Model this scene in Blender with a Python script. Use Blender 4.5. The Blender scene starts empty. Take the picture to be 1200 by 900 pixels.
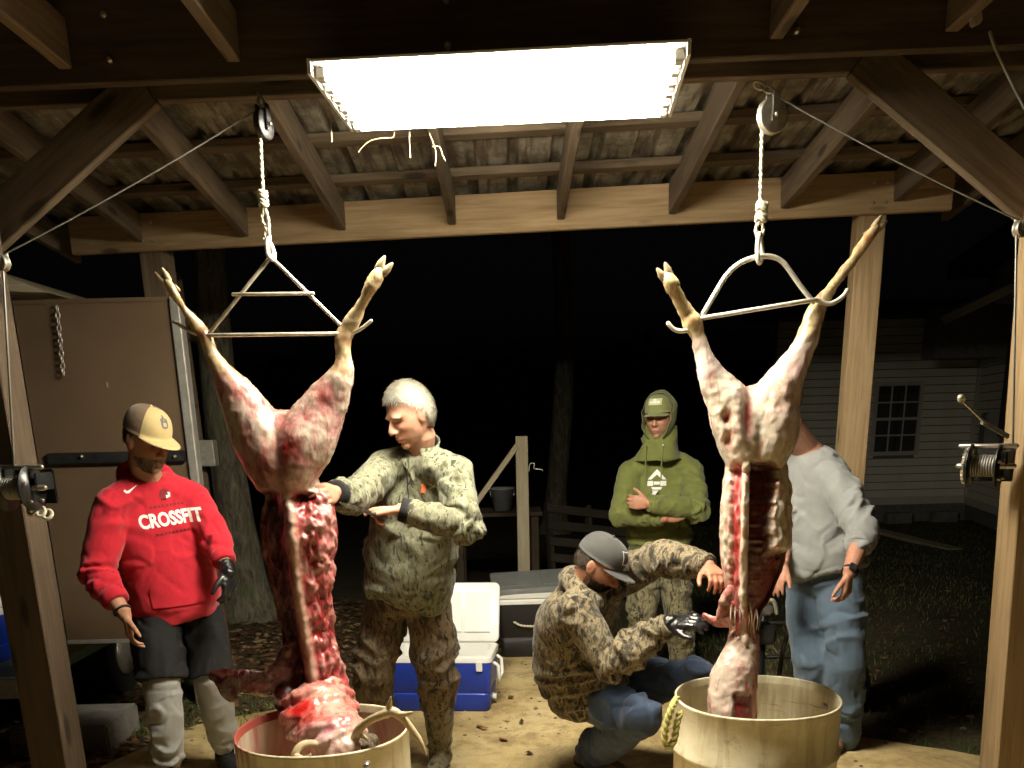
import bpy, bmesh, math, random
import numpy as np
from mathutils import Vector, Matrix
from mathutils.bvhtree import BVHTree

random.seed(7)
rng = np.random.default_rng(11)
scene = bpy.context.scene
C = scene.collection
R_ = math.radians

# ------------------------------------------------------------------ camera
PITCH, ROLL, FPX, CAMH = R_(15.95), R_(1.37), 1050.0, 1.62
fw = np.array([0, math.cos(PITCH), -math.sin(PITCH)])
u0 = np.array([0, math.sin(PITCH), math.cos(PITCH)])
r0 = np.array([1.0, 0, 0])
cr = r0 * math.cos(ROLL) - u0 * math.sin(ROLL)
cu = u0 * math.cos(ROLL) + r0 * math.sin(ROLL)
cam_d = bpy.data.cameras.new('camera')
cam = bpy.data.objects.new('camera', cam_d)
C.objects.link(cam)
M = Matrix(((cr[0], cu[0], -fw[0], 0), (cr[1], cu[1], -fw[1], 0), (cr[2], cu[2], -fw[2], CAMH), (0, 0, 0, 1)))
cam.matrix_world = M
cam_d.sensor_width = 36.0
cam_d.lens = 36.0 * FPX / 1200.0
cam_d.shift_y = 350.0 / 1200.0          # the picture is the upper part of a taller frame
cam_d.clip_start = 0.05
cam_d.clip_end = 400.0
scene.camera = cam

# ------------------------------------------------------------------ world (night sky)
world = bpy.data.worlds.new('World')
scene.world = world
world.use_nodes = True
wn = world.node_tree
sky = wn.nodes.new('ShaderNodeTexSky')
sky.sky_type = 'NISHITA'
sky.sun_disc = False
sky.sun_elevation = R_(-2.0)
sky.sun_rotation = R_(200)
hsv = wn.nodes.new('ShaderNodeHueSaturation'); hsv.inputs['Saturation'].default_value = 0.12     # overcast night: almost no colour left
wn.links.new(sky.outputs[0], hsv.inputs['Color']); wn.links.new(hsv.outputs[0], wn.nodes['Background'].inputs[0])
wn.nodes['Background'].inputs[1].default_value = 0.005

scene.view_settings.view_transform = 'Standard'
scene.view_settings.look = 'None'
scene.view_settings.gamma = 1.0
scene.view_settings.exposure = 0.0
LAMP = 240.0                             # radiance of the shop light tubes

def A(*v): return np.array(v if len(v) > 1 else v[0], dtype=float)
def ray(px, py):
    return fw + cr * (px - 600.0) / FPX + cu * (800.0 - py) / FPX
def U(px, py, D):
    """the point of the place seen at photograph pixel px,py at distance D (metres, along y)"""
    d = ray(px, py)
    return A(0, 0, CAMH) + d * (D / d[1])
def proj(p):
    d = np.asarray(p, float) - A(0, 0, CAMH)
    w = d @ fw
    return 600 + FPX * (d @ cr) / w, 800 - FPX * (d @ cu) / w
def UL(px, py, j, L, far=False):
    """point on the sight line at distance L from joint j"""
    o = A(0, 0, CAMH); d = ray(px, py); d = d / np.linalg.norm(d)
    w = j - o; b = w @ d; c = w @ w - L * L; disc = b * b - c
    t = b if disc <= 0 else (b + math.sqrt(disc) if far else b - math.sqrt(disc))
    return o + d * t
def unit(v):
    v = np.asarray(v, float); n = np.linalg.norm(v)
    return v / n if n > 1e-12 else v
def lerp(a, b, t): return a + (b - a) * t
def sstep(a, b, x):
    t = np.clip((x - a) / (b - a), 0, 1); return t * t * (3 - 2 * t)

# ------------------------------------------------------------------ numpy noise
_P = rng.permutation(256); _P = np.concatenate([_P, _P, _P])
_G = rng.normal(size=(256, 3)); _G /= np.linalg.norm(_G, axis=1)[:, None]
def noise(p):
    p = np.asarray(p, float)
    i = np.floor(p).astype(int); f = p - i; i &= 255
    w = f * f * f * (f * (f * 6 - 15) + 10)
    def g(dx, dy, dz):
        h = _P[_P[_P[(i[:, 0] + dx) & 255] + ((i[:, 1] + dy) & 255)] + ((i[:, 2] + dz) & 255)] & 255
        return np.einsum('ij,ij->i', _G[h], f - A(dx, dy, dz))
    x0 = lerp(lerp(g(0,0,0), g(1,0,0), w[:, 0]), lerp(g(0,1,0), g(1,1,0), w[:, 0]), w[:, 1])
    x1 = lerp(lerp(g(0,0,1), g(1,0,1), w[:, 0]), lerp(g(0,1,1), g(1,1,1), w[:, 0]), w[:, 1])
    return lerp(x0, x1, w[:, 2]) * 1.5
def fbm(p, o=3):
    s = 0; a = 1.0; p = np.asarray(p, float)
    for k in range(o):
        s = s + a * noise(p + 17.3 * k); p = p * 2.03; a *= 0.5
    return s

# ------------------------------------------------------------------ materials
MATS = {}
class NT:
    def __init__(s, name):
        s.m = bpy.data.materials.new(name); s.m.use_nodes = True
        s.t = s.m.node_tree; s.b = s.t.nodes['Principled BSDF']; MATS[name] = s.m
        s.b.inputs['Specular IOR Level'].default_value = 0.3
    def n(s, typ, **kw):
        x = s.t.nodes.new('ShaderNode' + typ)
        for k, v in kw.items():
            if k in x.inputs: x.inputs[k].default_value = v
            else: setattr(x, k, v)
        return x
    def l(s, a, b): s.t.links.new(a, b)
    def coord(s, scale=(1, 1, 1), kind='Object'):
        tc = s.n('TexCoord'); mp = s.n('Mapping'); mp.inputs['Scale'].default_value = scale
        s.l(tc.outputs[kind], mp.inputs['Vector']); return mp.outputs[0]
    def noise(s, vec, scale, detail=4, rough=0.55, dist=0.0):
        x = s.n('TexNoise'); s.l(vec, x.inputs['Vector'])
        x.inputs['Scale'].default_value = scale; x.inputs['Detail'].default_value = detail
        x.inputs['Roughness'].default_value = rough; x.inputs['Distortion'].default_value = dist
        return x.outputs['Fac']
    def ramp(s, fac, stops, const=False):
        x = s.n('ValToRGB'); s.l(fac, x.inputs[0]); cr_ = x.color_ramp
        if const: cr_.interpolation = 'CONSTANT'
        while len(cr_.elements) < len(stops): cr_.elements.new(0.5)
        for e, (p, c) in zip(cr_.elements, stops):
            e.position = p; e.color = (c[0], c[1], c[2], 1) if hasattr(c, '__len__') else (c, c, c, 1)
        return x.outputs[0]
    def mix(s, fac, a, b, mode='MIX'):
        x = s.n('Mix', data_type='RGBA', blend_type=mode)
        for v, sock in ((fac, x.inputs[0]), (a, x.inputs[6]), (b, x.inputs[7])):
            if isinstance(v, (int, float)): sock.default_value = v
            elif isinstance(v, tuple): sock.default_value = (*v[:3], 1)
            else: s.l(v, sock)
        return x.outputs[2]
    def color(s, v):
        if isinstance(v, tuple): s.b.inputs['Base Color'].default_value = (*v[:3], 1)
        else: s.l(v, s.b.inputs['Base Color'])
    def rough(s, v):
        if isinstance(v, (int, float)): s.b.inputs['Roughness'].default_value = v
        else: s.l(v, s.b.inputs['Roughness'])
    def bump(s, h, strength=0.3, dist=0.01):
        x = s.n('Bump'); x.inputs['Strength'].default_value = strength; x.inputs['Distance'].default_value = dist
        s.l(h, x.inputs['Height']); s.l(x.outputs[0], s.b.inputs['Normal'])
    def attr(s, name='Col'):
        x = s.n('Attribute'); x.attribute_name = name; return x.outputs['Color']

def plain(name, col, rough=0.6, metal=0.0, var=0.12, scale=14, bump=0.0, bscale=120, spec=0.3):
    m = NT(name); v = m.coord()
    f = m.noise(v, scale, 5)
    c = tuple(x * (1 - var) for x in col); d = tuple(min(1, x * (1 + var)) for x in col)
    m.color(m.ramp(f, [(0.3, c), (0.7, d)])); m.rough(m.ramp(m.noise(v, scale * 2.3, 3), [(0.3, max(0.05, rough - 0.08)), (0.7, min(1, rough + 0.08))]))
    m.b.inputs['Metallic'].default_value = metal
    m.b.inputs['Specular IOR Level'].default_value = spec
    if bump: m.bump(m.noise(v, bscale, 3), bump, 0.003)
    return m.m

def wood(name, base, dark, grain=1.0, stain=0.4):
    m = NT(name); tc = m.n('TexCoord'); oi = m.n('ObjectInfo')
    add = m.n('VectorMath', operation='ADD'); comb = m.n('CombineXYZ')
    mu = m.n('Math', operation='MULTIPLY'); m.l(oi.outputs['Random'], mu.inputs[0]); mu.inputs[1].default_value = 37.0
    m.l(mu.outputs[0], comb.inputs[0]); m.l(mu.outputs[0], comb.inputs[1])
    m.l(tc.outputs['Object'], add.inputs[0]); m.l(comb.outputs[0], add.inputs[1])
    mp = m.n('Mapping'); m.l(add.outputs[0], mp.inputs['Vector']); mp.inputs['Scale'].default_value = (1.2, 22, 22)
    g = m.noise(mp.outputs[0], 2.2 * grain, 6, 0.62, 0.6)
    mp2 = m.n('Mapping'); m.l(add.outputs[0], mp2.inputs['Vector']); mp2.inputs['Scale'].default_value = (1.0, 3, 3)
    st = m.noise(mp2.outputs[0], 2.0, 4)
    vor = m.n('TexVoronoi'); mp3 = m.n('Mapping'); m.l(add.outputs[0], mp3.inputs['Vector']); mp3.inputs['Scale'].default_value = (2.2, 8, 8)
    m.l(mp3.outputs[0], vor.inputs['Vector']); vor.inputs['Scale'].default_value = 1.0
    knot = m.ramp(vor.outputs['Distance'], [(0.0, 0.95), (0.10, 0.85), (0.17, 0.0)])
    c = m.ramp(g, [(0.28, dark), (0.62, base)])
    c = m.mix(m.ramp(st, [(0.4, 0.0), (0.75, stain)]), c, tuple(x * 0.55 for x in dark))
    c = m.mix(knot, c, tuple(x * 0.35 for x in dark))
    br = m.n('Math', operation='MULTIPLY_ADD'); m.l(oi.outputs['Random'], br.inputs[0]); br.inputs[1].default_value = 0.35; br.inputs[2].default_value = 0.82
    hs = m.n('HueSaturation'); m.l(br.outputs[0], hs.inputs['Value']); m.l(c, hs.inputs['Color'])
    m.color(hs.outputs[0]); m.rough(0.75); m.bump(g, 0.35, 0.004)
    return m.m

def fabric(name, col, weave=500, var=0.12, rough=0.9, wr=18, sheen=0.15):
    m = NT(name); v = m.coord()
    f = m.noise(v, wr, 5, 0.6); fine = m.noise(v, weave, 2)
    c = m.ramp(f, [(0.25, tuple(x * (1 - var) for x in col)), (0.75, tuple(min(1, x * (1 + var)) for x in col))])
    c = m.mix(m.ramp(fine, [(0.35, 0.25), (0.65, 0.0)]), c, tuple(x * 0.6 for x in col))
    m.color(c); m.rough(rough); m.b.inputs['Sheen Weight'].default_value = sheen
    a = m.n('Math', operation='MULTIPLY_ADD'); m.l(fine, a.inputs[0]); a.inputs[1].default_value = 0.25; m.l(f, a.inputs[2])
    m.bump(a.outputs[0], 0.5, 0.006)
    return m.m

def camo(name, cols, scale=1.0, rough=0.85, light=0.5, warp=0.22):
    """printed woodland cloth: bark and leaf shapes over a base"""
    m = NT(name); v = m.coord((1, 1, 1))
    nz = m.n('TexNoise'); m.l(v, nz.inputs['Vector']); nz.inputs['Scale'].default_value = 7 * scale; nz.inputs['Detail'].default_value = 3
    off = m.n('VectorMath', operation='MULTIPLY_ADD'); m.l(nz.outputs['Color'], off.inputs[0]); off.inputs[1].default_value = (warp * .3,) * 3; m.l(v, off.inputs[2])
    w = off.outputs[0]
    st = m.n('Mapping'); m.l(w, st.inputs['Vector']); st.inputs['Scale'].default_value = (9 * scale, 9 * scale, 3.2 * scale); st.inputs['Rotation'].default_value = (0.3, 0.5, 0)
    base = m.noise(st.outputs[0], 1.6, 6, 0.68, 0.25)
    c = m.ramp(base, [(0.36, cols[0]), (0.45, cols[1]), (0.53, cols[2]), (0.60, cols[1]), (0.66, cols[0])])
    st2 = m.n('Mapping'); m.l(w, st2.inputs['Vector']); st2.inputs['Scale'].default_value = (26 * scale, 26 * scale, 11 * scale); st2.inputs['Rotation'].default_value = (0.9, 0.2, 0.6)
    vo = m.n('TexVoronoi'); m.l(st2.outputs[0], vo.inputs['Vector']); vo.inputs['Scale'].default_value = 1.0
    leaf = m.ramp(vo.outputs['Distance'], [(0.0, 1.0), (0.30, 0.9), (0.36, 0.0)])
    pick = m.ramp(m.noise(w, 11 * scale, 2), [(0.47, 0.0), (0.53, light)])
    mm = m.n('Math', operation='MULTIPLY'); m.l(leaf, mm.inputs[0]); m.l(pick, mm.inputs[1])
    c = m.mix(mm.outputs[0], c, m.mix(vo.outputs['Color'], cols[3], cols[2]))
    st3 = m.n('Mapping'); m.l(w, st3.inputs['Vector']); st3.inputs['Scale'].default_value = (30 * scale, 30 * scale, 6 * scale); st3.inputs['Rotation'].default_value = (0.2, -0.7, 0.2)
    tw = m.noise(st3.outputs[0], 1.3, 3, 0.5)
    c = m.mix(m.ramp(tw, [(0.38, 0.9), (0.42, 0.0)]), c, tuple(x * 0.3 for x in cols[0]))
    m.color(c); m.rough(rough)
    m.bump(m.noise(v, 45, 6, 0.65), 0.5, 0.008); m.b.inputs['Sheen Weight'].default_value = 0.1
    return m.m

def skin(name):
    m = NT(name); v = m.coord(); c = m.attr()
    f = m.noise(v, 38, 4); sp = m.noise(v, 150, 2)
    c = m.mix(m.ramp(f, [(0.35, 0.35), (0.65, 0.0)]), c, m.mix(1.0, c, (0.92, 0.62, 0.55), 'MULTIPLY'))
    c = m.mix(m.ramp(sp, [(0.4, 0.15), (0.6, 0.0)]), c, m.mix(1.0, c, (0.7, 0.55, 0.5), 'MULTIPLY'))
    m.color(c); m.rough(0.48)
    m.bump(m.noise(v, 110, 4), 0.25, 0.003)
    return m.m

def meat(name):
    m = NT(name); v = m.coord(); c = m.attr()
    st = m.n('Mapping'); m.l(v, st.inputs['Vector']); st.inputs['Scale'].default_value = (1.0, 1.0, 0.38)
    f = m.noise(st.outputs[0], 34, 6, 0.65, 0.5); g = m.noise(v, 13, 4, 0.6, 1.0)
    fatty = m.ramp(g, [(0.50, 0.0), (0.66, 0.35)])
    c2 = m.mix(fatty, c, m.mix(0.6, c, (0.72, 0.60, 0.50)))
    c2 = m.mix(m.ramp(f, [(0.30, 0.75), (0.48, 0.0)]), c2, m.mix(1.0, c2, (0.55, 0.18, 0.16), 'MULTIPLY'))
    m.color(c2); m.rough(m.ramp(f, [(0.3, 0.16), (0.7, 0.42)])); m.b.inputs['Specular IOR Level'].default_value = 0.6
    a = m.n('Math', operation='ADD'); m.l(f, a.inputs[0]); m.l(g, a.inputs[1])
    m.bump(a.outputs[0], 0.38, 0.006)
    return m.m

# ------------------------------------------------------------------ mesh collecting
class MB:
    def __init__(s): s.v = []; s.f = []; s.n = 0
    def add(s, V, F):
        V = np.asarray(V, float).reshape(-1, 3); s.v.append(V)
        s.f += [tuple(int(i) + s.n for i in f) for f in F]; s.n += len(V); return s
    def rings(s, rings, cap=True, closed_path=False):
        m = len(rings); n = len(rings[0]); V = np.concatenate(rings); F = []
        for i in range(m if closed_path else m - 1):
            i2 = (i + 1) % m
            for k in range(n):
                k2 = (k + 1) % n
                F.append((i * n + k, i * n + k2, i2 * n + k2, i2 * n + k))
        if cap and not closed_path:
            F.append(tuple(range(n - 1, -1, -1))); F.append(tuple((m - 1) * n + k for k in range(n)))
        return s.add(V, F)
    def tube(s, path, rad, n=10, side=None, roundcap=True, flat=1.0, closed=False):
        P = [np.asarray(p, float) for p in path]; m = len(P)
        if np.isscalar(rad): rad = [rad] * m
        rad = list(rad)
        T = []
        for i in range(m):
            a = P[(i - 1) % m] if (closed or i > 0) else P[i]; b = P[(i + 1) % m] if (closed or i < m - 1) else P[i]
            T.append(unit(b - a))
        ref = unit(side) if side is not None else (A(0, 0, 1.) if abs(T[0][2]) < 0.9 else A(1., 0, 0))
        a = unit(ref - T[0] * (ref @ T[0])); Rn = []
        ang = np.linspace(0, 2 * math.pi, n, endpoint=False)
        def ring(c, a, b, r):
            ra, rb = (r if hasattr(r, '__len__') else (r, r * flat))
            return c + np.outer(np.cos(ang) * ra, a) + np.outer(np.sin(ang) * rb, b)
        for i in range(m):
            a = unit(a - T[i] * (a @ T[i])); b = np.cross(T[i], a); r = rad[i]
            rm = max(r) if hasattr(r, '__len__') else r
            sc = lambda k: tuple(x * k for x in r) if hasattr(r, '__len__') else r * k
            if i == 0 and roundcap and not closed:
                for q in (0.93, 0.7): Rn.append(ring(P[i] - T[i] * rm * q * 0.9, a, b, sc(math.sqrt(1 - q * q))))
            Rn.append(ring(P[i], a, b, r))
            if i == m - 1 and roundcap and not closed:
                for q in (0.7, 0.93): Rn.append(ring(P[i] + T[i] * rm * q * 0.9, a, b, sc(math.sqrt(1 - q * q))))
        return s.rings(Rn, cap=True, closed_path=closed)
    def loft(s, rows, n=24, p=2.0):
        """rows: (centre, axis_a, axis_b) with the axes' lengths the half sizes"""
        ang = np.linspace(0, 2 * math.pi, n, endpoint=False); c = np.cos(ang); q = np.sin(ang)
        cc = np.sign(c) * np.abs(c) ** (2 / p); ss = np.sign(q) * np.abs(q) ** (2 / p)
        return s.rings([np.asarray(o) + np.outer(cc, a) + np.outer(ss, b) for o, a, b in rows])
    def ell(s, c, ax, ay, az, nu=16, nv=10):
        R = []
        for j in range(1, nv):
            t = math.pi * j / nv
            ang = np.linspace(0, 2 * math.pi, nu, endpoint=False)
            R.append(np.asarray(c) - np.asarray(az) * math.cos(t) + math.sin(t) * (np.outer(np.cos(ang), ax) + np.outer(np.sin(ang), ay)))
        return s.rings(R)
    def sph(s, c, r, nu=12, nv=8): return s.ell(c, A(r, 0, 0), A(0, r, 0), A(0, 0, r), nu, nv)
    def box(s, lo, hi):
        (x0, y0, z0), (x1, y1, z1) = lo, hi
        return s.add([(x0,y0,z0),(x1,y0,z0),(x1,y1,z0),(x0,y1,z0),(x0,y0,z1),(x1,y0,z1),(x1,y1,z1),(x0,y1,z1)],
                     [(0,3,2,1),(4,5,6,7),(0,1,5,4),(1,2,6,5),(2,3,7,6),(3,0,4,7)])
    def obox(s, c, ax, ay, az):
        c, ax, ay, az = map(lambda q: np.asarray(q, float), (c, ax, ay, az))
        V = [c + i * ax + j * ay + k * az for k in (-1, 1) for j in (-1, 1) for i in (-1, 1)]
        return s.add(V, [(0,2,3,1),(4,5,7,6),(0,1,5,4),(1,3,7,5),(3,2,6,7),(2,0,4,6)])
    def V(s): return np.concatenate(s.v)
    def mesh(s, name='m', smooth=True):
        return mk(name, s.V(), s.f, smooth)
    def build(s, name, mat, parent=None, smooth=True, bevel=0, loc=None, seg=2):
        me = s.mesh(name, smooth)
        if bevel:
            bm = bmesh.new(); bm.from_mesh(me)
            bmesh.ops.recalc_face_normals(bm, faces=bm.faces)
            eds = [e for e in bm.edges if len(e.link_faces) == 2 and e.calc_face_angle(0) > 0.6]
            bmesh.ops.bevel(bm, geom=eds, offset=bevel, segments=seg, affect='EDGES', clamp_overlap=True)
            bm.to_mesh(me); bm.free()
        return link(name, me, mat, parent, loc)

def mk(name, V, F, smooth=True):
    me = bpy.data.meshes.new(name)
    me.from_pydata(np.asarray(V).tolist(), [], F); me.update()
    if smooth:
        me.polygons.foreach_set('use_smooth', [True] * len(me.polygons))
    return me
def link(name, me, mat, parent=None, loc=None):
    o = bpy.data.objects.new(name, me); C.objects.link(o)
    if mat: me.materials.append(MATS[mat] if isinstance(mat, str) else mat)
    if parent is not None:
        o.parent = parent
        o.matrix_parent_inverse = parent.matrix_world.inverted() if False else Matrix.Translation(-Vector(parent.location))
    if loc is not None: o.location = loc
    return o
def autosharp(o, ang=35):
    me = o.data
    bm = bmesh.new(); bm.from_mesh(me)
    for e in bm.edges:
        e.smooth = not (len(e.link_faces) == 2 and e.calc_face_angle(0) > R_(ang))
    bm.to_mesh(me); bm.free()
    return o
def tag(o, label=None, cat=None, group=None, kind=None):
    if label: o['label'] = label
    if cat: o['category'] = cat
    if group: o['group'] = group
    if kind: o['kind'] = kind
    return o
def thing(name, loc, label, cat, group=None):
    o = bpy.data.objects.new(name, None); C.objects.link(o); o.location = Vector(loc)
    o.empty_display_size = 0.1
    return tag(o, label, cat, group)

def board(name, p0, p1, w, h, mat, parent=None, up=(0, 0, 1), bevel=0.004, wob=0.0):
    """a sawn timber from p0 to p1 (centre line), w across, h along 'up', grain along its own x"""
    p0, p1 = np.asarray(p0, float), np.asarray(p1, float); L = np.linalg.norm(p1 - p0)
    x = unit(p1 - p0); z = unit(np.asarray(up, float) - x * (np.asarray(up, float) @ x)); y = np.cross(z, x)
    mb = MB().box((0, -w / 2, -h / 2), (L, w / 2, h / 2))
    me = mb.mesh(name, False)
    bm = bmesh.new(); bm.from_mesh(me)
    if wob:
        bmesh.ops.subdivide_edges(bm, edges=[e for e in bm.edges if abs(e.verts[0].co.x - e.verts[1].co.x) > L * .5], cuts=6)
        ph = random.random() * 6
        for v in bm.verts:
            v.co.y += wob * math.sin(v.co.x / L * 4 + ph); v.co.z += wob * math.cos(v.co.x / L * 5 + ph * 2)
    bmesh.ops.bevel(bm, geom=[e for e in bm.edges if len(e.link_faces) == 2 and e.calc_face_angle(0) > 0.6], offset=bevel, segments=1, affect='EDGES')
    bm.to_mesh(me); bm.free()
    o = bpy.data.objects.new(name, me); C.objects.link(o); me.materials.append(MATS[mat])
    mat4 = Matrix(((x[0], y[0], z[0], p0[0]), (x[1], y[1], z[1], p0[1]), (x[2], y[2], z[2], p0[2]), (0, 0, 0, 1)))
    if parent is not None:
        o.parent = parent; mat4 = Matrix.Translation(-Vector(parent.location)) @ mat4
    o.matrix_basis = mat4
    return o

def normals(V, F4):
    a, b, c, d = (V[F4[:, i]] for i in range(4))
    n = np.cross(c - a, d - b); N = np.zeros_like(V)
    for i in range(4): np.add.at(N, F4[:, i], n)
    l = np.linalg.norm(N, axis=1); l[l == 0] = 1
    return N / l[:, None]
def remesh(mb, voxel, smooth=4, factor=0.5):
    """fuse overlapping closed shapes into one continuous quad surface"""
    me = mb.mesh('tmp'); o = bpy.data.objects.new('tmp', me); C.objects.link(o)
    r = o.modifiers.new('r', 'REMESH'); r.mode = 'VOXEL'; r.voxel_size = voxel
    if smooth:
        s = o.modifiers.new('s', 'SMOOTH'); s.factor = factor; s.iterations = smooth
    dg = bpy.context.evaluated_depsgraph_get(); dg.update()
    ev = o.evaluated_get(dg); em = ev.to_mesh()
    V = np.empty(len(em.vertices) * 3); em.vertices.foreach_get('co', V); V = V.reshape(-1, 3)
    nl = np.empty(len(em.polygons), int); em.polygons.foreach_get('loop_total', nl)
    L = np.empty(len(em.loops), int); em.loops.foreach_get('vertex_index', L)
    ev.to_mesh_clear(); bpy.data.objects.remove(o); bpy.data.meshes.remove(me)
    F = L.reshape(-1, 4) if (nl == 4).all() else None
    if F is None:
        st = np.concatenate([[0], np.cumsum(nl)[:-1]]); F = np.array([[*(L[a:a+n]), *([L[a+n-1]] * (4-n))][:4] for a, n in zip(st, nl)])
    return V, F
def fast_mesh(name, V, F):
    me = bpy.data.meshes.new(name)
    me.vertices.add(len(V)); me.vertices.foreach_set('co', np.ascontiguousarray(V, dtype=np.float32).ravel())
    k = F.shape[1]
    me.loops.add(len(F) * k); me.loops.foreach_set('vertex_index', np.ascontiguousarray(F, dtype=np.int32).ravel())
    me.polygons.add(len(F)); me.polygons.foreach_set('loop_start', np.arange(0, len(F) * k, k, dtype=np.int32))
    me.polygons.foreach_set('use_smooth', np.ones(len(F), dtype=bool))
    me.update(calc_edges=True); me.validate()
    return me
def setcol(me, col):
    a = me.color_attributes.new('Col', 'FLOAT_COLOR', 'POINT')
    c = np.ones((len(me.vertices), 4), dtype=np.float32); c[:, :3] = col
    a.data.foreach_set('color', c.ravel())
def catenary(a, b, sag, n=14):
    a, b = np.asarray(a, float), np.asarray(b, float)
    return [a + (b - a) * t - A(0, 0, sag * 4 * t * (1 - t)) for t in np.linspace(0, 1, n)]
def smoothpath(pts, n=6):
    P = [np.asarray(p, float) for p in pts]; out = []
    for i in range(len(P) - 1):
        p0 = P[max(i - 1, 0)]; p1 = P[i]; p2 = P[i + 1]; p3 = P[min(i + 2, len(P) - 1)]
        for t in np.linspace(0, 1, n, endpoint=False):
            out.append(0.5 * ((2 * p1) + (p2 - p0) * t + (2 * p0 - 5 * p1 + 4 * p2 - p3) * t * t + (3 * p1 - p0 - 3 * p2 + p3) * t ** 3))
    out.append(P[-1]); return out
def interp(keys, t):
    ks = [k[0] for k in keys]
    return [float(np.interp(t, ks, [k[1][i] for k in keys])) for i in range(len(keys[0][1]))]

def UZ(px, py, z):
    d = ray(px, py); return A(0, 0, CAMH) + d * ((z - CAMH) / d[2])

# ------------------------------------------------------------------ material library
wood('pine', (0.45, 0.32, 0.175), (0.28, 0.18, 0.085), 1.0, 0.35)
wood('pine_old', (0.185, 0.135, 0.085), (0.085, 0.06, 0.037), 1.0, 0.6)
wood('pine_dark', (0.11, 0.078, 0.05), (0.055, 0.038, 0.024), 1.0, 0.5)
wood('pine_weathered', (0.40, 0.35, 0.24), (0.26, 0.22, 0.14), 1.0, 0.3)
m = NT('tin'); v = m.coord(); f = m.noise(v, 6, 6, 0.7); g = m.noise(m.coord((14, 1.2, 14)), 1.5, 4)
c = m.ramp(f, [(0.34, (0.11, 0.095, 0.07)), (0.52, (0.30, 0.27, 0.21)), (0.66, (0.46, 0.43, 0.36))])
c = m.mix(m.ramp(g, [(0.48, 0.0), (0.62, 0.8)]), c, (0.09, 0.06, 0.04))
m.color(c); m.rough(0.6); m.b.inputs['Metallic'].default_value = 0.25; m.bump(f, 0.2, 0.004)
# worn, dusty concrete
m = NT('slab'); v = m.coord(); f = m.noise(v, 1.6, 8, 0.66, 0.4); g = m.noise(v, 9, 6, 0.65); h = m.noise(v, 140, 3); k = m.noise(v, 0.7, 3)
c = m.ramp(f, [(0.30, (0.27, 0.19, 0.085)), (0.46, (0.56, 0.42, 0.19)), (0.60, (0.68, 0.54, 0.275)), (0.78, (0.58, 0.48, 0.28))])
c = m.mix(m.ramp(g, [(0.50, 0.0), (0.66, 0.55)]), c, (0.30, 0.20, 0.09))
c = m.mix(m.ramp(h, [(0.35, 0.35), (0.55, 0.0)]), c, (0.24, 0.165, 0.08))
c = m.mix(m.ramp(k, [(0.55, 0.0), (0.7, 0.35)]), c, (0.15, 0.10, 0.06))
st_ = m.noise(v, 3.4, 7, 0.72, 0.8); c = m.mix(m.ramp(st_, [(0.50, 0.0), (0.62, 0.6)]), c, (0.25, 0.165, 0.075))
m.color(c); m.rough(0.88); a = m.n('Math', operation='MULTIPLY_ADD'); m.l(h, a.inputs[0]); a.inputs[1].default_value = 0.4; m.l(g, a.inputs[2]); m.bump(a.outputs[0], 0.5, 0.012)
m = NT('earth'); v = m.coord(); f = m.noise(v, 1.1, 8, 0.65); g = m.noise(v, 22, 5, 0.7)
c = m.ramp(f, [(0.35, (0.055, 0.042, 0.022)), (0.52, (0.10, 0.075, 0.038)), (0.66, (0.045, 0.06, 0.018))])
c = m.mix(m.ramp(g, [(0.42, 0.5), (0.6, 0.0)]), c, (0.03, 0.023, 0.012)); m.color(c); m.rough(0.95); m.bump(g, 0.8, 0.04)
m = NT('grass'); c = m.attr(); m.color(c); m.rough(0.7)
m = NT('leaf'); c = m.attr(); m.color(c); m.rough(0.65)
plain('siding', (0.80, 0.77, 0.66), 0.6, var=0.06, scale=5, bump=0.1)
plain('trim_white', (0.62, 0.60, 0.53), 0.5, var=0.06, scale=8)
plain('roofing', (0.06, 0.055, 0.05), 0.9, var=0.2)
plain('block', (0.20, 0.19, 0.17), 0.9, var=0.25, bump=0.5)
plain('shutter', (0.05, 0.045, 0.04), 0.6)
plain('curtain', (0.32, 0.30, 0.25), 0.9)
m = NT('glass'); m.color((0.02, 0.022, 0.024)); m.rough(0.06); m.b.inputs['Specular IOR Level'].default_value = 0.6; m.b.inputs['Alpha'].default_value = 0.35
plain('brown_panel', (0.10, 0.066, 0.038), 0.55, var=0.13, scale=3, bump=0.08)
plain('aluminium', (0.62, 0.60, 0.54), 0.38, metal=0.75, var=0.12, scale=20)
plain('steel', (0.50, 0.47, 0.42), 0.35, metal=0.9, var=0.2, scale=30, bump=0.1)
plain('galv', (0.58, 0.55, 0.47), 0.42, metal=0.7, var=0.2, scale=40)
plain('black_metal', (0.02, 0.02, 0.02), 0.38, metal=0.3, var=0.3, scale=30, spec=0.5)
plain('black_rubber', (0.018, 0.017, 0.016), 0.7, var=0.3)
plain('black_plastic', (0.016, 0.016, 0.017), 0.45, var=0.2, spec=0.5)
plain('grey_plastic', (0.20, 0.21, 0.20), 0.5, var=0.1)
plain('cooler_white', (0.74, 0.74, 0.70), 0.42, var=0.05, scale=6, bump=0.05, spec=0.5)
plain('cooler_blue', (0.010, 0.040, 0.36), 0.38, var=0.1, scale=7, bump=0.06, spec=0.5)
plain('green_paint', (0.10, 0.15, 0.11), 0.6, var=0.2)
plain('white_enamel', (0.80, 0.79, 0.74), 0.4, var=0.04)
plain('printed_white', (0.80, 0.78, 0.74), 0.75, var=0.05, scale=80)
plain('printed_dark', (0.16, 0.012, 0.018), 0.8, var=0.1)
plain('printed_grey', (0.10, 0.10, 0.11), 0.8, var=0.1)
plain('printed_pale', (0.50, 0.52, 0.30), 0.8, var=0.1)
plain('printed_orange', (0.75, 0.17, 0.05), 0.8, var=0.1)
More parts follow.
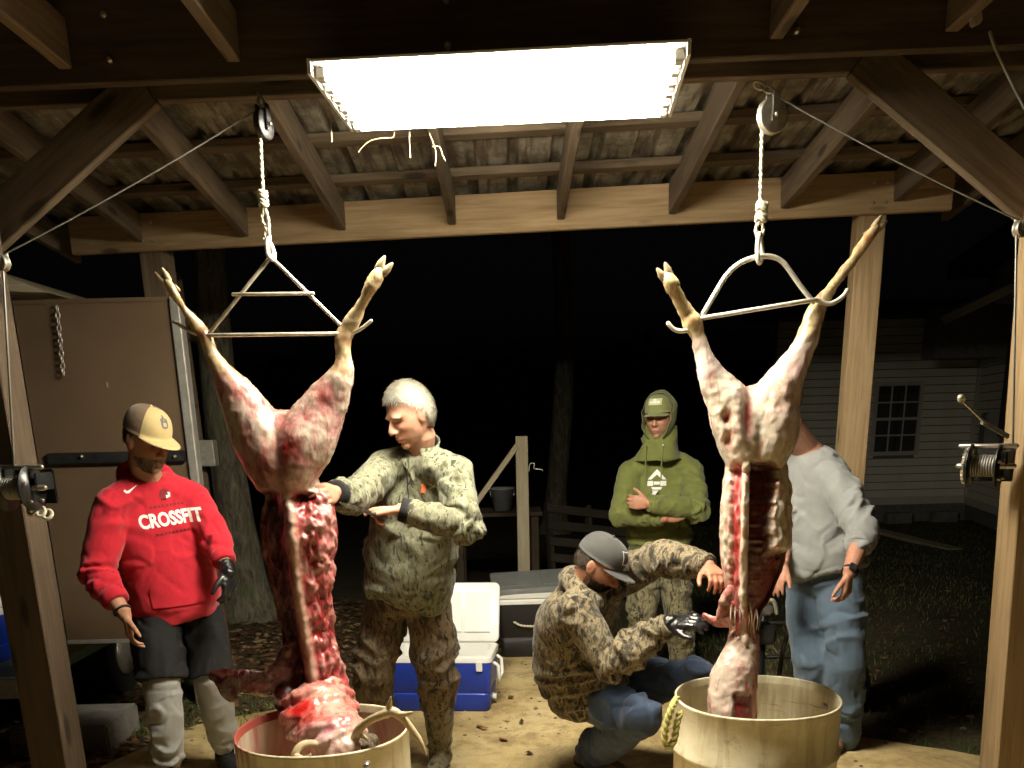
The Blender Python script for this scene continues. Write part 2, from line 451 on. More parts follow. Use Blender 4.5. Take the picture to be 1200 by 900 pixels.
m = NT('bark'); v = m.coord((1, 1, 0.25)); f = m.noise(v, 22, 6, 0.7, 0.6); g = m.noise(m.coord(), 5, 4)
c = m.ramp(f, [(0.32, (0.05, 0.042, 0.03)), (0.52, (0.17, 0.15, 0.105)), (0.7, (0.27, 0.25, 0.18))])
c = m.mix(m.ramp(g, [(0.5, 0.0), (0.65, 0.6)]), c, (0.11, 0.13, 0.06)); m.color(c); m.rough(0.95); m.bump(f, 1.0, 0.03)
m = NT('tube_lamp'); em = m.n('Emission'); em.inputs[0].default_value = (1.0, 0.92, 0.75, 1); em.inputs[1].default_value = LAMP
m.l(em.outputs[0], m.t.nodes['Material Output'].inputs[0])

# ------------------------------------------------------------------ ground
def sheet(pts, z, thick, nz=0.0, seg=0.12):
    """polygon plate with a worn, uneven edge"""
    P = [np.asarray(p, float) for p in pts]; out = []
    for i in range(len(P)):
        a, b = P[i], P[(i + 1) % len(P)]; L = np.linalg.norm(b - a); k = max(1, int(L / seg))
        for j in range(k):
            q = a + (b - a) * j / k
            o = noise(A(q[0] * 2.3, q[1] * 2.3, 3.1)[None])[0] * nz + noise(A(q[0] * 7, q[1] * 7, 1.1)[None])[0] * nz * .4
            out.append(q + unit(A(-(b - a)[1], (b - a)[0])) * o)
    n = len(out); V = [(x, y, z) for x, y in out] + [(x, y, z - thick) for x, y in out]
    F = [tuple(range(n))] + [(i, n + i, n + (i + 1) % n, (i + 1) % n) for i in range(n)]
    return V, F
gx = np.linspace(-90, 90, 121); gy = np.linspace(-30, 150, 121)
def warp(t, c, s): return c + np.sign(t - c) * np.abs(t - c) ** 1.6 / s
gx = np.sort(np.concatenate([np.linspace(-12, 12, 81), np.linspace(-90, -13, 20), np.linspace(13, 90, 20)]))
gy = np.sort(np.concatenate([np.linspace(-8, 20, 95), np.linspace(21, 150, 25), [-30]]))
X, Y = np.meshgrid(gx, gy); pts = np.stack([X.ravel(), Y.ravel(), np.zeros(X.size)], 1)
def ground_z(p):
    p = np.asarray(p, float).reshape(-1, 3)
    return -0.05 + 0.018 * noise(p * A(.8, .8, 0) + 5) + 0.012 * noise(p * A(3, 3, 0))
pts[:, 2] = ground_z(pts)
nx = len(gx); F = np.array([(j * nx + i, j * nx + i + 1, (j + 1) * nx + i + 1, (j + 1) * nx + i) for j in range(len(gy) - 1) for i in range(nx - 1)])
tag(link('ground', fast_mesh('ground', pts, F), 'earth'), kind='structure')
SLAB = [(-2.15, -3), (-2.1, 4.3), (-1.85, 4.95), (-1.2, 5.4), (-0.3, 6.25), (0.5, 6.6), (1.05, 6.4), (1.35, 5.6), (1.72, 4.55), (2.3, 4.16), (2.9, 3.75), (3.0, -3)]
V, F = sheet(SLAB, 0.0, 0.12, 0.07)
tag(link('concrete_pad', mk('concrete_pad', V, F, False), 'slab'), kind='structure')
def in_poly(x, y, poly):
    r = False; j = len(poly) - 1
    for i in range(len(poly)):
        xi, yi = poly[i]; xj, yj = poly[j]
        if ((yi > y) != (yj > y)) and x < (xj - xi) * (y - yi) / (yj - yi) + xi: r = not r
        j = i
    return r
def scatter(n, x0, x1, y0, y1, dens=None, allow=0.0):
    out = []
    while len(out) < n:
        x = random.uniform(x0, x1); y = y0 + (y1 - y0) * random.random() ** 1.4
        if in_poly(x, y, SLAB) and random.random() > allow: continue
        if dens and random.random() > dens(x, y): continue
        out.append((x, y))
    return out
def blades(name, pts_, hgt, wid, cols, mat, flat=False):
    V = []; F = []; K = []
    zs = ground_z([(x, y, 0) for x, y in pts_])
    for (x, y), z in zip(pts_, zs):
        if in_poly(x, y, SLAB): z = 0.002
        a = random.random() * 6.28; dx, dy = math.cos(a), math.sin(a); b = len(V)
        h = hgt * random.uniform(0.5, 1.3); w = wid * random.uniform(0.6, 1.4); c = random.choice(cols); k = random.uniform(.7, 1.25)
        if flat:
            t = random.uniform(-0.4, 0.4); cu_ = random.uniform(0.0, 0.5) * h
            ex, ey = -dy, dx
            V += [(x - dx * h, y - dy * h, z + 0.004 + max(0, cu_)), (x + ex * w, y + ey * w, z + 0.006 + t * w * .3 + .01), (x + dx * h, y + dy * h, z + 0.005 + cu_ * .6), (x - ex * w, y - ey * w, z + 0.005)]
            F.append((b, b + 1, b + 2, b + 3)); K += [[q * k for q in c]] * 4
        else:
            l = random.uniform(0.2, 0.9) * h
            V += [(x - dy * w, y + dx * w, z - .01), (x + dy * w, y - dx * w, z - .01), (x + dx * l * .4 + dy * w * .6, y + dy * l * .4 - dx * w * .6, z + h * .6), (x + dx * l, y + dy * l, z + h)]
            F.append((b, b + 1, b + 2, b + 3)); K += [[q * k for q in c]] * 4
    me = fast_mesh(name, A(V), np.array(F)); setcol(me, A(K)); return link(name, me, mat)
gr = scatter(26000, 1.4, 9.5, 4.0, 15.0, lambda x, y: 0.35 + 0.65 * (noise(A(x * .5, y * .5, 2)[None])[0] > -0.15))
gr += scatter(1400, -2.3, -1.5, 4.9, 6.2, None, 0.1) + scatter(5000, -1.0, 2.0, 6.5, 10)
tag(blades('grass', gr, 0.036, 0.0035, [(0.075, 0.125, 0.03), (0.10, 0.14, 0.04), (0.05, 0.09, 0.024), (0.15, 0.14, 0.06)], 'grass'), 'short patchy green lawn on the right towards the house', 'grass', kind='stuff')
lv = scatter(7000, -3.6, 0.6, 4.3, 9.0, lambda x, y: 0.5 + 0.5 * (noise(A(x, y, 7)[None])[0] > -0.2), 0.012) + scatter(900, 0.6, 6, 4.6, 12, None, 0.01)
tag(blades('fallen_leaves', lv, 0.034, 0.018, [(0.15, 0.075, 0.028), (0.21, 0.12, 0.05), (0.10, 0.05, 0.022), (0.29, 0.20, 0.10), (0.07, 0.04, 0.02)], 'leaf', True), 'brown fallen leaves around the tree and behind the red hoodie', 'leaf litter', kind='stuff')

def grit():
    V = []; F = []; K = []; n = 0
    while n < 2600:
        x = random.uniform(-2.0, 2.4); y = 3.2 + 3.3 * random.random()
        if not in_poly(x, y, SLAB) or noise(A(x * 1.3, y * 1.3, 9)[None])[0] < random.uniform(-.4, .3): continue
        n += 1; r = .0035 + .011 * random.random() ** 4; b = len(V); c = random.choice([(.30, .23, .13), (.16, .11, .06), (.45, .38, .25), (.10, .07, .04)])
        a = random.random() * 6.28; e = random.uniform(.6, 1.0)
        V += [(x + r * math.cos(a + k * 1.257), y + r * e * math.sin(a + k * 1.257), .0015) for k in range(5)] + [(x + r * .2, y, r * random.uniform(.5, .9))]
        F += [(b + k, b + (k + 1) % 5, b + 5, b + 5) for k in range(5)]; K += [c] * 6
    me = mk('grit', V, [f[:3] for f in F]); setcol(me, A(K)); return tag(link('grit', me, 'leaf'), 'small stones and grit scattered on the dusty pad', 'grit', kind='stuff')
grit()
# ------------------------------------------------------------------ open pole shed
FBy = lambda x: 3.20 - 0.045 * x
BBy = lambda x: 5.22 - 0.13 * x
shed = thing('pole_shed', (0, 4.2, 0), 'open timber pole shed with tin roof sheltering the hanging deer', 'shed')
FBZ = 2.68
x0, x1 = -3.4, 3.4
fd = unit(A(1, -0.045, 0)); fn = A(0.045, 1, 0)
def fb(x, dy, z): return A(x, FBy(x) + dy, z)
board('beam', fb(x0, -0.02, FBZ + .12), fb(x1, -0.02, FBZ + .12), 0.04, 0.24, 'pine_dark', shed)
board('beam', fb(x0, 0.165, FBZ + .075), fb(x1, 0.165, FBZ + .075), 0.04, 0.14, 'pine_old', shed)
LPX, RPX = -1.83, 1.925
def lean_post(pa, pb, side, mat):
    a, b = U(*pa), U(*pb); d_ = (b - a) / (b[2] - a[2]); off = A(side * .069, .069, 0)
    board('post', a + d_ * (-.1 - a[2]) + off, a + d_ * (2.9 - a[2]) + off, 0.138, 0.138, mat, shed, up=fn)
lean_post((80, 900, 3.14), (26, 580, 3.14), -1, 'pine_dark'); lean_post((1170, 900, 3.06), (1197, 570, 3.06), 1, 'pine')  # left post in darker pine: the hanging deer's shade put into its colour
for s, a, b in ((-1, U(140, 98, 3.27), U(-20, 265, 3.3)), (1, U(1040, 62, 3.18), U(1215, 225, 3.14))):
    a = A(a[0], FBy(a[0]) + 0.075, FBZ - .02); b = A(b[0], FBy(b[0]) + 0.075, b[2])
    d = unit(b - a)
    board('brace', a - d * .08, b + d * .32, 0.042, 0.135, 'pine_old', shed, up=np.cross(d, fn))
# back beam, posts and rafters
BZ = 2.60
def bb(x, dy, z): return A(x, BBy(x) + dy, z)
bl, br = U(178, 300, 5.47)[0], U(1021, 300, 4.98)[0]
board('beam', bb(bl - .45, -0.022, BZ + .095), bb(br + .35, -0.022, BZ + .095), 0.04, 0.19, 'pine', shed)
board('post', A(bl, BBy(bl) + .075, -.1), A(bl, BBy(bl) + .075, 2.78), 0.138, 0.138, 'pine_old', shed, up=A(.13, 1, 0))
board('post', A(br, BBy(br) + .075, -.1), A(br, BBy(br) + .075, 2.78), 0.138, 0.138, 'pine', shed, up=A(.13, 1, 0))
SL0, SL1 = 2.83, 2.64          # underside of the rafters at the front and back beam
def rz(x, y):
    t = (y - FBy(x)) / (BBy(x) - FBy(x)); return SL0 + (SL1 - SL0) * t
for px in (60, 165, 290, 402, 530, 657, 785, 915, 1045, 1140):
    x = U(px, 262, BBy(0) - .13 * (px - 600) / 210)[0]
    ya, yb = FBy(x) + .03, BBy(x) - 0.05
    if px in (60, 1140): yb = BBy(x) + .3
    board('rafter', A(x, ya, rz(x, ya) + .07), A(x, yb, rz(x, yb) + .07), 0.04, 0.14, 'pine_old', shed, wob=0.004)
TOP = 0.14
for t in (0.10, 0.36, 0.62, 0.86, 1.06):
    p = [A(x, FBy(x) + (BBy(x) - FBy(x)) * t, 0) for x in (-2.75, 2.6)]
    for q in p: q[2] = rz(q[0], q[1]) + TOP + .021
    board('purlin', p[0], p[1], 0.09, 0.038, 'pine_old', shed, wob=0.003)
# diagonal knee brace on the left rear, and front joists running out towards the viewer
for px, py in ((66, 77), (270, 71), (906, 44), (1106, 30)):
    x = U(px, py, 3.15)[0]
    board('joist', A(x, FBy(x) - 0.045, 2.72 + .07), A(x, -1.2, 2.72 + .07), 0.042, 0.14, 'pine_old', shed)
def tin_sheet(xa, xb, ya, yb, zfun, name='roof_sheet'):
    """ribbed steel sheet"""
    prof = []
    x = xa
    while x < xb - 1e-6:
        for dx, dz in ((0, 0), (.075, 0), (.09, .030), (.12, .030), (.135, 0), (.165, 0), (.17, .004), (.185, .004), (.19, 0)):
            if x + dx <= xb: prof.append((x + dx, dz))
        x += .205
    ys = np.linspace(0, 1, 9); V = []; n = len(prof)
    for k, t in enumerate(ys):
        for (x, dz) in prof:
            y = ya(x) + (yb(x) - ya(x)) * t; V.append((x, y, zfun(x, y) + dz))
    F = [(j * n + i, j * n + i + 1, (j + 1) * n + i + 1, (j + 1) * n + i) for j in range(8) for i in range(n - 1)]
    o = link(name, mk(name, V, F, False), 'tin', shed); return o
w = .84
for i in range(7):
    xa = -2.85 + i * .80; dz = 0.004 * (i % 2)
    tin_sheet(xa, xa + w, lambda x: FBy(x) + .10, lambda x: BBy(x) + .45, lambda x, y, dz=dz: rz(x, y) + TOP + .043 + dz)
for i in range(8):
    xa = -3.3 + i * .80; dz = 0.004 * (i % 2)
    tin_sheet(xa, xa + w, lambda x: -1.4, lambda x: FBy(x) + .30, lambda x, y, dz=dz: 2.92 + .01 + dz + .035)
for y in (2.2, 1.0, -.2):
    board('purlin', A(-3.3, y, 2.86 + .022), A(3.3, y, 2.86 + .022), 0.09, 0.038, 'pine_old', shed)

# bolt heads and nail plates where the timbers meet
for x in (-2.6, -1.2, -.15, .9, 2.3):
    for dz in (.06, .18):
        q = fb(x, -.043, FBZ + dz); MB().tube([q, q - A(0, .006, 0)], .011, 8).build('bolt', 'steel', shed)
for x in (bl, br):
    for dz in (.05, .14):
        for dx in (-.03, .03):
            q = bb(x + dx, -.044, BZ + dz); MB().tube([q, q - A(0, .004, 0)], .008, 8).build('nail', 'steel', shed)
# ------------------------------------------------------------------ shop light
LZ = 2.60
ca, cb, cc_, cd = UZ(368, 88, LZ), UZ(815, 70, LZ), UZ(405, 160, LZ), UZ(782, 139, LZ)
lc = (ca + cb + cc_ + cd) / 4; lx = unit(unit(cb - ca) + unit(cd - cc_)); ly = A(-lx[1], lx[0], 0)
LW = 0.5 * (np.linalg.norm(cb - ca) + np.linalg.norm(cd - cc_)); LD = (((cc_ + cd) - (ca + cb)) / 2) @ ly
lamp = thing('shop_light', lc, 'long bright fluorescent shop light under the front beam', 'light')
hw, hd = LW / 2, LD / 2
def lpt(a, b, z): return lc + lx * a + ly * b + A(0, 0, z - LZ)
MB().obox(lpt(0, 0, LZ + .043), lx * hw, ly * hd, A(0, 0, .004)).build('housing', 'white_enamel', lamp, False, .002)
MB().obox(lpt(0, .03, LZ + .058), lx * hw * .9, ly * .07, A(0, 0, .011)).build('ballast_cover', 'white_enamel', lamp, False, .004)
MB().obox(lpt(0, hd + .008, LZ + .040), lx * hw, ly * .003, A(0, 0, .006)).build('side_lip', 'white_enamel', lamp, False)
NT_ = 6
for i in range(NT_):
    b = -hd + .055 + (LD - .075) * i / (NT_ - 1)
    MB().tube([lpt(-hw + .045, b, LZ + .020), lpt(hw - .045, b, LZ + .020)], .0150, 8, roundcap=False).build('lamp_tube', 'tube_lamp', lamp)
    for s in (-1, 1):
        MB().obox(lpt(s * (hw - .03), b, LZ + .022), lx * .014, ly * .02, A(0, 0, .016)).build('socket', 'white_enamel', lamp, False, .004)
for i in range(NT_ - 1):
    b = -hd + .055 + (LD - .075) * (i + .5) / (NT_ - 1)
    hgt = .026
    MB().add([lpt(-hw + .02, b - .022, LZ + .038), lpt(hw - .02, b - .022, LZ + .038), lpt(hw - .02, b, LZ + .038 - hgt), lpt(-hw + .02, b, LZ + .038 - hgt), lpt(-hw + .02, b + .022, LZ + .038), lpt(hw - .02, b + .022, LZ + .038)],
             [(0, 1, 2, 3), (3, 2, 5, 4), (0, 4, 5, 1), (0, 3, 4), (1, 5, 2)]).build('reflector', 'white_enamel', lamp, False)
for s in (-1, 1):
    MB().obox(lpt(s * (hw - .006), 0, LZ + .028), lx * .005, ly * hd, A(0, 0, .020)).build('end_plate', 'white_enamel', lamp, False)
    MB().tube([lpt(s * hw * .6, 0.02, LZ + .07), lpt(s * hw * .6, 0.02, LZ + .1)], .006, 6).build('hanger', 'steel', lamp)
def straw(pts, r=.0012):
    mb = MB(); mb.tube(smoothpath(pts, 5), r, 5); return mb
for k, (label, segs) in enumerate([('wisp of dry straw arching from the far left edge of the shop light', [[(420, 178), (432, 166), (446, 162), (460, 161), (462, 155)]]),
                    ('short straight wisp of straw hanging from the shop light', [[(480, 155), (480, 168), (481, 185)]]),
                    ('forked wisp of straw hanging from the shop light', [[(503, 156), (508, 168), (511, 180), (510, 194)], [(507, 172), (515, 172), (519, 182), (522, 188)]]),
                    ('single straw hanging at the left end of the shop light', [[(387, 135), (388, 148), (389, 166)]])]):
    mb = MB()
    for sg in segs:
        mb.tube(smoothpath([U(x, y, 3.66 if k < 3 else 3.45) for x, y in sg], 5), .0016, 5)
    MATS.get('straw') or plain('straw', (0.55, 0.45, 0.22), 0.8)
    tag(mb.build('straw_wisp', 'straw'), label, 'straw')

# ------------------------------------------------------------------ house on the right
HD = 15.0
house = thing('house', U(1000, 620, HD) * A(1, 1, 0), 'pale lap-sided house in the dark behind the grey shirt', 'house')
hx0, hx1 = U(905, 500, HD)[0] - .0, 7.55
zb, zt = 0.36, U(1000, 372, HD)[2]
lapn = int((zt - zb) / .125)
def siding(p0, p1, z0, n, out, skip=None):
    p0, p1 = A(*p0, 0), A(*p1, 0); d = unit(p1 - p0); o = A(*out, 0); L = np.linalg.norm(p1 - p0); cache = {}
    for i in range(n):
        z = z0 + i * .125
        segs = [(0, L)]
        if skip:
            a, b, za, zb_ = skip
            if z + .125 > za and z < zb_: segs = [(0, a), (b, L)]
        for a, b in segs:
            key = (round(a, 3), round(b, 3))
            if key not in cache:
                q0, q1 = d * a, d * b
                me = mk('siding_board', [q0 + o * .036, q1 + o * .036, q1 + o * .012 + A(0, 0, .112), q0 + o * .012 + A(0, 0, .112), q0 + o * .004, q1 + o * .004],
                        [(0, 1, 2, 3), (4, 5, 1, 0)], False)
                me.materials.append(MATS['siding']); cache[key] = me
            ob = bpy.data.objects.new('siding_board', cache[key]); C.objects.link(ob); ob.parent = house
            ob.location = Vector(p0 + A(0, 0, z)) - house.location
wa, wb = U(1026, 490, HD), U(1074, 490, HD); wzt, wzb = U(1050, 452, HD)[2], U(1050, 529, HD)[2]
cor = A(hx1, HD, 0); wing_end = A(6.25, 9.6, 0)
MB().box((hx0, HD, -.05), (hx1 + .3, HD + .2, zt)).build('wall', 'block', house, False)  # darker wall shows between the siding boards, standing in for lap shadows
siding((hx0, HD), (hx1, HD), zb, lapn, (0, -1), (wa[0] - hx0, wb[0] - hx0, wzb, wzt))
wd = unit(wing_end - cor); wo = A(wd[1], -wd[0], 0); wo = wo if wo[0] < 0 else -wo
L = np.linalg.norm(wing_end - cor)
MB().obox((cor + wing_end) / 2 - wo * .1 + A(0, 0, (zt + .6) / 2), wd * L / 2, wo * .09, A(0, 0, (zt + .6) / 2)).build('wall', 'block', house, False)
siding(cor[:2], wing_end[:2], zb - .02, lapn + 6, wo[:2])
# window
win = MB().box((wa[0] - .06, HD - .05, wzb - .06), (wb[0] + .06, HD - .01, wzb)).box((wa[0] - .06, HD - .05, wzt), (wb[0] + .06, HD - .01, wzt + .06)) \
    .box((wa[0] - .06, HD - .05, wzb), (wa[0], HD - .01, wzt)).box((wb[0], HD - .05, wzb), (wb[0] + .06, HD - .01, wzt)).build('window', 'trim_white', house, False)
ww = wb[0] - wa[0]; wh = wzt - wzb
for i in range(3):
    for j in range(4):
        MB().box((wa[0] + ww * i / 3 + .012, HD - .026, wzb + wh * j / 4 + .012), (wa[0] + ww * (i + 1) / 3 - .012, HD - .02, wzb + wh * (j + 1) / 4 - .012)).build('pane', 'glass', win, False)
mb = MB()
for i in (1, 2): mb.box((wa[0] + ww * i / 3 - .012, HD - .032, wzb), (wa[0] + ww * i / 3 + .012, HD - .012, wzt))
for j in (1, 2, 3): mb.box((wa[0], HD - .036 - .004 * (j == 2), wzb + wh * j / 4 - .012 - .01 * (j == 2)), (wb[0], HD - .011, wzb + wh * j / 4 + .012 + .01 * (j == 2)))
mb.build('glazing_bar', 'trim_white', win, False)
cur = []
for s in (0, 1):
    xs = np.linspace(wa[0] + ww * (.04 + .52 * s), wa[0] + ww * (.46 + .52 * s), 30)
    V = [(x, HD - .008 + .006 * math.sin(i * 1.9), z) for z in (wzb + .02, wzt - .12) for i, x in enumerate(xs)]
    link('curtain', mk('curtain', V, [(i, i + 1, 31 + i, 30 + i) for i in range(29)]), 'curtain', win)
MB().box((hx0, HD - .05, zb - .12), (hx1 - .03, HD - .005, zb + .005)).build('skirt_board', 'trim_white', house, False)
MB().obox((cor + wing_end) / 2 + wo * .02 + A(0, 0, zb - .07), wd * L / 2, wo * .02, A(0, 0, .06)).build('skirt_board', 'trim_white', house, False)
MB().box((hx1 - .055, HD - .09, zb - .12), (hx1 - .005, HD - .03, zt)).build('corner_trim', 'trim_white', house, False)
for i in range(5):
    x = hx0 + .4 + i * .75
    MB().box((x, HD - .25, -.08), (x + .4, HD - .06, .12)).build('foundation_block', 'block', house, False, .01)
e0, e1 = U(1108, 372, 13.0), U(1235, 312, 11.2)
MB().tube([e0, e1], .085, 4).build('eave_board', 'trim_white', house, False)
MB().box((hx0 - .4, HD - .5, zt), (hx1 + .6, HD + .6, zt + .18)).build('roof', 'roofing', house, False)
MB().obox((cor + wing_end) / 2 + A(.9, .2, zt + .75), wd * (L / 2 + .4), wo * 1.3, A(0, 0, .12)).build('roof', 'roofing', house, False)
MB().box((e0[0] - .1, 13.0, zt - .75), (e0[0] + .9, 13.4, zt - .08)).build('soffit_box', 'block', house, False)
wp = U(1192, 450, 11.4)
MB().obox(wp + wo * .03, wd * .38, wo * .03, A(0, 0, .62)).build('shutter', 'shutter', house, False, .01)
mp_ = U(1171, 505, 12.2)
MB().obox(mp_ + wo * .12, wd * .16, wo * .09, A(0, 0, .24)).build('meter_box', 'grey_plastic', house, False, .02)
rp = thing('ramp_plank', U(1075, 632, 12.5) * A(1, 1, 0), 'loose plank leaning low against the house wall', 'plank')
board('plank', U(1028, 622, 13.4), U(1120, 645, 11.6), .2, .045, 'pine_weathered', rp)

# ------------------------------------------------------------------ barrels
def barrel_mat(name, blood):
    m = NT(name); v = m.coord(); f = m.noise(v, 5, 6, 0.65); g = m.noise(m.coord((14, 14, 2.2)), 1.0, 5, 0.6, 0.4)
    c = m.ramp(f, [(0.3, (0.54, 0.47, 0.30)), (0.55, (0.70, 0.64, 0.45)), (0.75, (0.76, 0.71, 0.54))])
    c = m.mix(m.ramp(g, [(0.50, 0.0), (0.66, 0.6)]), c, (0.26, 0.19, 0.09))
    sc_ = m.noise(m.coord((3, 3, 40)), 1.0, 5, 0.7, 1.5); c = m.mix(m.ramp(sc_, [(0.60, 0.0), (0.66, 0.55)]), c, (0.20, 0.15, 0.08))
    bl_ = m.noise(v, 14, 6, 0.7); c = m.mix(m.ramp(bl_, [(0.60, 0.0), (0.70, 0.5)]), c, (0.24, 0.17, 0.09))
    if blood:
        tc = m.n('TexCoord'); sp = m.n('SeparateXYZ'); m.l(tc.outputs['Object'], sp.inputs[0])
        # drips run down from the rim on the left side
        ang = m.n('Math', operation='MULTIPLY_ADD'); m.l(sp.outputs[0], ang.inputs[0]); ang.inputs[1].default_value = -1.7; ang.inputs[2].default_value = 0.10
        yy = m.n('Math', operation='MULTIPLY_ADD'); m.l(sp.outputs[1], yy.inputs[0]); yy.inputs[1].default_value = 0.7; m.l(ang.outputs[0], yy.inputs[2])
        drip = m.noise(m.coord((20, 20, 1.6)), 1.0, 4, 0.6)
        zz = m.n('Math', operation='MULTIPLY_ADD'); m.l(sp.outputs[2], zz.inputs[0]); zz.inputs[1].default_value = 1.1; zz.inputs[2].default_value = -0.60
        s1 = m.n('Math', operation='ADD'); m.l(drip, s1.inputs[0]); m.l(zz.outputs[0], s1.inputs[1])
        s2 = m.n('Math', operation='ADD'); m.l(s1.outputs[0], s2.inputs[0]); m.l(yy.outputs[0], s2.inputs[1])
        c = m.mix(m.ramp(s2.outputs[0], [(0.86, 0.0), (0.98, 0.7), (1.10, 0.9)]), c, (0.28, 0.012, 0.010))
    m.color(c); m.rough(m.ramp(f, [(0.3, 0.35), (0.7, 0.55)])); m.bump(f, 0.15, 0.004); m.b.inputs['Specular IOR Level'].default_value = 0.45
barrel_mat('barrel_clean', False); barrel_mat('barrel_blood', True)
m = NT('barrel_pink'); v = m.coord((6, 6, 2)); f = m.noise(v, 1.6, 5, 0.6, 0.5)
m.color(m.ramp(f, [(0.36, (0.60, 0.52, 0.38)), (0.50, (0.50, 0.32, 0.23)), (0.62, (0.36, 0.15, 0.11)), (0.74, (0.28, 0.05, 0.04))])); m.rough(0.4)
plain('rope_white', (0.62, 0.58, 0.44), 0.85, var=0.2, scale=90, bump=0.6, bscale=260)
plain('rope_yellow', (0.50, 0.46, 0.16), 0.85, var=0.25, scale=60, bump=0.6, bscale=260)
plain('cable', (0.30, 0.29, 0.26), 0.5, metal=0.6)

def barrel(cx, cy, r, h, label, mat, inmat, ribs):
    t = thing('barrel', (cx, cy, 0), label, 'barrel')
    ang = np.linspace(0, 2 * math.pi, 64, endpoint=False)
    def ring(rr, z):
        k = rr * (1 + 0.006 * np.sin(2 * ang + 1))
        return np.stack([np.cos(ang) * k, np.sin(ang) * k, z + 0.003 * np.sin(3 * ang) * (z > h * .9)], 1)
    prof = [(r * .93, 0.003), (r * .985, .02), (r, .05)]
    for z in ribs: prof += [(r, z - .016), (r + .009, z - .005), (r + .009, z + .005), (r, z + .016)]
    prof += [(r, h - .012), (r + .003, h - .004), (r, h)]
    mo = MB().rings([ring(a, z) for a, z in prof] + [ring(r - .004, h + .001), ring(r - .007, h - .004), ring(r - .007, .1)], cap=False)
    mo.add(ring(r * .93, 0.003), [tuple(range(64))])
    o = mo.build('shell', mat, t, loc=None)
    o.matrix_parent_inverse = Matrix.Identity(4)
    mi = MB().rings([ring(r - .0095, h - .03), ring(r - .0095, .06), ring(r * .9, .03), ring(r * .3, .028)], cap=False)
    mi.add(ring(r * .3, .028), [tuple(range(64))])
    i = mi.build('lining', inmat, t); i.matrix_parent_inverse = Matrix.Identity(4)
    return t
bl_c = U(378, 853, 3.02); BLH = bl_c[2]
br_c = U(887, 815, 3.24); BRH = br_c[2]
b1 = barrel(bl_c[0], bl_c[1], .302, BLH, 'blood-streaked white plastic barrel with antlers hooked over its rim', 'barrel_blood', 'barrel_pink', [BLH - .30])
b2 = barrel(br_c[0], br_c[1], .303, BRH, 'clean white plastic barrel beside the squatting person', 'barrel_clean', 'barrel_clean', [BRH - .20])
for t, (px, py, D) in ((b1, (430, 897, 2.72)), (b2, (968, 828, 3.30))):
    p = U(px, py, D); o = MB().tube([p - A(0, .004, 0), p + A(0, .02, 0)], .012, 10).build('bolt', 'steel', t)
def ropepath(p, n=90, r=.006, twist=90, amp=.55):
    P = smoothpath(p, 8); out = ([], [])
    L = 0
    for i, q in enumerate(P):
        if i: L += np.linalg.norm(q - P[i - 1])
        for k in (0, 1):
            a = L * twist + math.pi * k
            out[k].append(q + A(math.cos(a), math.sin(a), 0) * r * amp)
    return out
def rope(name, pts, r, mat, label, cat='rope', parent=None, twist=160):
    mb = MB()
    n0 = max(8, int(sum(np.linalg.norm(np.asarray(pts[i + 1]) - np.asarray(pts[i])) for i in range(len(pts) - 1)) / .008 / (len(pts) - 1)))
    P = smoothpath(pts, n0); L = 0; S = ([], [])
    for i, q in enumerate(P):
        if i: L += np.linalg.norm(q - P[i - 1])
        for k in (0, 1):
            a = L * twist + math.pi * k; S[k].append(q + A(math.cos(a), math.sin(a), .3 * math.sin(a)) * r * .55)
    for k in (0, 1): mb.tube(S[k], r * .75, 6)
    o = mb.build(name, mat, parent)
    if parent is None: tag(o, label, cat)
    return o
rope('rope_handle', [U(793, 818, 3.05), U(787, 830, 3.0), U(781, 848, 2.98), U(779, 868, 2.97), U(784, 876, 2.97), U(790, 866, 2.98), U(793, 848, 3.0), U(797, 835, 3.02)], .011, 'rope_yellow', '', parent=b2, twist=130)
rope('rope_handle', [U(958, 824, 3.42), U(964, 826, 3.40), U(970, 832, 3.38), U(974, 838, 3.37)], .009, 'rope_yellow', '', parent=b2, twist=130)

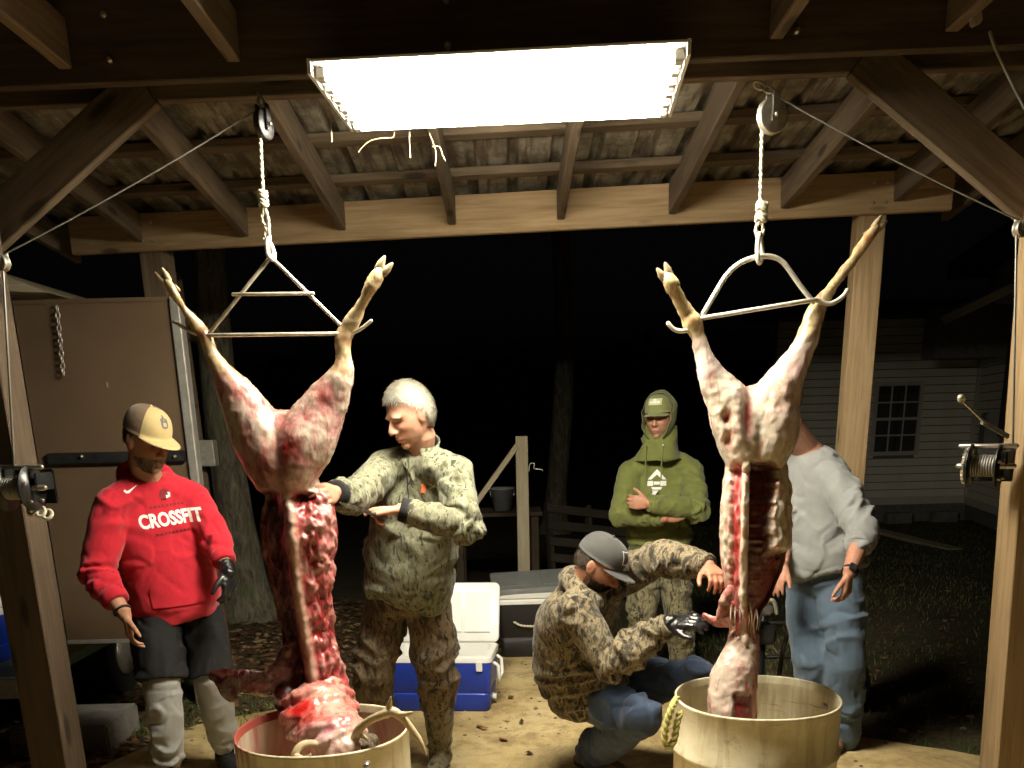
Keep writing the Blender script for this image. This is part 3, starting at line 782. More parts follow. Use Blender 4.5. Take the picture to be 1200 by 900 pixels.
# ------------------------------------------------------------------ coolers
def rbox(mb, w, d, h, z0, r=.03, taper=0.0, n=6, capb=True, capt=True, flip=False):
    def ring(z, k, rr):
        P = []
        for sx, sy, a0 in ((1, 1, 0), (-1, 1, 90), (-1, -1, 180), (1, -1, 270)):
            for i in range(n + 1):
                a = R_(a0 + 90 * i / n); P.append((sx * (w / 2 * k - rr) + rr * math.cos(a), sy * (d / 2 * k - rr) + rr * math.sin(a), z))
        return A(P)
    R = [ring(z0, 1 - taper - .02, r * .8), ring(z0 + .012, 1 - taper, r), ring(z0 + h - .01, 1, r), ring(z0 + h, 1 - .012, r * .9)]
    if flip: R = R[::-1]
    return mb.rings(R, cap=True)
def cooler(loc, rz_, w, d, h, label, bodymat, lid='open', openang=105, rimmat='cooler_white', lidmat='cooler_white', rope_h=False):
    t = thing('cooler', loc, label, 'cooler'); t.rotation_euler.z = rz_
    def put(mb, name, mat, par=None, **kw):
        o = mb.build(name, mat, None, **kw); o.parent = par or t; return o
    # tub: outer wall, rim and hollow liner
    mo = MB(); n = 6
    def ring(z, ww, dd, r):
        P = []
        for sx, sy, a0 in ((1, 1, 0), (-1, 1, 90), (-1, -1, 180), (1, -1, 270)):
            for i in range(n + 1):
                a = R_(a0 + 90 * i / n); P.append((sx * (ww / 2 - r) + r * math.cos(a), sy * (dd / 2 - r) + r * math.sin(a), z))
        return A(P)
    tp = .045
    mo.rings([ring(0, w - tp - .02, d - tp - .02, .03), ring(.012, w - tp, d - tp, .035), ring(h * .32, w - tp * .65, d - tp * .65, .035), ring(h * .335, w - tp * .65 - .008, d - tp * .65 - .008, .035),
              ring(h * .36, w - tp * .62 - .008, d - tp * .62 - .008, .035), ring(h * .375, w - tp * .6, d - tp * .6, .035), ring(h - .035, w, d, .035)], cap=False)
    mo.add(ring(0, w - tp - .02, d - tp - .02, .03), [tuple(range(4 * (n + 1)))])
    body = put(mo, 'tub', bodymat); autosharp(body, 40)
    mi = MB().rings([ring(h - .035, w + .004, d + .004, .036), ring(h - .008, w + .006, d + .006, .036), ring(h, w - .004, d - .004, .034), ring(h, w - .075, d - .075, .03), ring(h - .03, w - .085, d - .085, .03),
                     ring(.05, w - .13, d - .13, .03)], cap=False)
    mi.add(ring(.05, w - .13, d - .13, .03), [tuple(range(4 * (n + 1)))])
    autosharp(put(mi, 'liner', rimmat), 40)
    ml = MB(); lt = .05
    ml.rings([ring(0, w - .01, d - .01, .034), ring(.008, w + .006, d + .006, .036), ring(lt - .012, w, d, .036), ring(lt, w - .03, d - .03, .03)], cap=True)
    # moulded panels on the inside of the lid
    for sx in (-1, 0, 1):
        cx = sx * w * .29
        ml.box((cx - w * .125, -d * .34, -.012), (cx + w * .125, d * .34, .002))
    lo = put(ml, 'lid', lidmat); autosharp(lo, 40)
    if lid == 'open':
        lo.location = (0, d / 2 + .005, h + .005); lo.rotation_euler.x = R_(openang)
        me = lo.data; co = np.empty(len(me.vertices) * 3); me.vertices.foreach_get('co', co); co = co.reshape(-1, 3); co[:, 1] -= -d / 2 * -1 if False else 0
        co[:, 1] = co[:, 1] - d / 2; me.vertices.foreach_set('co', co.ravel())
        lo.rotation_euler.x = -R_(openang)
    else: lo.location = (0, 0, h + .002)
    for s in (-1, 1):
        if rope_h: continue
        hb = MB()
        x = s * (w / 2 + .006)
        hb.tube([(x, -.085, h - .06), (x + s * .022, -.085, h - .075), (x + s * .026, -.085, h - .16), (x + s * .022, -.07, h - .175), (x + s * .022, .07, h - .175), (x + s * .026, .085, h - .16), (x + s * .022, .085, h - .075), (x, .085, h - .06)], .011, 8)
        put(hb, 'handle', 'cooler_white')
    put(MB().obox((w * .5 - .07, -d / 2 - .006, h - .055), (.018, 0, 0), (0, .008, 0), (0, 0, .03)), 'latch', 'cooler_white', smooth=False, bevel=.004)
    put(MB().tube([(w / 2 - .03, 0, .05), (w / 2 + .004, 0, .05)], .02, 14, roundcap=False), 'drain_plug', 'cooler_white')
    if rope_h:
        pts_ = [(-w * .34, -d / 2 - .01, h - .16), (-w * .25, -d / 2 - .03, h - .185), (0, -d / 2 - .035, h - .19), (w * .25, -d / 2 - .03, h - .185), (w * .34, -d / 2 - .01, h - .16)]
        o = rope('rope_handle', [A(*q) for q in pts_], .009, 'rope_white', '', parent=t, twist=140); o.matrix_parent_inverse = Matrix.Identity(4)
    return t
p = U(520, 832, 5.05)
cooler((p[0], 5.05 + .19, 0.0), R_(-6), .62, .37, .34, 'blue cooler with white open lid behind the camouflage trousers', 'cooler_blue', 'open', 112)
p = U(640, 768, 6.3)
cooler((p[0] + .02, 6.3 + .24, 0.0), R_(2), .74, .44, .43, 'large black cooler with white lid and rope handle behind the squatting person', 'black_plastic', 'closed', rope_h=True)
gl = thing('tote_lid', (p[0], 6.55, .49), 'flat grey plastic lid laid on top of the black cooler', 'lid')
mb = MB(); rbox(mb, .66, .46, .05, 0, .03); o = mb.build('lid_panel', 'grey_plastic'); o.parent = gl; autosharp(o, 40)
for sx in (-1, 1):
    o = MB().box((sx * .15 - .11, -.16, .049), (sx * .15 + .11, .16, .057)).build('raised_panel', 'grey_plastic', None, False, .003); o.parent = gl
gl.rotation_euler = (R_(7), R_(-2), R_(3)); gl.location.x -= .06

# ------------------------------------------------------------------ handrail, bucket table, pallets, background trees
hr = thing('handrail', U(612, 670, 6.95) * A(1, 1, 0), 'weathered timber handrail post with sloping rail behind the coolers', 'handrail')
board('post', U(611, 511, 6.95), A(U(611, 511, 6.95)[0] + .0, 6.95, -.1), .092, .092, 'pine_weathered', hr, up=(0, 1, 0))
a, b = U(606, 522, 6.93), U(548, 603, 6.9); b = a + (b - a) * 1.7
board('rail', a, b, .04, .09, 'pine_weathered', hr, up=A(0, -1, 0))
board('post', A(b[0] + .05, 6.98, b[2] + .1), A(b[0] + .05, 6.98, -.1), .092, .092, 'pine_weathered', hr, up=(0, 1, 0))
MB().tube(smoothpath([U(620, 552, 6.9), U(621, 544, 6.9), U(626, 543, 6.9), U(626, 549, 6.9), U(634, 550, 6.9), U(636, 552, 6.9)], 4), .004, 6).build('wire_hook', 'galv', hr)
wt = thing('work_table', U(592, 640, 8.6) * A(1, 1, 0), 'dark wooden table in the shadows beside the handrail', 'table')
tz = U(590, 597, 8.6)[2]; tx = U(592, 640, 8.6)[0]
for k in range(4): board('table_board', A(tx - .5, 8.35 + k * .15, tz - .02), A(tx + .35, 8.35 + k * .15, tz - .02), .14, .035, 'pine_dark', wt)
for sx in (-.42, .28):
    for sy in (8.35, 8.8): board('leg', A(tx + sx, sy, tz - .04), A(tx + sx, sy, -.08), .07, .07, 'pine_dark', wt, up=(0, 1, 0))
bk = thing('bucket', A(U(589, 597, 8.5)[0], 8.5, tz), 'dim white bucket standing on the dark table', 'bucket')
ang = np.linspace(0, 2 * math.pi, 28, endpoint=False); rg = lambda r, z: np.stack([np.cos(ang) * r, np.sin(ang) * r, 0 * ang + z], 1)
o = MB().rings([rg(.085, 0), rg(.112, .19), rg(.118, .19), rg(.118, .21), rg(.108, .21), rg(.082, .01)]).build('pail', 'grey_plastic'); o.parent = bk
o = MB().tube([A(.115 * math.cos(t), -.03 * math.sin(t), .19 - .13 * math.sin(t)) for t in np.linspace(0, math.pi, 12)], .003, 6).build('bail', 'galv'); o.parent = bk
wood('pallet_wood', (0.055, 0.045, 0.032), (0.03, 0.024, 0.016), 1.0, 0.4)
def pallet(loc, rot, label):
    t = thing('pallet', loc, label, 'pallet', 'pallets leaning in the dark'); t.rotation_euler = rot
    for k in range(6):
        o = board('slat', A(-.5, 0, .06 + k * .17), A(.5, 0, .06 + k * .17), .018, .09, 'pallet_wood'); o.parent = t
    for x in (-.46, 0, .46):
        o = board('stringer', A(x, .055, 0), A(x, .055, 1.0), .04, .09, 'pallet_wood', up=(0, 1, 0)); o.parent = t
    return t
pallet(U(700, 668, 8.8) * A(1, 1, 0) + A(0, 0, -.06), (R_(-24), R_(9), R_(24)), 'dark pallet leaning over to the right behind the green hoodie')
pallet(U(722, 672, 8.3) * A(1, 1, 0) + A(0, 0, -.06), (R_(-52), R_(-6), R_(-20)), 'low dark pallet tilted in front of the other one')

def tree(name, base, h, r, label, lean=(0, 0), limbs=7, seed=1, leaves=900):
    rs = np.random.default_rng(seed); t = thing(name, base, label, 'tree', 'trees behind the shed')
    base = np.asarray(base, float); mb = MB(); n = 22; R = []; ang = np.linspace(0, 2 * math.pi, 30, endpoint=False)
    def cen(z): return base + A(lean[0] * z + .06 * math.sin(z * 1.1 + seed), lean[1] * z + .05 * math.cos(z * .9), z)
    for z in np.concatenate([np.linspace(-.15, 2.6, 42), np.linspace(2.8, h, 14)]):
        rr = r * (1 - .55 * z / h) * (1 + .75 * math.exp(-max(z, 0) * 5)) 
        q = np.stack([np.cos(ang) * 3, np.sin(ang) * 3, 0 * ang + z * 1.5], 1)
        k = 1 + .10 * fbm(q + seed * 9, 2) + .06 * np.abs(noise(q * A(3, 3, 1)))
        c = cen(z); R.append(np.stack([c[0] + np.cos(ang) * rr * k, c[1] + np.sin(ang) * rr * k, 0 * ang + c[2]], 1))
    mb.rings(R).build('trunk', 'bark', t)
    tips = []
    for i in range(limbs):
        z = h * rs.uniform(.6, .97); a = rs.uniform(0, 6.28); L = rs.uniform(.25, .5) * h * .6; p0 = cen(z); d = A(math.cos(a), math.sin(a), rs.uniform(.3, .9))
        P = [p0]
        for k in range(5): d = unit(d + rs.normal(size=3) * .25 + A(0, 0, .08)); P.append(P[-1] + d * L / 5)
        MB().tube(P, np.linspace(r * .38, r * .06, 6), 8).build('limb', 'bark', t); tips += P[2:]
    V = []; F = []; K = []
    for i in range(leaves):
        p = tips[rs.integers(len(tips))] + rs.normal(size=3) * .45; a = unit(rs.normal(size=3)) * .07; b = unit(np.cross(a, rs.normal(size=3))) * .035
        q = len(V); V += [p - a, p + b, p + a, p - b]; F.append((q, q + 1, q + 2, q + 3)); K += [A(.05, .07, .02) * rs.uniform(.5, 1.4)] * 4
    me = fast_mesh('crown', A(V), np.array(F)); setcol(me, A(K)); link('crown', me, 'leaf', t)
    return t
tree('oak_tree', U(294, 716, 8.2) * A(1, 1, 0) + A(0, 0, -.05), 9.0, .165, 'rough-barked tree trunk behind the red hoodie and left deer', (-.012, 0), seed=3)
tree('oak_tree', U(654, 610, 14.5) * A(1, 1, 0) + A(0, 0, -.05), 10, .17, 'faint grey tree trunk in the dark above the squatting person', (.02, 0), seed=5, limbs=8)
# the far edge of the wood
rs = np.random.default_rng(77); V = []; F = []; K = []
for i in range(90):
    a = R_(-48 + 96 * i / 89) + rs.normal() * .01; Dd = rs.uniform(55, 95); bx, by = math.sin(a) * Dd, math.cos(a) * Dd; hgt = Dd * rs.uniform(.05, .105); wd_ = hgt * rs.uniform(.35, .6)
    for k in range(150):
        d_ = unit(rs.normal(size=3)) * rs.random() ** .4; p = A(bx, by, hgt * .58) + d_ * A(wd_, wd_, hgt * .48); a1 = unit(rs.normal(size=3)) * hgt * .07; b1 = unit(np.cross(a1, rs.normal(size=3))) * hgt * .05
        q = len(V); V += [p - a1, p + b1, p + a1, p - b1]; F.append((q, q + 1, q + 2, q + 3)); K += [A(.045, .05, .022)] * 4
    q = len(V); r_ = hgt * .02; V += [A(bx - r_, by, -.3), A(bx + r_, by, -.3), A(bx + r_ * .6, by, hgt * .6), A(bx - r_ * .6, by, hgt * .6)]; F.append((q, q + 1, q + 2, q + 3)); K += [A(.05, .045, .03)] * 4
me = fast_mesh('distant_wood', A(V), np.array(F)); setcol(me, A(K)); tag(link('distant_wood', me, 'leaf'), 'dark edge of a wood far behind the yard', 'wood', kind='stuff')
# a dark meter box on a thin pole between the trailer door and the tree
up = thing('utility_box', U(240, 700, 6.4) * A(1, 1, 0), 'small grey box on a dark pole beside the trailer door', 'utility box')
c0 = U(243, 531, 6.3)
MB().obox(c0, (.06, 0, 0), (0, .05, 0), (0, 0, .085)).build('box_housing', 'galv', up, False, .006)
MB().tube([A(c0[0] - .06, c0[1] + .09, -.1), A(c0[0] - .11, c0[1] + .09, 2.6)], .045, 10).build('pole', 'pine_dark', up)

# ------------------------------------------------------------------ cargo trailer at the left with its door swung open
TD = 4.85
tr = thing('cargo_trailer', U(-40, 790, 5.2) * A(1, 1, 0), 'brown panelled cargo trailer with aluminium edges, its door standing open', 'trailer')
dl, drr = U(14, 355, TD)[0], U(199, 352, TD)[0]; dzt, dzb = U(100, 353, TD)[2], U(100, 752, TD)[2]
dxl, dxr = U(72, 752, TD)[0], drr
door = MB().box((dl, TD, dzb), (dxr, TD + .045, dzt)).build('door', 'brown_panel', tr, False, .004)
for x, w_ in ((dxr + .0, .05), (dl - .04, .03)):
    MB().box((x, TD - .022, dzb - .01), (x + w_, TD + .05, dzt + .012)).build('edge_trim', 'aluminium', door, False, .006)
MB().box((dl, TD - .006, dzb - .012), (dxr, TD - .001, dzb + .012)).build('edge_trim', 'aluminium', door, False, .003)
MB().box((dl, TD - .006, dzt - .01), (dxr, TD - .001, dzt + .012)).build('edge_trim', 'brown_panel', door, False, .003)
zbar = U(100, 537, TD)[2]
MB().box((dl + .06, TD - .03, zbar - .03), (dxr - .01, TD - .002, zbar + .03)).build('lock_bar', 'black_metal', door, False, .006)
for px in (96, 205):
    p = U(px, 535, TD - .03); MB().tube([p + A(0, .005, 0), p - A(0, .008, 0)], .009, 10).build('bolt', 'steel', door)
for px, py in ((126, 451),):
    p = U(px, py, TD); MB().obox(p - A(0, .003, 0), (.004, 0, 0), (0, .002, 0), (0, 0, .014)).build('scratch_plate', 'aluminium', door, False)
fx = dl - .085
MB().box((fx - .06, TD - .02, .40), (fx + .03, TD + .09, dzt + .14)).build('frame_post', 'aluminium', tr, False, .01)
MB().box((-4.6, TD - .42, .36), (fx + .02, TD + 2.6, .43)).build('floor', 'green_paint', tr, False, .008)
MB().box((-4.6, TD - .46, .34), (fx + .03, TD - .42, .45)).build('bumper', 'aluminium', tr, False, .008)
MB().box((-4.6, TD + 2.5, .43), (fx, TD + 2.56, dzt)).build('wall', 'brown_panel', tr, False)
MB().box((fx - .02, TD + .10, .43), (fx + .03, TD + 2.5, dzt)).build('wall', 'brown_panel', tr, False)
MB().add([(-4.6, TD - .1, dzt + .16), (fx + .32, TD - .1, dzt + .03), (fx + .32, TD + 2.6, dzt + .03), (-4.6, TD + 2.6, dzt + .16), (-4.6, TD - .1, dzt + .42), (fx + .0, TD - .1, dzt + .16), (fx + .0, TD + 2.6, dzt + .16), (-4.6, TD + 2.6, dzt + .42)],
         [(0, 3, 2, 1), (4, 5, 6, 7), (0, 1, 5, 4), (1, 2, 6, 5), (2, 3, 7, 6), (3, 0, 4, 7)]).build('roof', 'pine_weathered', tr, False)
for wy in (TD + 1.0,):
    w_ = MB().tube([(fx - .25, wy, .22), (fx - .05, wy, .22)], .27, 32, roundcap=False).build('wheel', 'black_rubber', tr); autosharp(w_)
    MB().tube([(fx - .06, wy, .22), (fx - .035, wy, .22)], .14, 24, roundcap=False).build('rim', 'galv', w_)
p = U(-26, 756, TD - .1)
cooler((p[0] - .07, TD - .14, .432), R_(90 - 8), .5, .34, .30, 'blue cooler with white latches at the left edge on the trailer floor', 'cooler_blue', 'closed')
hk = thing('hanging_chain', U(68, 362, TD - .03), 'short tarnished chain hanging on the brown trailer door', 'chain')
q0, q1 = U(67, 362, TD - .03), U(74, 436, TD - .03)
for k in range(11):
    c_ = q0 + (q1 - q0) * k / 10; d_ = unit(q1 - q0); s_ = A(1, 0, 0) if k % 2 else A(0, 1, 0)
    MB().tube([c_ + d_ * .019 * math.cos(t) + s_ * .010 * math.sin(t) for t in np.linspace(0, 2 * math.pi, 12, endpoint=False)], .0035, 6, closed=True).build('link', 'steel', hk)
st = thing('concrete_step', U(105, 850, 4.75) * A(1, 1, 0), 'low concrete block step under the trailer door', 'step')
p0, p1 = U(58, 845, 4.7), U(138, 845, 4.7)
MB().box((p0[0] - .2, 4.62, -.08), (p1[0] - .03, 5.05, .11)).build('block', 'block', st, False, .012)

# ------------------------------------------------------------------ hand truck and clutter behind the right barrel
ht = thing('hand_truck', U(925, 790, 5.2) * A(1, 1, 0), 'dark hand truck with wheels standing behind the grey-shirted person', 'hand truck')
for px in (893, 948):
    a, b = U(px, 800, 5.1), U(px + 3, 640, 5.4); a[2] = .1
    MB().tube([a, b], .016, 8).build('rail', 'black_metal', ht)
for py in (690, 730, 770):
    MB().tube([U(893, py, 5.2), U(950, py, 5.2)], .012, 8).build('crossbar', 'black_metal', ht)
a = U(920, 820, 5.0); MB().box((a[0] - .18, 4.85, .015), (a[0] + .2, 5.1, .03)).build('toe_plate', 'steel', ht, False, .004)
for px in (880, 1003):
    c_ = U(px, 808, 5.05); c_[2] = .13
    w_ = MB().tube([c_ - A(.03, 0, 0), c_ + A(.03, 0, 0)], .125, 26, roundcap=False).build('wheel', 'black_rubber', ht); autosharp(w_)
    MB().tube([c_ - A(.036, 0, 0), c_ + A(.036, 0, 0)], .065, 20, roundcap=False).build('rim', 'galv', w_)
MB().tube([A(U(880, 808, 5.05)[0], 5.05, .13), A(U(1003, 808, 5.05)[0], 5.05, .13)], .012, 8).build('axle', 'steel', ht)
vs = thing('bench_vise', U(893, 740, 4.7) * A(1, 1, 0), 'greasy steel clamp on a stand just behind the right deer neck', 'vise')
c_ = U(892, 712, 4.7)
MB().obox(c_, (.05, 0, 0), (0, .06, 0), (0, 0, .035)).build('jaw', 'steel', vs, False, .012)
MB().obox(c_ + A(.01, 0, -.14), (.06, 0, 0), (0, .07, 0), (0, 0, .05)).build('base', 'black_metal', vs, False, .012)
MB().tube([c_ + A(-.04, -.07, -.0), c_ + A(-.06, -.10, -.10)], .03, 12).build('screw', 'steel', vs)
MB().tube([c_ + A(0, 0, -.18), A(c_[0], c_[1], 0)], .035, 12).build('stand', 'black_metal', vs)
MB().tube(smoothpath([c_ + A(-.03, -.05, .03), c_ + A(.04, -.06, .05), c_ + A(.07, -.05, -.02)], 5), .012, 8).build('handle', 'galv', vs)
hs = MB().tube(smoothpath([U(930, 690, 4.9), U(926, 730, 4.85), U(917, 765, 4.8), U(912, 800, 4.8)], 6), .013, 8).build('hose', 'black_rubber')
tag(hs, 'thin black hose hanging in front of the blue jeans', 'hose')

# ------------------------------------------------------------------ winches, pulleys, cables
def winch(name, c, ax, up, label, mat, handle, s=1.0):
    """hand winch: frame, two flanges, drum, gear, ratchet and crank; ax is the drum axis"""
    t = thing(name, c, label, 'winch'); c = np.asarray(c, float); ax = unit(ax); up = unit(np.asarray(up, float) - ax * (np.asarray(up, float) @ ax)); fr = np.cross(ax, up)
    MB().tube([c - ax * .075 * s, c - ax * .069 * s], .078 * s, 40, roundcap=False).build('flange', mat, t)
    MB().tube([c + ax * .02 * s, c + ax * .026 * s], .078 * s, 40, roundcap=False).build('flange', mat, t)
    mb = MB().tube([c - ax * .07 * s, c + ax * .02 * s], .032 * s, 24, roundcap=False); mb.build('drum', mat, t)
    mb = MB()
    for k in range(9):
        mb.tube([c - ax * (.065 - .009 * k) * s + .036 * s * (up * math.cos(a) + fr * math.sin(a)) for a in np.linspace(0, 6.283, 20, endpoint=False)], .004 * s, 6, closed=True)
    mb.build('wound_cable', 'cable', t)
    ang = np.linspace(0, 2 * math.pi, 96, endpoint=False); rr = np.where(np.arange(96) % 4 < 2, .066, .059) * s
    g = lambda q: c + ax * q * s + np.outer(np.cos(ang) * rr, up) + np.outer(np.sin(ang) * rr, fr)
    MB().rings([g(-.092), g(-.082)]).build('gear', 'steel', t, False)
    for q in (-.1, .045):
        MB().obox(c + ax * q * s + up * .02 * s - fr * .045 * s, ax * .004 * s, up * .030 * s, fr * .055 * s).build('side_plate', mat, t, False, .003)
    MB().obox(c - ax * .027 * s - fr * .095 * s, ax * .08 * s, up * .06 * s, fr * .005 * s).build('base_plate', mat, t, False, .003)
    MB().tube([c - ax * .115 * s, c + ax * .07 * s], .010 * s, 10).build('shaft', 'steel', t)
    MB().tube([c - ax * .115 * s + up * .07 * s, c + ax * .07 * s + up * .07 * s], .009 * s, 10).build('shaft', 'steel', t)
    for k in range(5):
        a = k * 1.257; p = c + ax * .029 * s + (up * math.cos(a) + fr * math.sin(a)) * .055 * s
        MB().tube([p - ax * .004, p + ax * .006 * s], .006 * s, 8).build('bolt', 'steel', t)
    if handle:
        h0, h1, h2, h3 = handle
        MB().obox((h0 + h1) / 2, (h1 - h0) / 2, unit(np.cross(h1 - h0, ax)) * .011, ax * .004).build('crank_arm', 'galv', t, False, .003)
        MB().tube([h1 - (h1 - h0) * .2, h2], .0045, 8).build('crank_rod', 'steel', t)
        MB().tube([h2, h3], .011, 10).build('crank_knob', 'galv', t)
    return t
wc = U(1163, 546, 3.0)
winch('hand_winch', wc, A(.75, -.62, .0), (0, 0, 1), 'black hand winch with raised crank bolted to the right post', 'black_metal',
      (U(1182, 512, 2.98), U(1150, 494, 2.98), U(1127, 469, 2.98), U(1126, 466, 2.94)), .9)
wl = U(30, 572, 3.02)
winch('hand_winch', wl, A(.95, -.1, 0), (0, 0, 1), 'black hand winch on the dark left post beside the trailer door', 'black_metal', None, .95)
wb_ = thing('lashing_cord', U(48, 602, 3.08), 'pale knotted cord lashed under the left winch', 'cord')
for k, (px, py) in enumerate(((38, 598), (48, 600), (56, 603))):
    c_ = U(px, py, 3.06)
    o = MB().tube([c_ + A(.014 * math.cos(t), .01 * math.sin(t), .014 * math.sin(t)) for t in np.linspace(0, 6.283, 14, endpoint=False)], .006, 6, closed=True).build('loop', 'rope_white', wb_)

def pulley(c, ax, r, label, mat='galv', hang=None):
    t = thing('pulley', c, label, 'pulley'); c = np.asarray(c, float); ax = unit(ax); u = unit(A(0, 0, 1) - ax * ax[2]); w_ = np.cross(ax, u)
    ang = np.linspace(0, 2 * math.pi, 32, endpoint=False)
    g = lambda q, rr: c + ax * q + np.outer(np.cos(ang) * rr, u) + np.outer(np.sin(ang) * rr, w_)
    MB().rings([g(-.012, r * .9), g(-.010, r), g(-.006, r), g(-.001, r * .8), g(.001, r * .8), g(.006, r), g(.010, r), g(.012, r * .9)]).build('sheave', mat, t)
    for s in (-1, 1):
        MB().obox(c + ax * .018 * s + u * r * .45, ax * .0025, u * r * .85, w_ * r * .28).build('cheek', mat, t, False, .002)
    MB().tube([c - ax * .024, c + ax * .024], .007, 10).build('axle', 'steel', t)
    if hang is not None:
        top = c + u * r * 1.3
        n = max(2, int(np.linalg.norm(hang - top) / .026))
        for k in range(n):
            q = top + (hang - top) * (k + .5) / n; d_ = unit(hang - top); s_ = unit(np.cross(d_, A(1, .3, 0))) if k % 2 else unit(np.cross(d_, A(.3, -1, 0)))
            MB().tube([q + d_ * .019 * math.cos(a) + s_ * .010 * math.sin(a) for a in np.linspace(0, 6.283, 10, endpoint=False)], .0036, 6, closed=True).build('chain_link', 'galv', t)
    return t
pr = U(905, 136, 3.20); pl = U(309, 146, 3.26)
hr_t = U(884, 98, 3.22); hl_t = U(303, 112, 3.28)
pulley(pr, A(.35, -.9, .0), .052, 'grey pulley hanging on a short chain under the right of the beam', 'galv', hr_t)
pulley(pl, A(.9, -.3, 0), .045, 'dark pulley hanging under the left of the beam', 'black_metal', hl_t)
ps = U(1196, 268, 3.02); pulley(ps, A(.4, -.9, 0), .026, 'small steel guide pulley at the right edge on the front post', 'galv')
psl = U(3, 308, 3.02); pulley(psl, A(.4, .9, 0), .024, 'small steel guide pulley at the left edge on the front post', 'galv')
def cable(pts, r, label, mat='cable'):
    return tag(MB().tube(pts, r, 6).build('cable', mat), label, 'cable')
cable(catenary(ps + A(0, 0, .02), pr + A(.02, 0, .05), .01), .0025, 'thin steel cable slanting from the right post up to the grey pulley')
cable([ps + A(-.012, 0, 0), wc + A(.05, -.02, .04)], .004, 'grey steel cable running straight down to the right winch')
cable(catenary(psl + A(0, 0, .02), pl + A(-.02, 0, .04), .01), .0025, 'thin steel cable slanting from the left post up to the dark pulley')
cable([psl + A(.0, 0, 0), wl + A(-.03, 0, .03)], .004, 'steel cable running down to the left winch')
pw = thing('power_cord', U(1175, 60, 3.0), 'pale electric cord and plug hanging at the upper right corner', 'cord')
MB().tube(smoothpath([U(1160, 38, 3.0), U(1166, 55, 3.0), U(1180, 85, 3.0), U(1200, 125, 3.0), U(1220, 160, 3.0)], 5), .005, 8).build('cord', 'cable', pw)
MB().obox(U(1143, 20, 3.0), (.014, 0, .006), (0, .012, 0), (-.006, 0, .02)).build('plug', 'galv', pw, False, .004)

# ------------------------------------------------------------------ the two hanging deer
meat('flesh')
plain('hoof', (0.36, 0.28, 0.17), 0.5, var=0.3, scale=30)
plain('antler', (0.50, 0.40, 0.24), 0.5, var=0.35, scale=25, bump=0.4, bscale=60)
plain('fur_dark', (0.10, 0.075, 0.05), 0.9, var=0.4, scale=60, bump=1.0, bscale=150)
def zc_of(p): return (np.asarray(p, float) - A(0, 0, CAMH)) @ fw
def ptube(mb, keys, n=18, flat=1.0, sub=5, side=(1, 0, 0)):
    """keys: (px, py, D, radius in px, [depth radius in px])"""
    P = smoothpath([U(k[0], k[1], k[2]) for k in keys], sub)
    q = smoothpath([A(k[3], (k[4] if len(k) > 4 else k[3] * flat), 0) for k in keys], sub)
    R = [(max(a[0], 1) * zc_of(p) / FPX, max(a[1], 1) * zc_of(p) / FPX) for p, a in zip(P, q)]
    return mb.tube(P, R, n, side=side)
def gauss(px, py, cx, cy, sx, sy): return np.exp(-((px - cx) / sx) ** 2 - ((py - cy) / sy) ** 2)
def cmix(c, col, w):
    return c * (1 - w[:, None]) + A(*col)[None] * w[:, None]
def vproj(V):
    d = V - A(0, 0, CAMH); w = d @ fw
    return 600 + FPX * (d @ cr) / w, 800 - FPX * (d @ cu) / w
FUR = (0.44, 0.33, 0.175); CREAM = (0.62, 0.535, 0.42); PINK = (0.54, 0.28, 0.25); RED = (0.40, 0.035, 0.035); MAROON = (0.075, 0.008, 0.010); BRED = (0.55, 0.03, 0.03)

def hoof(parent, tip, base, r):
    d = unit(tip - base); s = unit(np.cross(d, A(0, 1, 0)))
    for k in (-1, 1):
        a = base + s * k * r * .5; b = tip + s * k * r * .75
        MB().tube([a, a + (b - a) * .5, b], [r * .62, r * .6, r * .22], 10).build('hoof', 'hoof', parent)
        q = base - d * r * 2.0 + s * k * r * .9 + A(0, .012, 0)
        MB().tube([q, q + d * r * 1.0], [r * .3, r * .1], 8).build('dewclaw', 'hoof', parent)

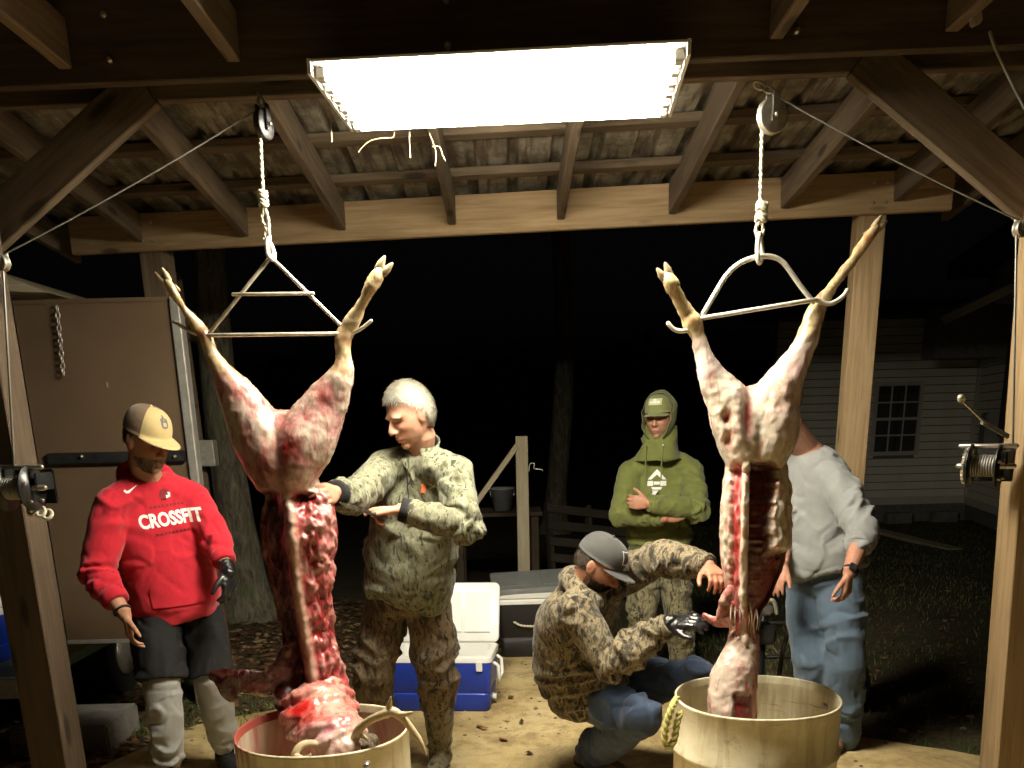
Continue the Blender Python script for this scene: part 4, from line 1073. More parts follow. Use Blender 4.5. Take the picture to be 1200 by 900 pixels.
def deer_left():
    t = thing('deer_carcass', U(350, 830, 3.25), 'skinned antlered deer hung over the blood-streaked barrel beside the red hoodie', 'deer carcass')
    D = 3.25; mb = MB()
    ptube(mb, [(196, 330, 3.20, 5), (205, 346, 3.2, 6), (216, 363, 3.22, 4.5), (231, 382, 3.25, 8), (241, 396, 3.25, 8.5), (250, 418, 3.25, 8), (261, 438, 3.25, 14), (282, 470, 3.26, 25, 22), (305, 512, 3.27, 34, 34), (322, 548, 3.27, 31, 36), (330, 568, 3.27, 28, 30)])
    ptube(mb, [(445, 318, 3.20, 7), (438, 331, 3.2, 8.5), (425, 355, 3.22, 6.5), (408, 384, 3.25, 10), (402, 398, 3.25, 10.5), (403, 420, 3.25, 9.5), (399, 443, 3.25, 16), (378, 480, 3.26, 28, 24), (360, 515, 3.26, 34, 36), (347, 550, 3.26, 27, 36), (342, 566, 3.26, 24, 30)])
    mb.ell(U(333, 520, 3.28), A(.11, 0, 0), A(0, .09, 0), A(0, 0, .12))
    ptube(mb, [(338, 560, 3.3, 26, 24), (346, 590, 3.29, 42, 34), (349, 620, 3.28, 46, 40), (350, 650, 3.28, 43, 40), (353, 690, 3.28, 36, 36), (358, 730, 3.28, 32, 34), (365, 770, 3.28, 33, 33), (371, 805, 3.27, 35, 33), (374, 835, 3.25, 30, 30)], 26)
    V, F = remesh(mb, .0062, 5); N = normals(V, F); px, py = vproj(V)
    rid = np.interp(py, [560, 580, 600, 650, 700, 760, 815, 840], [333, 337, 341, 346, 351, 361, 371, 374])
    front = sstep(.15, -.25, N[:, 1]); low = sstep(572, 584, py); du = px - rid
    n1 = fbm(V * 14, 3); n2 = fbm(V * 34 + 9, 3); n3 = noise(V * A(60, 60, 25) + 3); rg_ = 1 - np.abs(noise(V * 26 + 4)) * 2
    dsp = (.0035 + .004 * low) * n1 + .0018 * n2
    dsp = dsp + front * low * (.020 * np.exp(-(du / 6.5) ** 2))
    right = front * low * sstep(5, 12, du); left = front * low * sstep(-6, -14, du)
    fib = 1 - np.abs(noise(V * A(46, 46, 15) + 8)) * 2
    dsp = dsp + right * (.004 * rg_ + .006 * fib + .007 * n3 + .012 * n1) - left * .018
    V = V + N * dsp[:, None]
    hang = front * low * gauss(px, py, 353, 584, 13, 9); V[:, 1] += .06 * hang
    V[:, 1] += .035 * left * sstep(-8, -25, du)
    # fur, membrane, fat and muscle, with shade put into the trunk's left side
    fat = sstep(.05, .55, n2 + .4 * n1)
    c = np.tile(A(*PINK) * .95, (len(V), 1))
    stk = fbm(V * A(26, 26, 7) + 5, 3); c = cmix(c, CREAM, .8 * sstep(-.3, .35, .6 * n1 + .7 * stk)); c = cmix(c, (.34, .06, .055), .55 * sstep(.2, .6, fbm(V * A(16, 16, 6) + 20, 3)))
    c = cmix(c, RED, .8 * gauss(px, py, 333, 525, 10, 40)); c = cmix(c, BRED, .9 * gauss(px, py, 338, 522, 11, 13)); c = cmix(c, RED, .75 * gauss(px, py, 378, 462, 11, 16))
    c = cmix(c, (.25, .07, .05), .8 * gauss(px, py, 305, 555, 26, 34)); c = cmix(c, (.55, .05, .05), .5 * gauss(px, py, 275, 450, 12, 18))
    legs = sstep(446, 424, py + 6 * n2) * 1.0
    c = cmix(c, FUR, legs); c = cmix(c, (.62, .55, .40), legs * .5 * sstep(0, .5, n2)); c = cmix(c, (.22, .09, .04), legs * (gauss(px, py, 240, 390, 9, 9) + .7 * gauss(px, py, 404, 396, 9, 8)).clip(0, 1))
    c = cmix(c, (.30, .20, .09), legs * (px < 235) * .5)
    mus = .5 + .5 * noise(V * A(22, 22, 9))
    body_ = cmix(cmix(np.tile(A(.30, .022, .024), (len(V), 1)), (.50, .13, .125), sstep(.35, .8, mus)), (.58, .38, .33), .75 * sstep(.3, .85, .6 * rg_ + .6 * fib + .5 * n3 - .3 + .4 * n1))
    c = c * (1 - low[:, None]) + body_ * low[:, None]
    dark = low * np.maximum(left, (1 - front) * .8 * (px < 350)); c = cmix(c, MAROON, dark.clip(0, 1)); c = cmix(c, (.22, .03, .03), left * .5 * sstep(.2, .6, n2))  # maroon meat, darkened to carry the shade below the overhanging hams
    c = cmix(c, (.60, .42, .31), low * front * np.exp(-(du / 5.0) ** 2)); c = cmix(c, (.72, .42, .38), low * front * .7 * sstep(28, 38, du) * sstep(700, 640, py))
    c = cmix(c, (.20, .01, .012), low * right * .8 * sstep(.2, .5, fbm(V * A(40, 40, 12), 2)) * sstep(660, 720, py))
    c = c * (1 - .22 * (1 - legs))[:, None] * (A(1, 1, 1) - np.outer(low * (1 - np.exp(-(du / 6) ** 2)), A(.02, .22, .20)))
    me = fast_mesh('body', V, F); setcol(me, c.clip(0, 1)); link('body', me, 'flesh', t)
    hoof(t, U(186, 317, 3.19), U(195, 330, 3.2), .018); hoof(t, U(455, 305, 3.19), U(446, 318, 3.2), .021)
    # dark flap of loose hide at the lower left
    mb = MB()
    ptube(mb, [(345, 760, 3.24, 16, 8), (338, 785, 3.22, 22, 9), (318, 800, 3.2, 21, 8), (292, 800, 3.18, 19, 7), (268, 796, 3.18, 18, 6), (255, 792, 3.18, 12, 5)], 16, side=(0, 0, 1))
    ptube(mb, [(262, 798, 3.17, 10, 6), (268, 812, 3.17, 10, 5), (276, 820, 3.17, 6, 4)], 12)
    ptube(mb, [(345, 780, 3.24, 20, 12), (342, 805, 3.22, 22, 12), (345, 835, 3.15, 18, 12)], 14)
    V, F = remesh(mb, .006, 4); N = normals(V, F); n1 = fbm(V * 16, 3); V = V + N * (.008 * n1)[:, None] + A(0, 1, 0) * (.012 * noise(V * 9))[:, None]; px, py = vproj(V)
    c = np.tile(A(.06, .008, .010), (len(V), 1)); c = cmix(c, (.32, .12, .09), .6 * sstep(.25, .6, fbm(V * A(12, 12, 30), 3))); c = cmix(c, (.62, .40, .30), sstep(5, 0, np.abs(py - np.interp(px, [250, 262, 272, 282, 300, 330], [805, 824, 826, 818, 813, 824]))))
    me = fast_mesh('hide_flap', V, F); setcol(me, c.clip(0, 1)); link('hide_flap', me, 'flesh', t)
    # folded neck skin slumped into the barrel
    mb = MB()
    ptube(mb, [(372, 812, 3.22, 32, 26), (374, 830, 3.16, 44, 34), (380, 850, 3.06, 42, 34), (392, 868, 2.96, 40, 34), (400, 890, 2.9, 36, 34), (400, 940, 2.92, 34, 34)], 26)
    ptube(mb, [(362, 870, 3.0, 20, 20), (378, 884, 2.93, 26, 20), (400, 896, 2.88, 26, 20)], 14)
    V, F = remesh(mb, .006, 5); N = normals(V, F); px, py = vproj(V)
    fold = np.sin((py + .35 * (px - 380) + 13 * noise(V * 7) + 6 * noise(V * 17)) * .27); V = V + N * ((.010 * np.sign(fold) * np.abs(fold) ** .6) * (.4 + .6 * sstep(-.3, .3, noise(V * 8 + 3))) + .006 * fbm(V * 22, 3))[:, None]
    c = np.tile(A(.52, .33, .26), (len(V), 1)); c = cmix(c, (.44, .11, .10), .85 * sstep(-.1, .5, fbm(V * 10 + 2, 3))); c = cmix(c, (.55, .015, .012), (gauss(px, py, 352, 830, 24, 14) * 1.3).clip(0, 1)); c = cmix(c, (.55, .30, .34), .7 * gauss(px, py, 385, 862, 22, 12)); c = cmix(c, (.50, .03, .03), .8 * gauss(px, py, 412, 825, 10, 10)); c = cmix(c, (.70, .62, .45), .7 * gauss(px, py, 408, 866, 16, 8))
    me = fast_mesh('peeled_skin', V, F); setcol(me, c.clip(0, 1)); link('peeled_skin', me, 'flesh', t)
    mb = MB(); ptube(mb, [(385, 886, 2.9, 18, 18), (408, 878, 2.9, 22, 20), (430, 872, 2.92, 16, 16)], 16)
    V, F = remesh(mb, .006, 3); N = normals(V, F); V = V + N * (.006 * fbm(V * 30, 3))[:, None]; link('fur_scalp', fast_mesh('fur_scalp', V, F), 'fur_dark', t)
    def antler(main, tines):
        mb = MB(); P = smoothpath([U(*k[:3]) for k in main], 6); r = smoothpath([A(k[3], 0, 0) for k in main], 6)
        mb.tube(P, [q[0] * zc_of(p) / FPX for p, q in zip(P, r)], 10)
        for tn in tines:
            P = smoothpath([U(*k[:3]) for k in tn], 5); r = smoothpath([A(k[3], 0, 0) for k in tn], 5)
            mb.tube(P, [q[0] * zc_of(p) / FPX for p, q in zip(P, r)], 8)
        V, F = remesh(mb, .0022, 3); link('antler', fast_mesh('antler', V, F), 'antler', t)
    antler([(414, 872, 2.88, 6), (420, 856, 2.86, 5.5), (432, 845, 2.84, 5), (447, 838, 2.82, 5.5), (460, 834, 2.82, 6), (472, 842, 2.82, 5), (482, 854, 2.82, 4.5), (492, 868, 2.81, 3.6), (499, 884, 2.8, 1.6)],
           [[(453, 838, 2.82, 5), (456, 828, 2.82, 4), (458, 817, 2.81, 1.3)], [(464, 836, 2.82, 4), (474, 837, 2.81, 3.2), (482, 835, 2.8, 2)], [(417, 860, 2.87, 4), (424, 862, 2.86, 3), (430, 866, 2.86, 2)]])
    antler([(386, 886, 2.86, 5.5), (378, 878, 2.85, 5), (368, 872, 2.84, 5), (356, 873, 2.82, 5.5), (348, 880, 2.8, 5), (345, 890, 2.79, 4), (352, 898, 2.78, 3)],
           [[(379, 880, 2.85, 4), (384, 874, 2.84, 3), (387, 866, 2.83, 1.2)], [(347, 886, 2.79, 4), (356, 889, 2.76, 3.2), (364, 884, 2.74, 1.4)]])
    return t
deer_left()

def deer_right():
    t = thing('deer_carcass', U(865, 840, 3.25), 'pale fat-covered skinned deer hung over the clean barrel', 'deer carcass')
    mb = MB()
    ptube(mb, [(782, 325, 3.20, 6.5), (787, 333, 3.2, 8.5), (793, 346, 3.22, 8), (805, 367, 3.25, 9), (812, 378, 3.25, 12), (818, 394, 3.25, 9), (825, 418, 3.25, 11), (836, 444, 3.25, 17, 15), (856, 475, 3.26, 27, 28), (866, 510, 3.27, 27, 34), (872, 536, 3.27, 22, 30)])
    ptube(mb, [(1026, 268, 3.36, 5.5), (1018, 278, 3.35, 7), (1000, 304, 3.33, 5.8), (977, 334, 3.3, 6.5), (958, 361, 3.28, 10), (950, 385, 3.27, 12.5), (941, 408, 3.27, 13.5), (928, 432, 3.27, 18, 16), (908, 470, 3.27, 29, 30), (904, 508, 3.27, 31, 36), (894, 536, 3.27, 26, 32)])
    mb.ell(U(884, 495, 3.28), A(.105, 0, 0), A(0, .095, 0), A(0, 0, .13))
    ptube(mb, [(884, 530, 3.3, 30, 24), (885, 556, 3.29, 36, 32), (884, 590, 3.28, 39, 36), (885, 625, 3.28, 41, 37), (884, 655, 3.28, 38, 36), (879, 690, 3.27, 30, 30), (873, 718, 3.26, 21, 22), (872, 738, 3.25, 16, 16), (870, 752, 3.24, 18, 18)], 26)
    V, F = remesh(mb, .0062, 5); N = normals(V, F); px, py = vproj(V)
    front = sstep(.15, -.25, N[:, 1]); low = sstep(538, 548, py + 0 * px)
    rid = np.interp(py, [540, 600, 700, 740], [874, 873, 871, 872]); du = px - rid
    n1 = fbm(V * 14, 3); n2 = fbm(V * 34 + 9, 3); n3 = noise(V * A(60, 60, 25) + 3); rg_ = 1 - np.abs(noise(V * 24 + 14)) * 2; up_ = 1 - low
    rag = 5 * noise(V * A(0, 0, 22)) + 3 * noise(V * A(0, 0, 60))
    cav = front * low * sstep(5, 9, du) * sstep(36 + rag, 30 + rag, du + .06 * (py - 600)) * sstep(745, 715, py)
    cav = np.maximum(cav, front * low * sstep(640, 655, py) * sstep(5, 9, du) * sstep(740, 715, py))
    redl = front * low * sstep(-3, -6, du) * sstep(-18 + rag * .6, -14 + rag * .6, du) * sstep(740, 715, py)
    dsp = .0045 * n1 + .0018 * n2 + .0015 * rg_ * up_ + front * low * .014 * np.exp(-(du / 4) ** 2) + .010 * front * low * (1 - cav) * (1 - redl) * (n3 + .5)
    V = V + N * (dsp - .010 * redl + .006 * redl * n3)[:, None]; V[:, 1] += .075 * cav + .006 * cav * noise(V * A(0, 0, 70))
    V[:, 1] += .02 * front * up_ * gauss(px, py, 877, 480, 6, 34) + .025 * front * (gauss(px, py, 853, 490, 5, 9) + gauss(px, py, 854, 516, 5, 9))
    c = np.tile(A(*CREAM), (len(V), 1)); c = cmix(c, (.70, .64, .55), .7 * sstep(-.1, .5, n1)); c = cmix(c, (.55, .34, .28), .35 * sstep(.2, .7, fbm(V * A(18, 18, 7) + 20, 3)))
    c = cmix(c, RED, (.95 * front * (gauss(px, py, 877, 488, 5, 30) + gauss(px, py, 853, 490, 5, 9) + gauss(px, py, 854, 516, 5, 10))).clip(0, 1)); c = cmix(c, RED, .7 * gauss(px, py, 832, 437, 6, 7)); c = cmix(c, (.30, .08, .06), .8 * gauss(px, py, 934, 432, 12, 12)); c = cmix(c, (.5, .25, .20), .5 * gauss(px, py, 925, 470, 14, 30))
    legs = sstep(402, 388, py + 5 * n2); c = cmix(c, FUR, legs); c = cmix(c, (.66, .56, .34), legs * .5 * sstep(0, .5, n2)); c = cmix(c, (.52, .42, .20), legs * (px < 900) * .5); c = cmix(c, (.40, .18, .06), legs * (gauss(px, py, 812, 376, 7, 6) + gauss(px, py, 1018, 278, 8, 8)).clip(0, 1) * .8)
    c = cmix(c, (.66, .52, .50), .5 * sstep(386, 410, py) * sstep(450, 430, py) * up_)
    lb = cmix(np.tile(A(*CREAM), (len(V), 1)), (.60, .25, .22), .7 * sstep(.1, .6, n2)); c = c * (1 - low[:, None]) + lb * low[:, None]
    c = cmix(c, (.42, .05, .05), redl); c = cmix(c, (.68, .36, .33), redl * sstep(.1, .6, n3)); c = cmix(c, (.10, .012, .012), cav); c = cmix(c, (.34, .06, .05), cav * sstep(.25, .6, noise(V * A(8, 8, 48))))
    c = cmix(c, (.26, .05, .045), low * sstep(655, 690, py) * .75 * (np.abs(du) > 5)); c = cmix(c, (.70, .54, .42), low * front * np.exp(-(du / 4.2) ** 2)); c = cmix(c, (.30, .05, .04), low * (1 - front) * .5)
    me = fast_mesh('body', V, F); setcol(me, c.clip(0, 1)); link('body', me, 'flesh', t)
    hoof(t, U(775, 312, 3.19), U(782, 325, 3.2), .020); hoof(t, U(1036, 256, 3.37), U(1026, 268, 3.36), .017)
    mb = MB()
    ptube(mb, [(873, 736, 3.24, 14, 14), (871, 750, 3.23, 18, 17), (867, 770, 3.22, 22, 22), (860, 795, 3.20, 28, 26), (858, 825, 3.18, 28.5, 28), (858, 870, 3.16, 28, 28), (858, 910, 3.16, 26, 26)], 26)
    V, F = remesh(mb, .006, 5); N = normals(V, F); px, py = vproj(V); n1 = fbm(V * 14, 3); n2 = fbm(V * 40, 3)
    win_ = front_ = sstep(.15, -.25, N[:, 1]) * sstep(858, 862, px + 2 * n2) * sstep(884, 880, px) * sstep(812, 818, py + 5 * n2)
    stre = sstep(.15, -.25, N[:, 1]) * gauss(px, py, 873, 806, 12, 10) * sstep(.0, .35, noise(np.stack([px * .22, py * .05, 0 * px], 1)))
    V = V + N * (.006 * n1 + .002 * n2)[:, None]; V[:, 1] += .015 * win_
    c = np.tile(A(.60, .48, .39), (len(V), 1)); c = cmix(c, (.52, .28, .24), .6 * sstep(0, .6, n1)); c = cmix(c, (.30, .03, .03), win_); c = cmix(c, (.50, .08, .07), stre.clip(0, 1)); c = cmix(c, (.45, .10, .08), .8 * sstep(884 - 60 * 0, 889, px - np.interp(py, [735, 760, 800], [0, 0, -3])))
    c = cmix(c, (.55, .12, .10), .7 * sstep(758, 740, py) * sstep(.0, .4, n2))
    me = fast_mesh('peeled_skin', V, F); setcol(me, c.clip(0, 1)); link('peeled_skin', me, 'flesh', t)
    mb = MB(); ptube(mb, [(862, 722, 3.20, 9, 5), (848, 728, 3.21, 9, 4), (836, 727, 3.24, 7, 3), (826, 722, 3.27, 5, 3)], 12, side=(0, 0, 1)); ptube(mb, [(856, 690, 3.2, 6, 5), (850, 705, 3.2, 8, 5), (846, 722, 3.21, 7, 4)], 12)
    V, F = remesh(mb, .005, 3); N = normals(V, F); V = V + N * (.005 * fbm(V * 30, 3))[:, None]; c = cmix(np.tile(A(.34, .10, .085), (len(V), 1)), (.55, .38, .30), .8 * sstep(-.1, .4, fbm(V * 25, 3)))
    me = fast_mesh('skin_flap', V, F); setcol(me, c.clip(0, 1)); link('skin_flap', me, 'flesh', t)
    # shreds of sinew where the neck is being cut, and loose ragged fat along the opening
    for k in range(13):
        x = 856 + k * 2.6; a = U(x + random.uniform(-2, 2), 718 + random.uniform(-12, 8), 3.19); b = U(x + random.uniform(-4, 4), 741 + random.uniform(-6, 6), 3.185)
        mb = MB().tube(smoothpath([a, (a + b) / 2 + A(random.uniform(-.008, .008), -.01, 0), b], 4), [.0034] * 4 + [.0022] * 5, 6)
        me = mb.mesh('sinew'); setcol(me, np.tile(A(*random.choice([CREAM, PINK, RED])), (len(me.vertices), 1))); link('sinew', me, 'flesh', t)
    return t
deer_right()

# ------------------------------------------------------------------ gambrels and ropes
def rod(parent, name, keys, r, mat, sub=6):
    P = [U(*k) for k in keys]
    return MB().tube(smoothpath(P, sub) if len(P) > 2 else P, r, 10).build(name, mat, parent)
plain('gambrel_steel', (0.56, 0.52, 0.42), 0.40, metal=0.55, var=0.25, scale=40, bump=0.15)
plain('gambrel_white', (0.66, 0.63, 0.54), 0.45, metal=0.2, var=0.15, scale=40)
gd = 3.24
g1 = thing('gambrel', U(317, 300, gd), 'triangular steel gambrel with two crossbars holding the antlered deer', 'gambrel')
rod(g1, 'side_rod', [(318, 300, gd), (246, 390, gd)], .0065, 'gambrel_steel'); rod(g1, 'side_rod', [(316, 300, gd + .012), (404, 386, gd)], .0065, 'gambrel_steel')
rod(g1, 'crossbar', [(273, 345, gd - .005), (367, 344, gd - .005)], .006, 'gambrel_steel'); rod(g1, 'crossbar', [(236, 393, gd - .006), (404, 391, gd - .006)], .0065, 'gambrel_steel')
rod(g1, 'hook', [(238, 393, gd), (225, 389, gd), (214, 383, gd), (204, 377, gd)], .006, 'gambrel_steel'); rod(g1, 'hook', [(404, 391, gd), (416, 389, gd), (425, 384, gd), (435, 376, gd)], .006, 'gambrel_steel')
g2 = thing('gambrel', U(889, 302, gd), 'pale arched steel gambrel holding the fat-covered deer', 'gambrel')
rod(g2, 'arch', [(824, 368, gd), (838, 344, gd), (852, 322, gd), (868, 308, gd), (888, 301, gd), (905, 301, gd), (917, 307, gd), (926, 318, gd), (938, 335, gd), (953, 354, gd)], .0085, 'gambrel_white')
rod(g2, 'crossbar', [(822, 373, gd - .01), (956, 351, gd - .004)], .0075, 'gambrel_white')
rod(g2, 'hook', [(822, 373, gd), (812, 384, gd), (800, 388, gd), (790, 386, gd), (783, 379, gd)], .0075, 'gambrel_white'); rod(g2, 'hook', [(956, 351, gd), (970, 356, gd), (980, 353, gd), (988, 347, gd), (993, 340, gd)], .0075, 'gambrel_white')
def knot(parent, px, py, D, r):
    c_ = U(px, py, D); mb = MB()
    for k in range(2):
        mb.tube([c_ + A(r * 1.6 * math.cos(a), r * 1.3 * math.sin(a), r * (.6 * math.sin(2 * a) + k * 1.3)) for a in np.linspace(0, 6.283, 18, endpoint=False)], r * .8, 7, closed=True)
    return mb.build('knot', 'rope_white', parent)
def hoist(label, down, knots, loop, hookpts):
    t = thing('hoist_rope', U(*down[0]), label, 'rope')
    rope('cord', [U(*k) for k in down], .0058, 'rope_white', '', parent=t, twist=170)
    for k in knots: knot(t, *k)
    rope('loop', [U(*k) for k in loop], .005, 'rope_white', '', parent=t, twist=170)
    P = [U(*k) for k in hookpts]
    MB().tube(smoothpath(P, 6), .008, 9).build('snap_hook', 'gambrel_white', t)
hoist('knotted pale hoist rope above the triangular gambrel', [(305, 152, 3.25), (306, 185, 3.25), (308, 222, 3.25), (309, 245, 3.25)], [(308, 230, 3.25, .0075), (309, 240, 3.25, .0075)],
      [(310, 245, 3.25), (307, 256, 3.25), (312, 268, 3.25), (310, 280, 3.25), (316, 284, 3.25), (315, 270, 3.25), (314, 256, 3.25), (311, 245, 3.25)], [(314, 280, 3.245), (313, 290, 3.23), (315, 300, 3.225), (320, 304, 3.23), (321, 297, 3.25), (317, 286, 3.25)])
hoist('pale hoist rope running from the grey pulley to the arched gambrel', [(892, 128, 3.2), (893, 150, 3.22), (892, 200, 3.24), (891, 246, 3.24)], [(893, 244, 3.24, .009), (892, 257, 3.24, .009)],
      [(891, 258, 3.24), (886, 268, 3.24), (888, 278, 3.24), (893, 276, 3.24), (894, 267, 3.24), (891, 258, 3.24)], [(890, 274, 3.235), (888, 286, 3.225), (888, 300, 3.215), (890, 308, 3.23), (893, 300, 3.25), (892, 285, 3.25), (890, 274, 3.245)])

# ------------------------------------------------------------------ people: cloth, skin, builders
skin('skin')
fabric('red_fleece', (0.450, 0.011, 0.025), 420, 0.10)
fabric('black_knit', (0.007, 0.007, 0.0075), 420, 0.2, sheen=0.0)
fabric('grey_sweat', (0.376, 0.376, 0.360), 420, 0.08)
fabric('grey_tee', (0.230, 0.237, 0.230), 500, 0.08)
fabric('olive_fleece', (0.136, 0.152, 0.040), 420, 0.10)
fabric('denim_light', (0.087, 0.128, 0.180), 520, 0.28, wr=9)
fabric('denim_dark', (0.044, 0.068, 0.120), 520, 0.35, wr=9)
fabric('tan_cotton', (0.480, 0.376, 0.176), 600, 0.06)
fabric('brown_mesh', (0.13, 0.085, 0.05), 300, 0.2)
fabric('charcoal_cotton', (0.044, 0.044, 0.042), 600, 0.12)
fabric('olive_cotton', (0.208, 0.216, 0.080), 600, 0.08)
camo('camo_green', [(0.055, 0.054, 0.03), (0.11, 0.11, 0.065), (0.19, 0.19, 0.13), (0.075, 0.11, 0.04)], 1.7, light=.6)
camo('camo_brown', [(0.03, 0.021, 0.012), (0.075, 0.053, 0.03), (0.15, 0.11, 0.068), (0.06, 0.048, 0.024)], 1.7, light=.7)
camo('camo_leaf', [(0.018, 0.014, 0.008), (0.055, 0.044, 0.025), (0.20, 0.165, 0.10), (0.17, 0.095, 0.035)], 1.9, light=.9)
camo('camo_tan', [(0.035, 0.03, 0.016), (0.09, 0.08, 0.042), (0.21, 0.185, 0.11), (0.09, 0.10, 0.04)], 1.7, light=.8)
camo('boot_camo', [(0.035, 0.028, 0.016), (0.10, 0.085, 0.05), (0.17, 0.145, 0.09), (0.07, 0.06, 0.03)], 1.4, rough=.55)
m = NT('glove'); v = m.coord(); m.color((0.008, 0.008, 0.009)); m.rough(0.28); m.bump(m.noise(v, 70, 4), 0.6, 0.006); m.b.inputs['Specular IOR Level'].default_value = 0.55
plain('leather', (0.16, 0.09, 0.045), 0.6, var=0.25, bump=0.3)
plain('hair_white', (0.592, 0.560, 0.464), 0.6, var=0.15, scale=60)
plain('hair_grey', (0.38, 0.31, 0.23), 0.7, var=0.3, scale=80)
plain('hair_dark', (0.030, 0.020, 0.013), 0.6, var=0.3, scale=80)
plain('hair_brown', (0.12, 0.075, 0.04), 0.6, var=0.3, scale=80)
plain('gold', (0.8, 0.55, 0.2), 0.25, metal=1.0)
plain('blade', (0.62, 0.60, 0.55), 0.22, metal=0.95, var=0.1)

class Head:
    def __init__(s, c, F, up=(0, 0, 1), scale=1.0):
        s.c = np.asarray(c, float); s.F = unit(F); s.s = scale
        s.X = unit(np.cross(s.F, np.asarray(up, float))); s.U = np.cross(s.X, s.F)
    def w(s, p):
        p = np.asarray(p, float) * s.s
        return s.c + np.outer(p[..., 0].ravel(), s.X) + np.outer(p[..., 1].ravel(), s.F) + np.outer(p[..., 2].ravel(), s.U)
    def p1(s, *p): return s.w(A(*p)[None])[0]
    def loc(s, V):
        d = (V - s.c) / s.s; return np.stack([d @ s.X, d @ s.F, d @ s.U], 1)
    @staticmethod
    def skull(d):
        """unit directions -> head surface (x side, y forward, z up; eyes at z = 0)"""
        x, y, z = d[:, 0] * .0755, d[:, 1] * .096, d[:, 2] * .119
        t = np.clip(-z / .119, 0, 1); rho = np.sqrt(np.clip(1 - t * t, 1e-4, 1)); full = (1 - t ** 3.2) ** (1 / 3.2) / rho
        x = x * (1 + (full - 1) * .75) * (1 - .36 * t ** 1.5); y = np.where(y < 0, y * (1 - .45 * t), y * full * (1 - .05 * t))
        y = y - .012 + .0 * z
        y = np.where(y > 0, y * (1 - .06 * sstep(.04, .11, z)), y)
        g = lambda cx, cz, sx, sz: np.exp(-((np.abs(x) - cx) / sx) ** 2 - ((z - cz) / sz) ** 2) * (y > 0)
        y = y + .007 * g(.028, .024, .024, .009) - .013 * g(.031, .000, .015, .011) + .006 * g(.043, -.026, .016, .016) + .006 * g(0, -.07, .03, .022) - .004 * g(0.05, -.06, .014, .02) + .008 * g(0, -.102, .020, .014) - .004 * g(0, -.086, .024, .007)
        x = x + np.sign(x) * .003 * g(.06, -.07, .03, .03)
        return np.stack([x, y, z], 1)
    def mesh(s, mb):
        nu, nv = 64, 48; R = []
        ang = np.linspace(0, 2 * math.pi, nu, endpoint=False)
        for j in range(1, nv):
            t = math.pi * j / nv
            R.append(s.w(s.skull(np.stack([np.cos(ang) * math.sin(t), np.sin(ang) * math.sin(t), 0 * ang - math.cos(t)], 1))))
        mb.rings(R)
        P = lambda *p: s.p1(*p); k = s.s
        mb.tube([P(0, .076, .016), P(0, .088, -.006), P(0, .098, -.024), P(0, .101, -.033)], [.0075 * k, .0085 * k, .0115 * k, .0125 * k], 12)
        for q in (-1, 1):
            mb.ell(P(q * .0125, .087, -.036), s.X * .009 * k, s.F * .013 * k, s.U * .0085 * k, 10, 8)
            mb.ell(P(q * .0775, -.012, -.004), unit(s.X + s.F * .35 * -q) * .0075 * k, s.F * .019 * k, s.U * .031 * k, 12, 8)
            mb.ell(P(q * .082, -.020, .004), s.X * .006 * k, s.F * .013 * k, s.U * .024 * k, 12, 8)
            mb.tube([P(q * .014, .083, .017), P(q * .030, .083, .022), P(q * .046, .072, .017)], 0.0052 * k, 8)
        mb.ell(P(0, .0765, -.0655), s.X * .024 * k, s.F * .010 * k, s.U * .0055 * k, 14, 8)
        mb.ell(P(0, .0745, -.0775), s.X * .020 * k, s.F * .010 * k, s.U * .0060 * k, 14, 8)
        mb.ell(P(0, .056, -.100), s.X * .022 * k, s.F * .018 * k, s.U * .017 * k, 14, 8)
    def paint(s, c, V, tone, beard=None, brow=(.10, .06, .035), bald=None):
        p = s.loc(V); x, y, z = p[:, 0], p[:, 1], p[:, 2]
        near = (np.linalg.norm(p * A(1, .9, .8), axis=1) < .15)
        g = lambda cx, cy, cz, r: np.exp(-((np.abs(x) - cx) ** 2 + (y - cy) ** 2 + (z - cz) ** 2) / r ** 2) * near
        c = cmix(c, A(*tone) * A(1.0, .72, .66), .55 * (g(.045, .065, -.03, .025) + g(0, .10, -.033, .016)).clip(0, 1))
        c = cmix(c, A(*tone) * A(.85, .52, .50), .8 * (np.exp(-(x / .022) ** 2 - ((z + .071) / .009) ** 2) * (y > .066) * near))
        c = cmix(c, A(*tone) * .25, .9 * np.exp(-(x / .020) ** 2 - ((z + .0712) / .0018) ** 2) * (y > .066) * near)
        c = cmix(c, A(*tone) * .18, .85 * np.exp(-((np.abs(x) - .031) / .013) ** 2 - ((z + .001) / .0045) ** 2) * (y > .04) * near)
        c = cmix(c, A(*tone) * A(.7, .5, .45), .5 * np.exp(-((np.abs(x) - .031) / .016) ** 2 - ((z + .011) / .005) ** 2) * (y > .04) * near)
        c = cmix(c, A(*tone) * A(.72, .5, .46), .6 * np.exp(-((np.abs(x) - .030 - .35 * (-.035 - z)) / .003) ** 2 - ((z + .048) / .016) ** 2) * (y > .04) * near)
        if brow is not None: c = cmix(c, brow, .85 * np.exp(-((np.abs(x) - .030) / .017) ** 2 - ((z - .021 + .1 * (np.abs(x) - .03)) / .0045) ** 2) * (y > .055) * near)
        if beard is not None:
            col, cut, str_ = beard; n = fbm(V * 90, 2)
            ms = np.exp(-((z + .0575) / .008) ** 2) * (np.abs(x) < .032) * (y > .06)
            jaw = sstep(cut, cut - .025, z + .28 * (np.abs(x) < .03) * 0 + .35 * np.clip(np.abs(x) - .045, 0, 1) * -1) * (y > -.02) * (z > -.15)
            lip = np.exp(-(x / .022) ** 2 - ((z + .071) / .010) ** 2) * (y > .07)
            c = cmix(c, col, (str_ * np.maximum(ms, jaw) * (1 - .8 * lip) * (.75 + .25 * n) * near).clip(0, 1))
        return c
